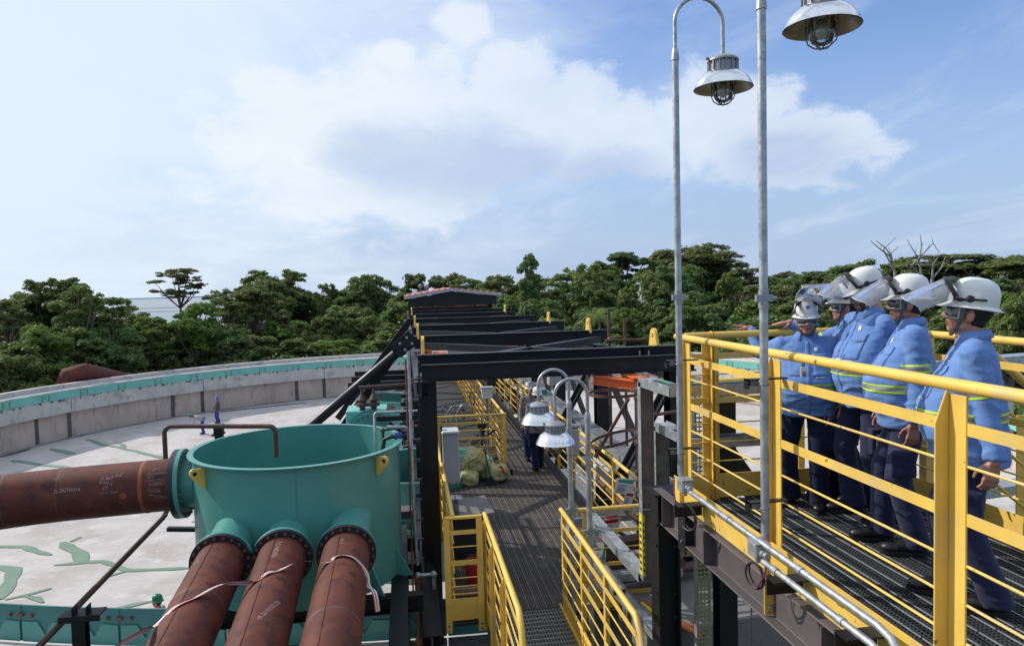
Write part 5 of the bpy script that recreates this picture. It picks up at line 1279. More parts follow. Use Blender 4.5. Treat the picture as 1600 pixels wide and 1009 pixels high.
# flanged box with two valves between tank and bridge
fb = thing('valve_box', 'teal flanged outlet with two rusty valves behind the tank rim', 'valve', (-.7, 12.6, 6))
q = at(576, 672, Y=12.6)
mb = MB(); mb.cyl((q.x, 12.55, q.z), (q.x, 13.4, q.z), .36, n=32); mb.build('nozzle', TEAL, fb, smooth=40)
mb = MB(); mb.cyl((q.x, 12.50, q.z), (q.x, 12.55, q.z), .30, n=32); mb.build('blind_plate', TEAL, fb, smooth=30)
flange_bolts(V(q.x, 12.53, q.z), V(0, -1, 0), .255, 18, .018, .06, GALV, 'flange_bolt', fb)
mb = MB(); mb.box((q.x-.38, 12.62, q.z+.05), (q.x+.32, 13.3, q.z+.34)); mb.build('upper_box', TEAO, fb, bevel=.01)
for dx in (-.10, .10):
    mb = MB(); mb.lathe((q.x+dx, 12.7, q.z+.34), [(.05, 0), (.05, .06), (.10, .07), (.10, .12), (.05, .13), (.075, .18), (.05, .24), (.025, .28), (.025, .40), (0, .4)], 14); mb.build('valve', RUSTD, fb, smooth=40)
mb = MB(); mb.tube([(q.x-.15, 12.7, q.z+.74), (q.x+.9, 12.7, q.z+.76)], .03, 8); mb.build('air_pipe', RUSTD, fb)
t2_ = at(620, 680, Y=13.0)
mb = MB(); mb.lathe((.2, 15.2, 0), [(1.5, 4.3), (1.5, 6.25), (1.56, 6.25), (1.56, 6.30), (1.46, 6.30), (1.46, 4.3)], 60); tag(mb.build('teal_basin', TEAL, None, smooth=30), 'small teal round basin under the bridge behind the tank', 'tank')

# ------------------------------------------------------------------ pipework at the left bridge column
pw = thing('pipework', 'thin galvanised and rusty riser pipes left of the black bridge column', 'pipework', (.06, 9.3, 5))
def vx(x, y, Y): q = at(x, y, Y=Y); return q
g1 = vx(645, 720, 9.3)
mb = MB(); mb.tube([(g1.x-.01, 9.3, 9.2), (g1.x-.01, 9.3, 7.2), (g1.x+.02, 9.3, 6.4)], .020, 10); mb.build('riser', GALV, pw, smooth=50)
mb = MB(); mb.tube([(g1.x-.05, 9.34, 9.1), (g1.x-.05, 9.34, 6.0)], .012, 8); mb.build('riser', RUSTO, pw, smooth=50)
z0 = vx(650, 898, 9.3).z; xa = g1.x+.02; xb = vx(678, 898, 9.3).x
mb = MB(); mb.tube([(xa, 9.28, z0), (xb, 9.28, z0)], .026, 8); mb.sphere((xa, 9.28, z0), .045, 10, 7); mb.sphere((xb, 9.28, z0), .045, 10, 7); mb.tube([(xb, 9.28, z0), (xb, 9.28, z0-.35)], .024, 10); mb.build('tee', GALV, pw, smooth=50)
mb = MB(); mb.tube([(xa, 9.28, z0), (xa, 9.28, z0-.36)], .032, 10); mb.build('riser', RUSTO, pw, smooth=50)
for y_, rr_ in ((942, .05), (998, .065)):
    zz1 = vx(652, y_, 9.3).z; mb = MB(); mb.sphere((xa, 9.28, zz1), rr_, 10, 8); mb.sphere((xb+.01, 9.28, zz1), rr_, 10, 8); mb.tube([(xa, 9.28, zz1), (xb, 9.28, zz1)], rr_*.6, 10); mb.build('tee', RUSTO, pw, smooth=50)
zz1 = vx(652, 942, 9.3).z
mb = MB(); mb.tube([(xa, 9.28, zz1), (xa, 9.28, 4)], .036, 10); mb.build('riser', RUSTD, pw, smooth=50)
mb = MB(); mb.tube([(xb, 9.28, zz1), (xb+.01, 9.28, 4)], .034, 10); mb.build('riser', RUSTO, pw, smooth=50)
cl = thing('cable_ladder', 'black upright cable ladder fixed beside the bridge column', 'ladder', (.1, 9.9, 5))
for x in (.02, .16):
    mb = MB(); mb.box((x-.012, 9.9, 4.9), (x+.012, 9.96, 9.0)); mb.build('stile', BLK, cl)
for i in range(14):
    mb = MB(); z = 5.1+i*.28; mb.box((.02, 9.91, z), (.16, 9.95, z+.03)); mb.build('rung', BRN, cl)
sb = thing('pipe_bracket', 'black bracket arm with thin pipes and a blue valve at the tank rim', 'bracket', (.1, 9.8, 7.9))
za = vx(640, 655, 9.75).z; xl = vx(588, 655, 9.75).x
mb = MB(); mb.ang((xl, 9.75, za), (.14, 9.75, za), .06, .008); mb.build('arm', BLK, sb)
mb = MB(); q = vx(608, 660, 9.75); mb.bar(q, (.14, 9.75, vx(655, 697, 9.75).z), .04, .04); mb.build('brace', BLK, sb)
q = vx(585, 650, 9.7); mb = MB(); mb.tube([(q.x, 9.7, vx(585, 705, 9.7).z), (q.x, 9.7, q.z+.03), (q.x+.03, 9.7, q.z+.05), (.12, 9.72, q.z+.04)], .016, 8); mb.build('pipe', GALV, sb, smooth=50)
q = vx(598, 672, 9.6); mb = MB(); mb.tube([(q.x, 9.6, vx(598, 702, 9.6).z), (q.x, 9.6, q.z)], .02, 8); mb.sphere((q.x, 9.6, q.z), .035); mb.tube([(q.x, 9.6, q.z), (.12, 9.62, q.z+.03)], .016, 8); mb.build('pipe', RUSTD, sb, smooth=50)
q = vx(598, 702, 9.55); e = vx(612, 682, 9.5); mb = MB(); mb.tube([q-V(0, 0, .1), q, q.lerp(e, .45)+V(-.03, 0, .06), e, e+V(.05, 0, 0)], .028, 8); mb.build('hose', BLKC, sb, smooth=50)
q = vx(622, 681, 9.5); mb = MB(); mb.cyl(q+V(-.04, 0, 0), q+V(.05, 0, 0), .05, n=12); mb.tube([q+V(.05, 0, 0), q+V(.2, .1, .0)], .02, 8); mb.build('blue_valve', BLUEP, sb, smooth=40)
q = vx(640, 672, 9.5); mb = MB(); mb.tube([q+V(-.3, 0, .06), q+V(-.06, 0, .05), q, q+V(0, 0, -.35)], .022, 8); mb.build('pipe', GALV, sb, smooth=50)
# things seen in the dark between tank and column
for i, (p, s, m_, lab) in enumerate((((-.10, 10.9, 6.55), (.25, .3, .12), BRN, 'grey steel base plate between tank and bridge column'), ((-.05, 11.6, 5.3), (.3, .5, .6), CONL, 'pale concrete pad low between tank and bridge column'))):
    mb = MB(); mb.box((p[0]-s[0]/2, p[1]-s[1]/2, p[2]), (p[0]+s[0]/2, p[1]+s[1]/2, p[2]+s[2])); tag(mb.build('base_plate', m_, bevel=.005), lab, 'plate')
# things under the raised platform
bk = thing('concrete_block', 'grey concrete block with paler patches below the raised platform', 'block', (4, 8, 1))
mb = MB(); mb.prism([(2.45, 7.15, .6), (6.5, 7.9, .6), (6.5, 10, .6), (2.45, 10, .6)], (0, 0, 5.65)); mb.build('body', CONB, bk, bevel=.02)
mb = MB(); mb.ibeam((2.4, 8.6, 6.55), (6.4, 9.4, 6.55), .2, .45); tag(mb.build('steel_beam', mat('brown_beam', (.08, .05, .042), .7, var=.3)), 'rusty brown beam lying behind the concrete block', 'beam')
mb = MB(); mb.tube([(2.5, 7.6, 6.42), (3.02, 7.05, 6.25)], .045, 10); tag(mb.build('rusty_tube', RUSTO, smooth=40), 'short rusty tube end poking out over the concrete block', 'pipe')
mb = MB(); mb.tube([(2.4, 8.3, 6.40), (5.5, 8.8, 6.45)], .06, 10); tag(mb.build('rusty_tube', RUSTD, smooth=40), 'long rusty tube lying along the back of the concrete block', 'pipe')
mb = MB(); mb.tube([(2.45, 7.4, 6.5), (2.6, 7.1, 6.42), (2.72, 7.0, 6.2), (2.72, 7.0, 5.2)], .028, 8); tag(mb.build('hose', YELC, smooth=40), 'yellow hose hanging over the concrete block edge', 'hose')
mb = MB(); mb.tube([(3.22, 6.4, 7.9), (3.24, 6.4, 5.0)], .008, 6); tag(mb.build('hanging_wire', GALD), 'thin wire hanging below the platform channel', 'wire')
tb = MB(); tb.box((3.5, 8.6, 6.3), (4.4, 9.6, 6.62)); tag(tb.build('placeholder_heap', BLUEP, bevel=.15), 'blue tarpaulin heap in the shade under the platform', 'placeholder')  # stands in for an indistinct blue item under the platform
sk = MB(); sk.sphere((3.9, 8.9, 6.75), (.35, .3, .42), 14, 9)
for i, v in enumerate(sk.v): sk.v[i] = tuple(Vector(v)+Vector(v).normalized()*.09*mnoise.noise(Vector(v)*4))
tag(sk.build('sack', mat('grey_sack', (.20, .19, .18), .9, bump=.4), smooth=60), 'grey sack in the shade under the platform', 'sack')
mb = MB(); mb.box((2.3, 7.6, 6.9), (3.4, 7.72, 6.98)); tag(mb.build('timber', WOOD), 'pale timber plank behind the slotted post', 'plank')

# ------------------------------------------------------------------ things on the walkway
cb = thing('control_cabinet', 'tall pale grey control cabinet beside the black bridge column', 'cabinet', (.62, 10.9, WZ))
mb = MB(); mb.box((.49, 10.8, 7.02), (.745, 11.1, 7.80)); mb.build('body', CABG, cb, bevel=.01)
mb = MB(); mb.prism([(.475, 10.76, 7.80), (.76, 10.76, 7.80), (.75, 10.76, 7.835), (.50, 10.76, 7.835)], (0, .36, 0)); mb.build('hood', CABW, cb, bevel=.01)
mb = MB(); mb.box((.515, 10.792, 7.06), (.735, 10.80, 7.77)); d_ = mb.build('door', CABG, cb, bevel=.004)
mb = MB(); mb.box((.505, 10.785, 7.3), (.512, 10.795, 7.6)); mb.build('hinge_strip', CABW, d_)
mb = MB(); mb.box((.47, 10.9, 5.9), (.50, 11.0, 7.9)); mb.build('stand', BLK, cb)
tbx = thing('metal_box', 'small grey blue metal box under the control cabinet', 'box', (.72, 10.7, WZ))
q = at(716, 774, Y=10.6)
mb = MB(); mb.box((q.x-.10, 10.4, 6.72), (q.x+.06, 10.8, 6.86)); mb.build('body', mat('box_blue_grey', (.22, .25, .30), .4, .3), tbx, bevel=.01)
mb = MB(); mb.box((q.x-.08, 10.39, 6.74), (q.x+.04, 10.398, 6.82)); mb.build('label_plate', CABW, tbx)
mb = MB(); mb.box((q.x-.14, 10.45, WZ), (q.x+.10, 10.85, 6.72)); mb.build('pedestal', DRKB, tbx)
wb = thing('crate', 'dark crate with a worn plywood lid behind the yellow gate', 'crate', (.8, 10, WZ))
mb = MB(); mb.box((.56, 9.75, 6.32), (1.04, 10.42, 6.865)); mb.build('body', DRKB, wb)
mb = MB(); mb.prism([(.48, 9.62, 6.872), (1.13, 9.70, 6.872), (1.07, 10.46, 6.90), (.55, 10.28, 6.90)], (0, 0, .022)); mb.build('lid', PLY, wb)
mb = MB(); mb.prism([(.56, 9.63, 6.896), (.64, 9.64, 6.896), (.67, 10.31, 6.924), (.60, 10.29, 6.924)], (0, 0, .002)); mb.build('lid_strip', DRKB, wb)
for a, b in (((.50, 8.9, 6.16), (.98, 8.9, 6.16)), ((.50, 8.9, 6.16), (.50, 9.6, 6.16)), ((.55, 9.3, 6.35), (.98, 9.3, 6.35))):
    mb = MB(); mb.bar(a, b, .05, .09); mb.build('timber_batten', WOOD, wb)
bu = thing('bucket', 'red plastic bucket behind the bars of the yellow gate', 'bucket', (.78, 9.1, WZ))
mb = MB(); mb.lathe((.80, 9.25, WZ), [(0, .01), (.11, .01), (.14, .30), (.148, .30), (.148, .31), (.13, .31), (.105, .03), (0, .03)], 24); mb.build('body', REDP, bu, smooth=40)
mb = MB(); mb.torus((.80, 9.25, WZ+.30), .145, .004, axis=(0, .5, 1), n=20, m_=5); mb.build('handle', GALD, bu)
bp = MB(); bp.tube([(.505, 9.35, 6.2), (.50, 9.4, 7.1)], .02, 8); tag(bp.build('pole', mat('blue_white_pole', (.10, .20, .5), .4)), 'thin blue pole standing behind the yellow gate', 'pole')
def bag(p, rx, ry, h, seed, lab, tip=0):
    t = thing('rubbish_bag', lab, 'bag', tuple(p), 'stuffed yellow rubbish bags')
    mb = MB(); mb.sphere(p+V(0, 0, h/2), (rx, ry, h/2), 44, 30)
    for i, v in enumerate(mb.v):
        v = Vector(v); u = v-(p+V(0, 0, h/2)); q = Vector((u.x/rx, u.y/ry, u.z/(h/2)))
        sq = max(abs(q.x), abs(q.y), abs(q.z)); u = u*(1+.20*(1-sq)/max(.3, sq)*.9)
        u += u.normalized()*(.050*mnoise.noise(v*7+V(seed, 0, 0))+.045*(.5-abs(mnoise.noise(v*13+V(0, seed, 0)))))
        z = p.z+h/2+u.z; mb.v[i] = (p.x+h*0+u.x, p.y+u.y, max(p.z+.004, z))
    mb.build('sack_body', BAGM, t, smooth=80)
    mb = MB(); r_ = random.Random(seed)
    for k in range(9):
        a = r_.uniform(0, 6.28); top = p+V(tip, 0, h*1.02); e = top+V(.06*math.cos(a), .06*math.sin(a), r_.uniform(.02, .08)); s = V(-math.sin(a), math.cos(a), 0)*.025
        mb.add([top-V(0, 0, .06)+s*.6, top-V(0, 0, .06)-s*.6, e-s, e+s], [(0, 1, 2, 3)])
    mb.build('bag_neck', BAGM, t)
    return t
bag(V(1.13, 14.05, WZ), .20, .22, .30, 1, 'low yellow rubbish bag squashed beneath the upper bag')
bag(V(1.28, 14.20, WZ+.20), .22, .20, .50, 2, 'largest yellow rubbish bag, lying on top of the others', .08)
bag(V(1.50, 14.35, WZ), .14, .16, .36, 4, 'narrow yellow rubbish bag wedged between the big one and the tagged one')
tg = bag(V(1.72, 14.15, WZ), .22, .20, .36, 5, 'yellow rubbish bag with a red tag, nearest the fence corner')
mb = MB(); mb.prism([(1.74, 13.97, 6.44), (1.80, 13.95, 6.45), (1.86, 13.93, 6.32), (1.80, 13.94, 6.30)], (0, .004, .0)); mb.build('red_tag', REDP, tg)
bm_ = thing('broom', 'black broom leaning between the yellow rubbish bags', 'broom', (1.56, 13.9, WZ))
mb = MB(); mb.tube([(1.56, 13.9, 6.2), (1.47, 14.7, 7.05)], .014, 8); mb.build('stick', DRKB, bm_)
mb = MB(); mb.prism([(1.45, 13.86, WZ+.01), (1.67, 13.86, WZ+.01), (1.59, 13.88, WZ+.17), (1.54, 13.88, WZ+.17)], (0, .05, .01)); mb.build('bristles', mat('broom_bristles', (.015, .016, .022), .9, bump=.5), bm_)
rp_ = MB(); rp_.tube([(1.05, 13.98, 6.55), (1.28, 13.96, 6.64), (1.45, 14.1, 6.78), (1.50, 14.3, 6.84), (1.56, 14.3, 6.70), (1.62, 14.2, 6.45)], .012, 6); tag(rp_.build('rope', ROPE), 'tan rope lying across the yellow rubbish bags', 'rope')
# handwheel, valves and hoses by the bags
hw = thing('valve_stand', 'dark handwheel valve with tangled hoses behind the bags', 'valve', (1.5, 15.5, WZ))
mb = MB(); mb.torus((1.40, 15.7, 7.55), .13, .012, axis=(1, .4, 0), n=20, m_=6); mb.build('handwheel', BLK, hw)
mb = MB(); mb.tube([(1.55, 15.2, 5.6), (1.55, 15.2, 7.0)], .05, 10); mb.sphere((1.55, 15.2, 7.05), .11); mb.build('valve_body', DRKB, hw, smooth=40)
for k in range(5):
    r_ = random.Random(k+4); mb = MB(); pts = [V(1.5, 15.1, 7.0)]
    for j in range(5): pts.append(V(1.5+r_.uniform(-.35, .5), 15.0+r_.uniform(-.1, .3), 6.4+r_.uniform(0, .75)))
    mb.tube(pts, .012, 6); mb.build('hose', (BLKC, ROPE, BLKC, GALD, BLKC)[k], hw, smooth=60)
vs_ = thing('sampling_valve', 'cluster of thin sampling pipes with a blue handle left of the bags', 'valve', (.95, 15.4, WZ))
for k, x in enumerate((.82, .92, 1.04)):
    mb = MB(); mb.tube([(x, 15.4, 5.6), (x, 15.4, 7.3), (x+.12, 15.4, 7.45), (x+.22, 15.4, 7.42)], .022, 8); mb.build('pipe', GALD, vs_, smooth=50)
mb = MB(); mb.sphere((1.16, 15.35, 7.42), .085); mb.cyl((1.16, 15.3, 7.35), (1.16, 15.3, 7.1), .05, n=10); mb.build('valve_body', GALD, vs_, smooth=40)
mb = MB(); mb.torus((.78, 15.35, 7.40), .06, .016, axis=(0, 1, .3), n=16, m_=6, a0=0, a1=4); mb.build('blue_handle', BLUEP, vs_)
# signs tied on the right rail
def sign(p, w_, h, lab, rx, mat1=PAPER, green=True, par=None):
    t = thing('paper_sign', lab, 'sign', tuple(p)); u = V(.35, -.90, -.25).normalized(); v = V(.2, -.2, .95).normalized()
    u = V(math.cos(rx), -math.sin(rx)*.6, math.sin(rx)*-.5).normalized(); n_ = u.cross(v).normalized()
    o = Vector(p); mb = MB(); mb.prism([o, o+u*w_, o+u*w_+v*h, o+v*h], n_*.004); mb.build('sheet', mat1, t)
    fr_ = -n_ if n_.y > 0 else n_
    sgn = .0055 if n_.y < 0 else -.0015
    mb = MB(); mb.prism([o+u*w_*.12+v*h*.72+n_*sgn, o+u*w_*.88+v*h*.72+n_*sgn, o+u*w_*.88+v*h*.92+n_*sgn, o+u*w_*.12+v*h*.92+n_*sgn], n_*.001); mb.build('green_bar' if green else 'red_bar', GREENP if green else REDP, t)
    mb = MB()
    for k in range(6):
        a = .10+k*.09; mb.prism([o+u*w_*.15+v*h*a+n_*sgn, o+u*w_*(.5+.07*(k % 3))+v*h*a+n_*sgn, o+u*w_*(.5+.07*(k % 3))+v*h*(a+.035)+n_*sgn, o+u*w_*.15+v*h*(a+.035)+n_*sgn], n_*.001)
    mb.build('print_lines', INK, t)
q = at(958, 770, Y=9.6); sign(q, .26, .24, 'white sign with a green bar tied on the right hand walkway rail', .25)
q = at(972, 790, Y=9.3); sign(q, .12, .22, 'small white tag hanging below the green barred sign', .3, green=False)
q = at(930, 838, Y=8.9); sign(q, .30, .24, 'crumpled white sign with red print beside the near low lamp pole', -.1, green=False)
q = at(925, 835, Y=8.0); sign(q, .14, .10, 'small blue and white sticker on the low lamp pole clamp', .6)
mb = MB(); q = at(955, 815, Y=9.1); mb.sphere(q, (.10, .05, .12), 12, 8); mb.tube([q, q+V(.1, 0, .12)], .02, 6); tag(mb.build('red_valve', REDP, smooth=40), 'red valve among the signs on the walkway rail', 'valve')
q = at(752, 870, Y=7.3)
t = thing('paper_tag', 'white paper tag tied on the left stair guardrail', 'tag', tuple(q))
mb = MB(); mb.prism([(.835, 7.75, 6.92), (.835, 7.62, 6.99), (.80, 7.60, 6.85), (.80, 7.72, 6.78)], (.003, 0, 0)); mb.build('sheet', PAPER, t)
rp2 = MB(); rp2.tube([(.835, 7.55, 6.75), (.83, 7.5, 6.55), (.84, 7.45, 6.45), (.83, 7.42, 6.3)], .010, 6); tag(rp2.build('rope', ROPE), 'tan rope tied on the left stair guardrail', 'rope')
jb = thing('junction_box', 'grey box fixed on the walkway rail behind the low lamps', 'box', (2.9, 11, 7))
mb = MB(); q = at(897, 690, Y=11.6); mb.box((q.x-.10, 11.55, q.z-.22), (q.x+.08, 11.75, q.z+.22)); mb.build('body', CABG, jb, bevel=.02)
mb = MB(); mb.cyl((q.x-.12, 11.6, q.z+.26), (q.x+.1, 11.6, q.z+.26), .04, n=10); mb.build('top_gland', GALV, jb)
for i in range(7):   # cable tray runs and pipes outside the right walkway rail
    pass
ot = tray('cable_tray', 'long galvanised cable tray outside the right hand walkway rail', [V(3.55, 9.2, 7.15), V(3.55, 24, 7.15)], .30, .12, [(0, 0, 1)], GALD)
for k, (x, z, m_, lab) in enumerate(((3.32, 6.5, RUSTD, 'rusty pipe running low outside the right walkway rail'), (3.30, 6.85, CABG, 'grey pipe running outside the right walkway rail'))):
    mb = MB(); mb.tube([(x, 8.4, z), (x, 24, z)], .05, 10); tag(mb.build('side_pipe', m_, smooth=40), lab, 'pipe')
rg = random.Random(4)
for k, (x, y, z, s, m_, lab) in enumerate(((3.4, 12.4, 6.4, .32, CABW, 'white box outside the walkway rail, nearer one'), (3.42, 13.3, 6.35, .28, CABW, 'white box outside the walkway rail, farther one'), (3.5, 16.9, 7.6, .30, CABG, 'pale box with papers above the walkway rail'), (3.42, 18.4, 6.9, .34, TEAL, 'teal pump casing outside the walkway rail'))):
    mb = MB(); mb.box((x-s/2, y-s/2, z), (x+s/2, y+s/2, z+s*1.2)); tag(mb.build('equipment_box', m_, bevel=.02), lab, 'box')
# ------------------------------------------------------------------ people
def remesh(mb, voxel, smooth_it=4, sf=.5):
    me = mb.mesh('tmp'); ob = bpy.data.objects.new('tmp', me); C.objects.link(ob)
    m_ = ob.modifiers.new('r', 'REMESH'); m_.mode = 'VOXEL'; m_.voxel_size = voxel; m_.use_smooth_shade = True
    if smooth_it: s = ob.modifiers.new('s', 'SMOOTH'); s.iterations = smooth_it; s.factor = sf
    dg = bpy.context.evaluated_depsgraph_get()
    out = bpy.data.meshes.new_from_object(ob.evaluated_get(dg)); bpy.data.objects.remove(ob); bpy.data.meshes.remove(me)
    for p in out.polygons: p.use_smooth = True
    return out
def ik(a, c, l1, l2, pole):
    a = Vector(a); c = Vector(c); d = c-a; L = min(d.length, (l1+l2)*.995); u = d.normalized()
    x = (l1*l1-l2*l2+L*L)/(2*L); h = math.sqrt(max(0, l1*l1-x*x)); p = Vector(pole); p = (p-u*p.dot(u)).normalized()
    return a+u*x+p*h, a+u*L
def rings(mb, R_, n=28, T=None):
    """closed loft of elliptical rings (z, cx, cy, rx, ry)"""
    vs = []
    for z, cx, cy, rx, ry in R_:
        for j in range(n):
            t = 2*math.pi*j/n; c_, s_ = math.cos(t), math.sin(t); e = .86
            p = V(cx+rx*math.copysign(abs(c_)**e, c_), cy+ry*math.copysign(abs(s_)**e, s_), z); vs.append(T(p) if T else p)
    k = len(R_); fs = [(i*n+j, i*n+(j+1) % n, (i+1)*n+(j+1) % n, (i+1)*n+j) for i in range(k-1) for j in range(n)]
    fs += [tuple(range(n-1, -1, -1)), tuple(range((k-1)*n, k*n))]
    mb.add(vs, fs)
def capsule(mb, a, b, ra, rb, n=14):
    a = Vector(a); b = Vector(b); mb.tube([a, a.lerp(b, .5), b], [ra, (ra+rb)/2, rb], n); mb.sphere(a, ra, n, 8); mb.sphere(b, rb, n, 8)
def hand_prims(mb, w_, d, nrm, thumb, curls, k=1.0, straight=None):
    d = Vector(d).normalized(); nrm = Vector(nrm); nrm = (nrm-d*nrm.dot(d)).normalized(); s = Vector(thumb); s = (s-d*s.dot(d)-nrm*s.dot(nrm)).normalized()
    w_ = Vector(w_)
    def q(a, b, c_): return w_+d*a*k+s*b*k+nrm*c_*k
    P = [q(-.02, -.026, -.016), q(-.02, .026, -.016), q(-.02, .026, .016), q(-.02, -.026, .016), q(.092, -.040, -.011), q(.092, .042, -.011), q(.092, .042, .013), q(.092, -.040, .013)]
    mb.add(P, [(3, 2, 1, 0), (4, 5, 6, 7), (0, 1, 5, 4), (1, 2, 6, 5), (2, 3, 7, 6), (3, 0, 4, 7)])
    mb.sphere(q(.03, .026, .010), .020*k, 10, 7)
    for i, (off, L) in enumerate(((.033, .072), (.011, .080), (-.011, .074), (-.032, .060))):
        c_ = curls[i] if isinstance(curls, (list, tuple)) else curls
        p = q(.080, off, 0); pts = [p]; a = c_*.35; dirv = d+s*(off*1.6)
        for seg in (.46, .30, .24):
            dv = (dirv.normalized()*math.cos(a)+nrm*math.sin(a)); p = p+dv*L*seg*k; pts.append(p); a += c_
        mb.tube(pts, [.0100*k, .0092*k, .0086*k, .0070*k], 8); mb.sphere(pts[-1], .0070*k, 8, 6)
        for pp in pts[:-1]: mb.sphere(pp, .0096*k, 8, 6)
    t0 = q(.018, .026, .006); t1 = t0+(d*.62+s*.72+nrm*.25).normalized()*.040*k; t2 = t1+(d*.85+s*.28+nrm*.35).normalized()*.030*k; t3 = t2+(d*.95+nrm*.3).normalized()*.022*k
    mb.tube([t0, t1, t2, t3], [.0135*k, .0115*k, .0098*k, .0078*k], 8); mb.sphere(t3, .0078*k, 8, 6); mb.sphere(t1, .0115*k, 8, 6)
def head_prims(mb, X):
    """X maps head space (x right, y forward, z up, origin at head centre) to body space"""
    def sp(c_, r, rot=None):
        m2 = MB(); m2.sphere(c_, r, 18, 12, rot); mb.add([X(Vector(v)) for v in m2.v], m2.f)
    def tb(pts, r):
        m2 = MB(); m2.tube(pts, r, 10); mb.add([X(Vector(v)) for v in m2.v], m2.f)
    sp((0, -.012, .032), (.076, .096, .088)); sp((0, .028, -.030), (.063, .068, .088)); sp((0, .058, -.090), (.036, .030, .026))
    for s in (-1, 1):
        sp((s*.034, .052, -.028), (.030, .034, .036)); sp((s*.048, .018, -.068), (.020, .042, .026)); sp((s*.032, .084, .016), (.024, .012, .007))
        sp((s*.078, -.004, -.012), (.009, .024, .033), Matrix.Rotation(s*.35, 3, 'Z')); sp((s*.074, .004, -.030), (.008, .012, .014))
        sp((s*.013, .104, -.034), (.011, .013, .009))
    tb([(0, .088, .018), (0, .104, -.008), (0, .115, -.030)], [.010, .013, .016]); sp((0, .114, -.030), (.013, .013, .012))
    sp((0, .088, -.058), (.024, .013, .0065)); sp((0, .086, -.071), (.021, .013, .0075)); sp((0, .076, -.052), (.030, .018, .018))
    tb([(0, -.012, -.06), (0, -.030, -.20)], [.058, .062])
def person(label, base, fwd, H, right, left, head=(0, 0, 0), feet=None, fwd_feet=None, belly=.0, shirt_m=None, trous_m=None, skin=None, helmet=None, visor=None, vox=.0062,
           beard=False, goggles=True, bands=True, badge=None, bend=0.0, face=True, name='person', group=None, wide=1.0, hem=.80, collar=True, cargo=True, lean=0.0):
    """right/left = dict(w=wrist target in world coordinates, d=finger direction, n=palm normal, curl=..., pole=elbow pole) in world directions"""
    shirt_m = shirt_m or SHIRT; trous_m = trous_m or NAVY; skin = skin or SKIN
    k = H/1.72; root = thing(name, label, 'person', tuple(base), group); a = R(fwd)-math.pi/2
    root.rotation_euler = (0, 0, a); rot = Matrix.Rotation(-a, 3, 'Z'); B = Vector(base)
    L = lambda p: rot @ (Vector(p)-B)
    D_ = lambda d: rot @ Vector(d)
    def build(name_, me_or_mb, m_, par=None, smooth=None, **kw):
        me = me_or_mb if isinstance(me_or_mb, bpy.types.Mesh) else me_or_mb.mesh(name_, (0, 0, 0), smooth)
        if m_ is not None: me.materials.append(m_)
        me.name = name_; return link(name_, me, par or root, **kw)
    piv = V(0, 0, .94*k); RB = Matrix.Rotation(-bend, 3, 'X')
    def T(p):
        p = Vector(p)
        p = V(p.x, p.y+lean*max(0, p.z-.9*k), p.z)
        if not bend: return p
        f = min(1, max(0, (p.z-.86*k)/(.16*k))); q = RB @ (p-piv)+piv
        return p.lerp(q, f)
    # --- joints
    sh = {1: T(V(.178*wide, -.01, 1.395)*k), -1: T(V(-.178*wide, -.01, 1.395)*k)}
    arms = {}
    for sg, A in ((1, right), (-1, left)):
        w_ = L(A['w']) if 'w' in A else T(V(sg*.27*wide, A.get('fy', .08), .80)*k)
        pole = D_(A['pole']) if 'pole' in A else V(sg*.35, -1, -.1)
        e, w_ = ik(sh[sg], w_, .290*k, .262*k, pole)
        dd = D_(A['d']) if 'd' in A else (w_-e).normalized()+V(0, .12, -.1)
        nn = D_(A['n']) if 'n' in A else V(-sg, -.25, 0)
        th = D_(A['t']) if 't' in A else V(0, 1, .1)
        arms[sg] = (sh[sg], e, w_, dd, nn, th, A.get('curl', .42))
    feet = [L(f) for f in feet] if feet else [V(.11, .02, 0), V(-.11, -.02, 0)]
    fd = [D_(V(math.cos(R(q)), math.sin(R(q)), 0)) for q in (fwd_feet or (fwd-12, fwd+12))]
    hips = [V(.095, 0, .90)*k, V(-.095, 0, .90)*k]; legs = []
    for f, h, d in zip(feet, hips, fd):
        an = f+V(0, 0, .085*k)-d*.02; kn, an = ik(h, an, .425*k, .415*k, d+V(0, 0, 0)); legs.append((h, kn, an))
    # --- head transform
    yaw, pit, rol = head; HM = (Matrix.Rotation(R(yaw), 3, 'Z') @ Matrix.Rotation(R(-pit), 3, 'X') @ Matrix.Rotation(R(rol), 3, 'Y'))
    nb = T(V(0, -.012, 1.465)*k); hk = k*.99
    if bend: HM = Matrix.Rotation(-bend*.8, 3, 'X') @ HM
    hc = nb+(RB if bend else Matrix.Identity(3)) @ V(0, .022, .128)*k
    X = lambda p: hc+HM @ (Vector(p)*hk)
    HMi = HM.inverted()
    # --- body: one continuous surface
    b = MB(); head_prims(b, X); b.tube([T(V(0, -.015, 1.30)*k), nb, hc+HM @ V(0, -.02, -.07)], [.075*k, .060*k, .054*k], 14)
    rings(b, [(z*k, 0, y*k, rx*k*wide, ry*k) for z, y, rx, ry in ((.86, 0, .14, .10), (1.0, .0, .135, .095), (1.2, 0, .15, .10), (1.36, -.01, .165, .085), (1.43, -.01, .10, .065))], 20, T)
    for s_, e, w_, dd, nn, th, cu in arms.values():
        capsule(b, s_, e, .050*k, .040*k); capsule(b, e, w_, .039*k, .027*k); hand_prims(b, w_, dd, nn, th, cu, k*1.02)
    for (h, kn, an), d in zip(legs, fd): capsule(b, h, kn, .078*k, .052*k); capsule(b, kn, an, .050*k, .038*k); capsule(b, an+V(0, 0, -.03), an+d*.14+V(0, 0, -.055), .036*k, .028*k)
    me = remesh(b, vox, 3 if vox < .008 else 2, .45); me.materials.append(skin)
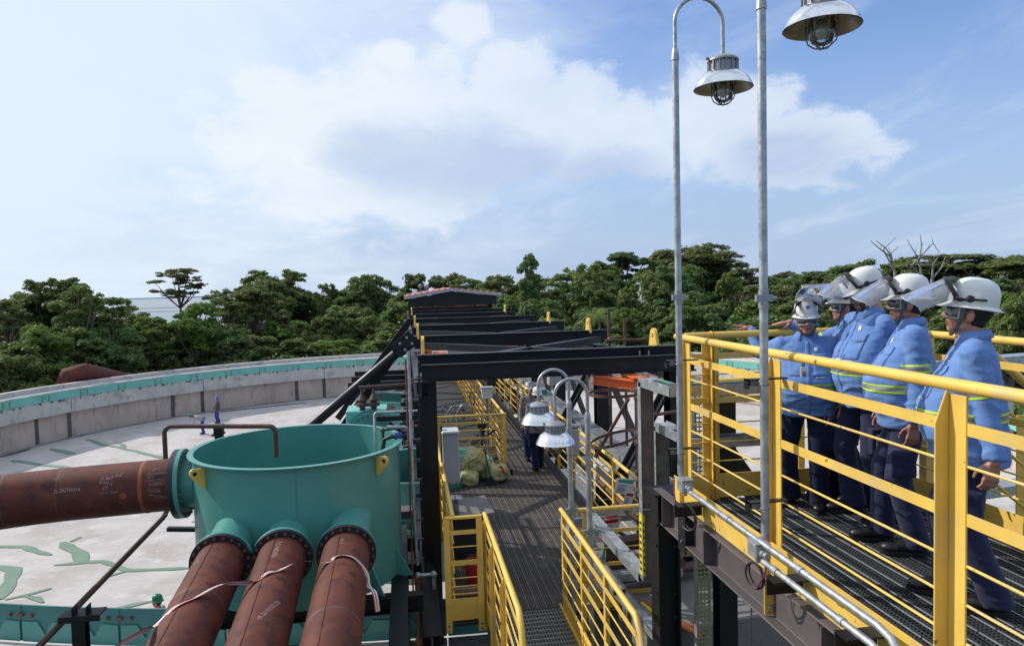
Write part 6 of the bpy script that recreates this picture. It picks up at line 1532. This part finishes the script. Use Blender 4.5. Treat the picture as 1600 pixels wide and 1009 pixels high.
    if face:
        me.materials.append(LIPS); me.materials.append(BEARD)
        for p in me.polygons:
            q = HMi @ (p.center-hc)/hk
            if abs(q.x) < .023 and q.y > .080 and -.075 < q.z < -.054: p.material_index = 1
            elif beard and q.y > .01 and -.125 < q.z < -.048 and (q.z < -.082 or (abs(q.x) < .03 and q.z > -.053) or abs(q.x) > .034) and q.y > .02: p.material_index = 2
    body = build('body', me, None)
    if face:
        for s in (-1, 1):
            m2 = MB(); m2.sphere(X((s*.031, .083, .002)), .0125*k, 10, 8); ey = build('eye', m2, CARD, smooth=60)
            m2 = MB(); m2.sphere(X((s*.031, .0915, .001)), .0058*k, 8, 6); build('iris', m2, DRKB, ey, smooth=60)
    m2 = MB(); m2.sphere((0, -.020, .026), (.0785, .094, .088), 20, 14); m2.sphere((0, -.040, -.030), (.058, .052, .052), 18, 12)
    m2.v = [tuple(X(v)) for v in m2.v]; build('hair', m2, HAIR, smooth=60)
    # --- shirt
    sm = MB(); by = belly
    prof = [(hem, 0, .195, .150+by*.35), (hem+.06, .005, .192, .148+by*.5), (.98, .012+by*.4, .190+by*.2, .150+by*.8), (1.10, .015+by*.45, .192+by*.25, .150+by*.9), (1.22, .010+by*.2, .200, .142+by*.4),
            (1.31, 0, .196, .128), (1.375, -.010, .176, .108), (1.42, -.014, .132, .086), (1.455, -.016, .095, .074), (1.475, -.012, .074, .068)]
    rings(sm, [(z*k, 0, y*k, rx*k*wide, ry*k) for z, y, rx, ry in prof], 32, T)
    for sg, (s_, e, w_, *_r) in arms.items():
        sm.sphere(s_+V(0, 0, -.008), .064*k, 16, 10); capsule(sm, s_, e, .064*k, .055*k, 16)
        ww = e.lerp(w_, .95); capsule(sm, e, e.lerp(w_, .8), .056*k, .045*k, 16); sm.tube([e.lerp(w_, .78), ww], [.046*k, .046*k], 16)
    for sg in (1, -1): capsule(sm, T(V(sg*.045, -.014, 1.425)*k), sh[sg]+V(0, 0, -.004), .052*k, .060*k, 14); capsule(sm, T(V(sg*.10, .0, 1.30)*k), sh[sg]+V(0, 0, -.03), .09*k, .062*k, 14)
    vs = max(.0075, vox*1.15); me = remesh(sm, vs, 9, .5)
    def wrinkle(me, amp, low, fn=None):
        me.update(); seed = V(base[0]*7, base[1]*3, 0); n_ = len(me.vertices)
        co = np.empty(n_*3); me.vertices.foreach_get('co', co); co = co.reshape(-1, 3); no = np.empty(n_*3); me.vertices.foreach_get('normal', no); no = no.reshape(-1, 3)
        for i in range(n_):
            c_ = Vector(co[i]); q = V(c_.x*9, c_.y*9, c_.z*5)+seed
            f1 = mnoise.noise(q*.8); f2 = 1-abs(mnoise.noise(V(c_.x*7+c_.z*6, c_.y*7-c_.z*4, c_.z*15)+seed))*2.2
            co[i] += no[i]*(amp*(fn(c_) if fn else 1)*(.55*f1+.45*f2))
        me.vertices.foreach_set('co', co.ravel()); me.update()
    arm_el = [(e, .14*k) for s_, e, w_, *_r in arms.values()]
    wrinkle(me, .0155 if vox < .01 else .003, True, lambda c_: .75+.9*max(0, max(1-(c_-e).length/r for e, r in arm_el))+(.6 if c_.z < 1.0*k else 0))
    bmS = bmesh.new(); bmS.from_mesh(me); bvh = BVHTree.FromBMesh(bmS)
    shirt = build('shirt', me, shirt_m)
    # --- reflective bands cut from the shirt surface
    def band(axis_o, axis_d, t0, t1, keep):
        bb = bmS.copy(); axis_d = axis_d.normalized()
        for f in list(bb.faces):
            c_ = f.calc_center_median(); h = (c_-axis_o).dot(axis_d)
            if h < t0-.02 or h > t1+.02 or not keep(c_, f.normal): bb.faces.remove(f)
        w_ = (t1-t0); cuts = (t0, t0+w_*.23, t1-w_*.23, t1)
        for t in cuts: bmesh.ops.bisect_plane(bb, geom=list(bb.verts)+list(bb.edges)+list(bb.faces), plane_co=axis_o+axis_d*t, plane_no=axis_d)
        for f in list(bb.faces):
            h = (f.calc_center_median()-axis_o).dot(axis_d)
            if h < t0 or h > t1: bb.faces.remove(f)
            else: f.material_index = 0 if cuts[1] < h < cuts[2] else 1
        for v in [v for v in bb.verts if not v.link_faces]: bb.verts.remove(v)
        bb.normal_update()
        for v in bb.verts: v.co += v.normal*.0035
        m3 = bpy.data.meshes.new('reflective_band'); bb.to_mesh(m3); bb.free()
        for p in m3.polygons: p.use_smooth = True
        m3.materials.append(REFL); m3.materials.append(LIME); build('reflective_band', m3, None, shirt)
    def near_arm(c_, n_):
        for s_, e, w_, *_r in arms.values():
            for p, q, r in ((s_.lerp(e, .2), e, .083), (e, w_, .07)):
                d = q-p; t = max(0, min(1, (c_-p).dot(d)/d.length_squared)); o = c_-(p+d*t)
                if o.length < r*k and (o.length < 1e-6 or o.normalized().dot(n_) > .45): return True
        return False
    if bands:
        zt_ = (hem+.235)*k; up_ = T(V(0, 0, zt_+.3))-T(V(0, 0, zt_))
        band(T(V(0, 0, zt_)), up_, 0, .052*k, lambda c_, n_: not near_arm(c_, n_) and abs(n_.dot(up_.normalized())) < .8)
        for s_, e, w_, *_r in arms.values():
            d = (e-s_)
            def kp(c_, n_, s_=s_, d=d):
                t = (c_-s_).dot(d)/d.length_squared; o = c_-(s_+d*t); return o.length < .095*k and o.normalized().dot(n_) > .25
            band(s_, d, d.length*.60, d.length*.60+.052*k, kp)
    # --- collar, placket, pockets, badge laid on the shirt
    def patch(cx, z0, w_, h, m_, name_, off=.004, nx=8, nz=6, par=None, tilt=0, shape=None):
        """patch on the chest: cx = sideways, z0 = bottom"""
        mb = MB(); ok = True
        for i in range(nz+1):
            for j in range(nx+1):
                x = cx+(j/nx-.5)*w_; z = z0+h*i/nz+tilt*(j/nx-.5)
                if shape and i == 0: z += shape*(1-abs(j/nx-.5)*2)*-1
                o = T(V(x, .5, z)); dr = (T(V(x, -.5, z))-o).normalized(); hit = bvh.ray_cast(o, dr)
                if hit[0] is None: return None
                mb.v.append(tuple(hit[0]-dr*off))
        mb.f = [(i*(nx+1)+j, i*(nx+1)+j+1, (i+1)*(nx+1)+j+1, (i+1)*(nx+1)+j) for i in range(nz) for j in range(nx)]
        me = mb.mesh(name_, (0, 0, 0), 80); ob = build(name_, me, m_, par or shirt)
        s = ob.modifiers.new('s', 'SOLIDIFY'); s.thickness = .003; s.offset = 0; return ob
    if collar:
        cm = MB(); n_ = 22; c0 = T(V(0, -.012, 1.455)*k); ax_ = (hc-c0).normalized()
        for j in range(n_+1):
            t = R(30+300*j/n_)+math.pi/2; c_, s_ = math.cos(t), math.sin(t); fr = abs(j/n_-.5)*2
            drop = .034+.030*max(0, fr-.72)/.28
            top = T(V(.067*c_, -.014+.064*s_+.004, 1.512-.012*fr)*k); mid = T(V(.082*c_, -.014+.078*s_, 1.505-.018*fr)*k); bot = T(V((.098+.012*fr)*c_, -.014+(.092+.014*fr)*s_, 1.505-drop-.018*fr)*k); inn = T(V(.066*c_, -.014+.063*s_, 1.455)*k)
            cm.v += [inn, top, mid, bot]
        cm.f = [(4*j+i, 4*j+4+i, 4*j+5+i, 4*j+1+i) for j in range(n_) for i in range(3)]
        o = build('collar', cm.mesh('collar', (0, 0, 0), 50), shirt_m, shirt); s = o.modifiers.new('s', 'SOLIDIFY'); s.thickness = .004
        patch(0, (hem+.03)*k, .032*k, (1.42-hem-.03)*k, shirt_m, 'placket', .002, 3, 26)
        for s in (-1, 1):
            patch(s*.098*k, 1.275*k, .115*k, .05*k, shirt_m, 'pocket_flap', .006, 8, 5, shape=.012)
            patch(s*.098*k, 1.15*k, .110*k, .125*k, shirt_m, 'pocket', .0025, 8, 8)
        patch(-.070*k, 1.345*k, .026*k, .030*k, CARD, 'emblem', .0035, 4, 4); patch(-.095*k, 1.135*k, .075*k, .008*k, mat('pale_thread', (.42, .46, .60), .8), 'name_strip', .006, 6, 1)
        if badge:
            bx_, bz_ = badge; o = T(V(bx_, .5, bz_)*1.0); hit = bvh.ray_cast(V(bx_, .5, bz_), V(0, -1, 0))
            if hit[0] is not None:
                q = hit[0]+V(0, .012, 0); bt = MB(); bt.box((q.x-.028, q.y-.002, q.z-.045), (q.x+.028, q.y+.003, q.z+.045)); bo = build('badge', bt, CARD, None, bevel=.003)
                ph = MB(); ph.box((q.x-.013, q.y+.0032, q.z-.028), (q.x+.013, q.y+.0042, q.z+.012)); build('photo', ph, mat('badge_photo', (.10, .12, .20), .5, var=.5, scale=60), bo)
                hd = MB(); hd.sphere((q.x, q.y+.0045, q.z-.002), (.008, .002, .010), 10, 6); build('portrait', hd, SKIN, bo)
                ly = MB(); ly.box((q.x-.006, q.y, q.z+.045), (q.x+.006, q.y+.002, q.z+.105)); build('clip', ly, GALD, bo)
    bmS.free()
    # --- trousers
    tm = MB(); rings(tm, [(z*k, 0, y*k, rx*k*wide, ry*k) for z, y, rx, ry in ((.78, 0, .165, .115), (.86, -.01, .172, .125), (.96, 0, .168, .125+by*.4), (1.04, 0, .16, .12+by*.4))], 24)
    for h, kn, an in legs:
        capsule(tm, h+V(0, 0, -.02), kn, .100*k, .076*k, 18); lo = kn.lerp(an, .93); tm.tube([kn, kn.lerp(lo, .5), lo, an+V(0, 0, -.035*k)], [.076*k, .074*k, .074*k, .078*k], 18); tm.sphere(kn, .075*k, 14, 10)
        if cargo:
            m_ = h.lerp(kn, .72); sd = V(1 if h.x > 0 else -1, 0, 0); tm.add([(m_+sd*(.085*k)+V(0, x*k, z*k)+sd*o) for o in (-.03, .018) for x, z in ((-.07, -.09), (.07, -.09), (.07, .08), (-.07, .08))], [(3, 2, 1, 0), (4, 5, 6, 7), (0, 1, 5, 4), (1, 2, 6, 5), (2, 3, 7, 6), (3, 0, 4, 7)])
    me = remesh(tm, vs, 4, .5)
    wrinkle(me, .010 if vox < .01 else .003, True, lambda c_: .6+1.5*max(0, 1-c_.z/(.34*k))+.5*max(0, 1-abs(c_.z-.48*k)/(.12*k)))
    build('trousers', me, trous_m)
    # --- boots
    for f, d, (h, kn, an) in zip(feet, fd, legs):
        m3 = MB(); x = V(d.y, -d.x, 0)
        Mr = Matrix((x, d, V(0, 0, 1))).transposed()
        for c_, r in (((0, -.02, .055), (.042, .062, .05)), ((0, .06, .05), (.044, .085, .042)), ((0, .135, .042), (.048, .062, .036))):
            m3.sphere(f+Mr @ (V(*c_)*k), tuple(q*k for q in r), 16, 10, Mr)
        m3.tube([f+Mr @ V(0, -.02, .05*k), an+V(0, 0, .07*k)], [.050*k, .053*k], 14)
        for i, v in enumerate(m3.v): m3.v[i] = (v[0], v[1], max(v[2], f.z+.012))
        bo = build('boot', remesh(m3, max(.006, vox), 3, .5), LEAT)
        sl = MB(); out = [(.046*math.sin(t)*(1.05 if math.cos(t) > 0 else .9), .055+.145*math.cos(t)) for t in np.linspace(0, 2*math.pi, 22, endpoint=False)]
        pts = [f+Mr @ V(p*k, q*k, .002) for p, q in out]; sl.prism(pts, (0, 0, .024)); build('sole', sl, SOLE, bo)
    # --- helmet
    hm = helmet or WHITE
    m2 = MB(); n_ = 40; prof = [(1.0, 0.0), (.995, .026), (.97, .056), (.91, .086), (.79, .112), (.60, .128), (.35, .137), (0, .140)]
    hz_ = .048
    for r_, z in prof:
        for j in range(n_):
            t = 2*math.pi*j/n_; rid = 1+.028*max(0, 1-abs(math.cos(t))*5)*(1 if z > .05 else 0)
            m2.v.append((.099*r_*math.cos(t), -.010+.120*r_*math.sin(t), hz_+z*1.06*rid))
    m2.f = [(i*n_+j, i*n_+(j+1) % n_, (i+1)*n_+(j+1) % n_, (i+1)*n_+j) for i in range(len(prof)-1) for j in range(n_)]
    m2.v = [tuple(X(v)) for v in m2.v]; he = build('helmet', m2.mesh('helmet', (0, 0, 0), 60), hm)
    m2 = MB()
    for (sc, z, ext) in ((.99, .006, 0), (1.10, -.006, .0), (1.12, -.010, 1), (1.12, -.014, 1), (.97, -.006, 0)):
        for j in range(n_):
            t = 2*math.pi*j/n_; s_ = math.sin(t); e = ext*(.036*max(0, s_)**2.2+.013*max(0, -s_)**2); m2.v.append(((.099*sc+.004*ext)*math.cos(t)*1.0, -.010+(.120*sc+e)*s_, hz_+z-.016*max(0, s_)**2*ext))
    m2.f = [(i*n_+j, i*n_+(j+1) % n_, (i+1)*n_+(j+1) % n_, (i+1)*n_+j) for i in range(4) for j in range(n_)]
    m2.v = [tuple(X(v)) for v in m2.v]; build('brim', m2.mesh('brim', (0, 0, 0), 50), hm, he)
    if vox > .010: return root
    m2 = MB(); m2.box((-.015, .104, hz_+.058), (.015, .113, hz_+.082)); m2.v = [tuple(X(v)) for v in m2.v]; build('logo_plate', m2, mat('blue_logo', (.12, .16, .38), .5, var=.6, scale=90), he)
    for s in (-1, 1):
        m2 = MB(); m2.tube([(s*.090, .030, .045), (s*.084, .034, -.02), (s*.062, .044, -.085), (s*.030, .058, -.122), (0, .062, -.128)], (.004, .010) and [(.0045, .0095)]*5, 8); m2.v = [tuple(X(v)) for v in m2.v]; build('chin_strap', m2, STRP, he, smooth=60)
        m2 = MB(); m2.sphere((s*.102, .016, hz_+.034), (.009, .022, .019), 14, 10); m2.sphere((s*.104, .062, hz_+.022), (.007, .018, .011), 12, 8); m2.tube([(s*.100, -.060, hz_+.038), (s*.105, -.01, hz_+.034), (s*.106, .045, hz_+.024), (s*.100, .092, hz_+.020)], .0060, 8); m2.v = [tuple(X(v)) for v in m2.v]; build('visor_clip', m2, BPLA, he, smooth=50)
    m2 = MB()
    for j in range(13): t = R(-200+40+ (j/12)*100-30)
    m2.torus((0, -.010, .036), .090, .007, axis=(0, .1, 1), n=36, m_=6); m2.v = [(v[0]*1.0, v[1]*1.17, v[2]) for v in m2.v]; m2.v = [tuple(X(v)) for v in m2.v]; build('suspension_band', m2, mat('grey_band', (.25, .24, .22), .7), he, smooth=60)
    if goggles:
        def gp(t, z, o=0): return X((( .074+o)*math.sin(t), .020+(.082+o)*math.cos(t), z))
        ts = np.linspace(R(-72), R(72), 19)
        m2 = MB(); zs = (.030, .012, -.010, -.030)
        for z in zs:
            for t in ts: q = z+(.018*max(0, 1-abs(t)/.32) if z == zs[-1] else 0); m2.v.append(gp(t, q, .014-.006*abs(z)/.03))
        w_ = len(ts); m2.f = [(i*w_+j, i*w_+j+1, (i+1)*w_+j+1, (i+1)*w_+j) for i in range(3) for j in range(w_-1)]
        gl = build('goggles', m2.mesh('goggles', (0, 0, 0), 60), GOGL)
        m2 = MB(); m2.tube([gp(t, .031, .010) for t in ts], .0050, 8); m2.tube([gp(t, -.031+.018*max(0, 1-abs(t)/.32), .008) for t in ts], .0055, 8)
        for e in (ts[0], ts[-1]): m2.tube([gp(e, .031, .009), gp(e, -.031, .009)], .006, 8)
        build('goggle_frame', m2, mat('clear_grey_frame', (.30, .32, .35), .3), gl, smooth=60)
        m2 = MB(); tt = np.linspace(R(72), R(288), 20); m2.tube([gp(t, .008, .006) for t in tt], [(.003, .011)]*20, 8); build('goggle_strap', m2, STRP, gl, smooth=60)
    if visor:
        va, vl, silv = visor; o = V(0, .104, hz_+.066); du = V(0, math.cos(va), -math.sin(va)); uu = V(0, math.sin(va), math.cos(va)); r = .112
        nt, nl = 24, 8; m2 = MB()
        for i in range(nl+1):
            f = i/nl
            for j in range(nt+1):
                t = R(-8+196*j/nt); corner = vl*(1-.22*abs(math.cos(t))**5)
                sp_ = 1+.05*f; m2.v.append(X(o+V(r*sp_*math.cos(t)*.93, 0, 0)+uu*(r*.92*math.sin(t)-.030)+du*(corner*f)))
        m2.f = [(i*(nt+1)+j, i*(nt+1)+j+1, (i+1)*(nt+1)+j+1, (i+1)*(nt+1)+j) for i in range(nl) for j in range(nt)]
        vo = build('face_shield', m2.mesh('face_shield', (0, 0, 0), 60), VISORS if silv else VISOR)
        pts = [X(o+V(r*math.cos(R(t))*.93, 0, 0)+uu*(r*.93*math.sin(R(t))-.030)) for t in np.linspace(-8, 188, 25)]
        m2 = MB(); m2.tube(pts, [(.006, .012)]*25, 8)
        for s in (-1, 1): m2.tube([X((s*.105, .040, hz_+.026)), X((s*.111, .075, hz_+.028)), pts[0 if s > 0 else -1]], .007, 8)
        build('shield_bracket', m2, BPLA, vo, smooth=60)
        m2 = MB(); tcs = np.linspace(40, 140, 13)
        for f_, up_k in ((-.035, .90), (.002, .955)): m2.v += [X(o+V(r*math.cos(R(t))*.93*up_k, 0, 0)+uu*(r*.93*math.sin(R(t))*up_k-.026)+du*f_) for t in tcs]
        m2.f = [(j, j+1, 14+j, 13+j) for j in range(12)]; build('shield_cap', m2.mesh('shield_cap', (0, 0, 0), 60), BPLA, vo)
        edge = [X(o+V(r*1.05*math.cos(R(t))*.93, 0, 0)+uu*(r*.92*math.sin(R(t))-.030)+du*(vl*(1-.22*abs(math.cos(R(t)))**5))) for t in np.linspace(-8, 188, 25)]
        m2 = MB(); m2.tube(edge, .0022, 6); build('shield_edge', m2, mat('edge_trim', (.55, .57, .6), .4), vo, smooth=60)
    return root
P0 = PF+.004
def w_(x, y, Y): return at(x, y, Y=Y)
down = (0, 0, -1)
# 1: short man at the far corner pointing over the rail
person('shortest man facing the camera and pointing left over the rail, helmet shield flipped up', (3.11, 5.22, P0), 243, 1.585,
       dict(w=w_(1172, 512, 5.70), d=(-.80, .55, .16), n=(.1, -.2, -1), t=(-.4, -.8, .3), curl=[.06, 1.25, 1.3, 1.3], pole=(0, -.3, -1)),
       dict(w=w_(1296, 646, 5.10), d=(-.25, -.25, -1), n=(-.8, .5, 0), t=(-.5, -.8, 0), curl=[.25, .5, .6, .7], pole=(.8, .5, -.2)),
       head=(4, -2, 0), feet=[(3.02, 5.32, P0), (3.16, 5.13, P0)], fwd_feet=(215, 235), belly=.08, trous_m=NAVD, visor=(-.75, .17, False), badge=(.030, 1.085), wide=1.14)
# 2: man behind with his hand on the rail
person('man mostly hidden behind the bearded one, hand stretched out on the far rail', (3.47, 5.23, P0), 155, 1.69,
       dict(w=w_(1229, 510, 5.58)+V(.03, 0, .035), d=(-1, .06, -.10), n=(0, 0, -1), t=(0, -1, 0), curl=.08, pole=(0, .3, -1)),
       dict(fy=.05), head=(-5, -5, 0), feet=[(3.40, 5.36, P0), (3.52, 5.12, P0)], fwd_feet=(170, 160), trous_m=NAVD, visor=(.12, .24, False), badge=(.05, 1.13), belly=.02)
# 3: bearded man looking up left
person('bearded man in the middle looking up to the left under a silvery raised shield', (3.39, 4.86, P0), 178, 1.805,
       dict(fy=.10), dict(w=w_(1374, 600, 4.62), d=(-.25, -.1, -1), n=(-.3, .9, 0), t=(-.8, -.3, 0), curl=.5, pole=(.6, .9, 0)),
       head=(-14, 13, 0), feet=[(3.36, 5.02, P0), (3.46, 4.72, P0)], fwd_feet=(175, 175), visor=(.46, .21, True), badge=(-.035, 1.165), beard=True, belly=.05, wide=1.08)
# 4: man in profile, second from the right
person('man in profile second from the right, arm hanging, boots shining black', (3.28, 4.28, P0), 150, 1.745,
       dict(fy=.12), dict(w=w_(1428, 668, 4.06), d=(-.1, .0, -1), n=(.1, .9, 0), t=(-1, -.1, 0), curl=.55, pole=(.9, .1, 0)),
       head=(0, -2, 0), feet=[(3.17, 4.42, P0), (3.20, 4.13, P0)], fwd_feet=(165, 160), skin=SKIN2, visor=(.62, .23, True), belly=.08, wide=1.06)
# 5: nearest man
person('nearest man at the right, seen in profile looking down, behind the near guardrail post', (2.985, 3.42, P0), 139, 1.715,
       dict(fy=.12), dict(w=(2.89, 3.14, 9.0), d=(-.2, 0, -1), n=(.1, .9, 0), t=(-1, -.1, 0), curl=.5, pole=(.9, .2, 0)),
       head=(4, -11, 0), feet=[(2.97, 3.57, P0), (3.02, 3.31, P0)], fwd_feet=(150, 150), visor=(.62, .23, True), belly=.065, wide=1.12)
# the two on the walkway
person('man in dark trousers and grey shirt walking away behind the hanging low lamps', (2.70, 14.85, WZ+.01), 95, 1.70, dict(fy=.10), dict(fy=.02), head=(8, -5, 0),
       feet=[(2.76, 15.0, WZ+.01), (2.62, 14.72, WZ+.01)], shirt_m=GREYC, trous_m=NAVD, visor=(.3, .2, True), vox=.0095, bands=False, collar=False, face=False)
person('man in blue jeans and grey shirt farther along the walkway, behind the other', (2.72, 15.75, WZ+.01), 275, 1.70, dict(fy=.10), dict(fy=.10), head=(20, -5, 0),
       shirt_m=GREYC, trous_m=DENIM, visor=(.2, .2, False), vox=.0095, bands=False, collar=False, face=False)
# workers on the basin floor
def basin_man(px_, py_, **kw):
    q = floorpt(px_, py_); return q
q = floorpt(341, 661); q.z += .02
person('worker in blue helmet standing on the basin floor with orange arm bands', q, 215, 1.68, dict(fy=.2), dict(fy=.0), shirt_m=mat('grey_navy_cloth', (.07, .07, .09), .9), trous_m=mat('royal_blue_cloth', (.02, .05, .26), .9),
       helmet=BLUEH, vox=.016, bands=False, collar=False, goggles=False, face=False, cargo=False)
q2 = floorpt(318, 678); q2.z += .02
person('worker in blue trousers bending over the basin floor', q2, 195, 1.68, dict(w=q2+V(-.75, .1, .42)), dict(w=q2+V(-.7, -.2, .40)), shirt_m=mat('pale_grey_cloth', (.35, .33, .33), .9), trous_m=mat('royal_blue_cloth', (.02, .05, .26), .9),
       helmet=GRNH, vox=.016, bands=False, collar=False, goggles=False, face=False, cargo=False, bend=1.25)
ban = []
for (o, h, r_) in ((q, .30, .10), (q, .25, .10), (q2, .22, .10)):
    pass
q3 = at(246, 936, Z=3.32); q3.z = FZ((q3.xy-BC.xy).length)+.02
person('worker in a green helmet half hidden behind the tank frame on the basin floor', q3, 170, 1.68, dict(fy=.1), dict(fy=.1), shirt_m=mat('pale_grey_cloth', (.35, .33, .33), .9), trous_m=mat('royal_blue_cloth', (.02, .05, .26), .9),
       helmet=GRNH, vox=.014, bands=False, collar=False, goggles=False, face=False, cargo=False)
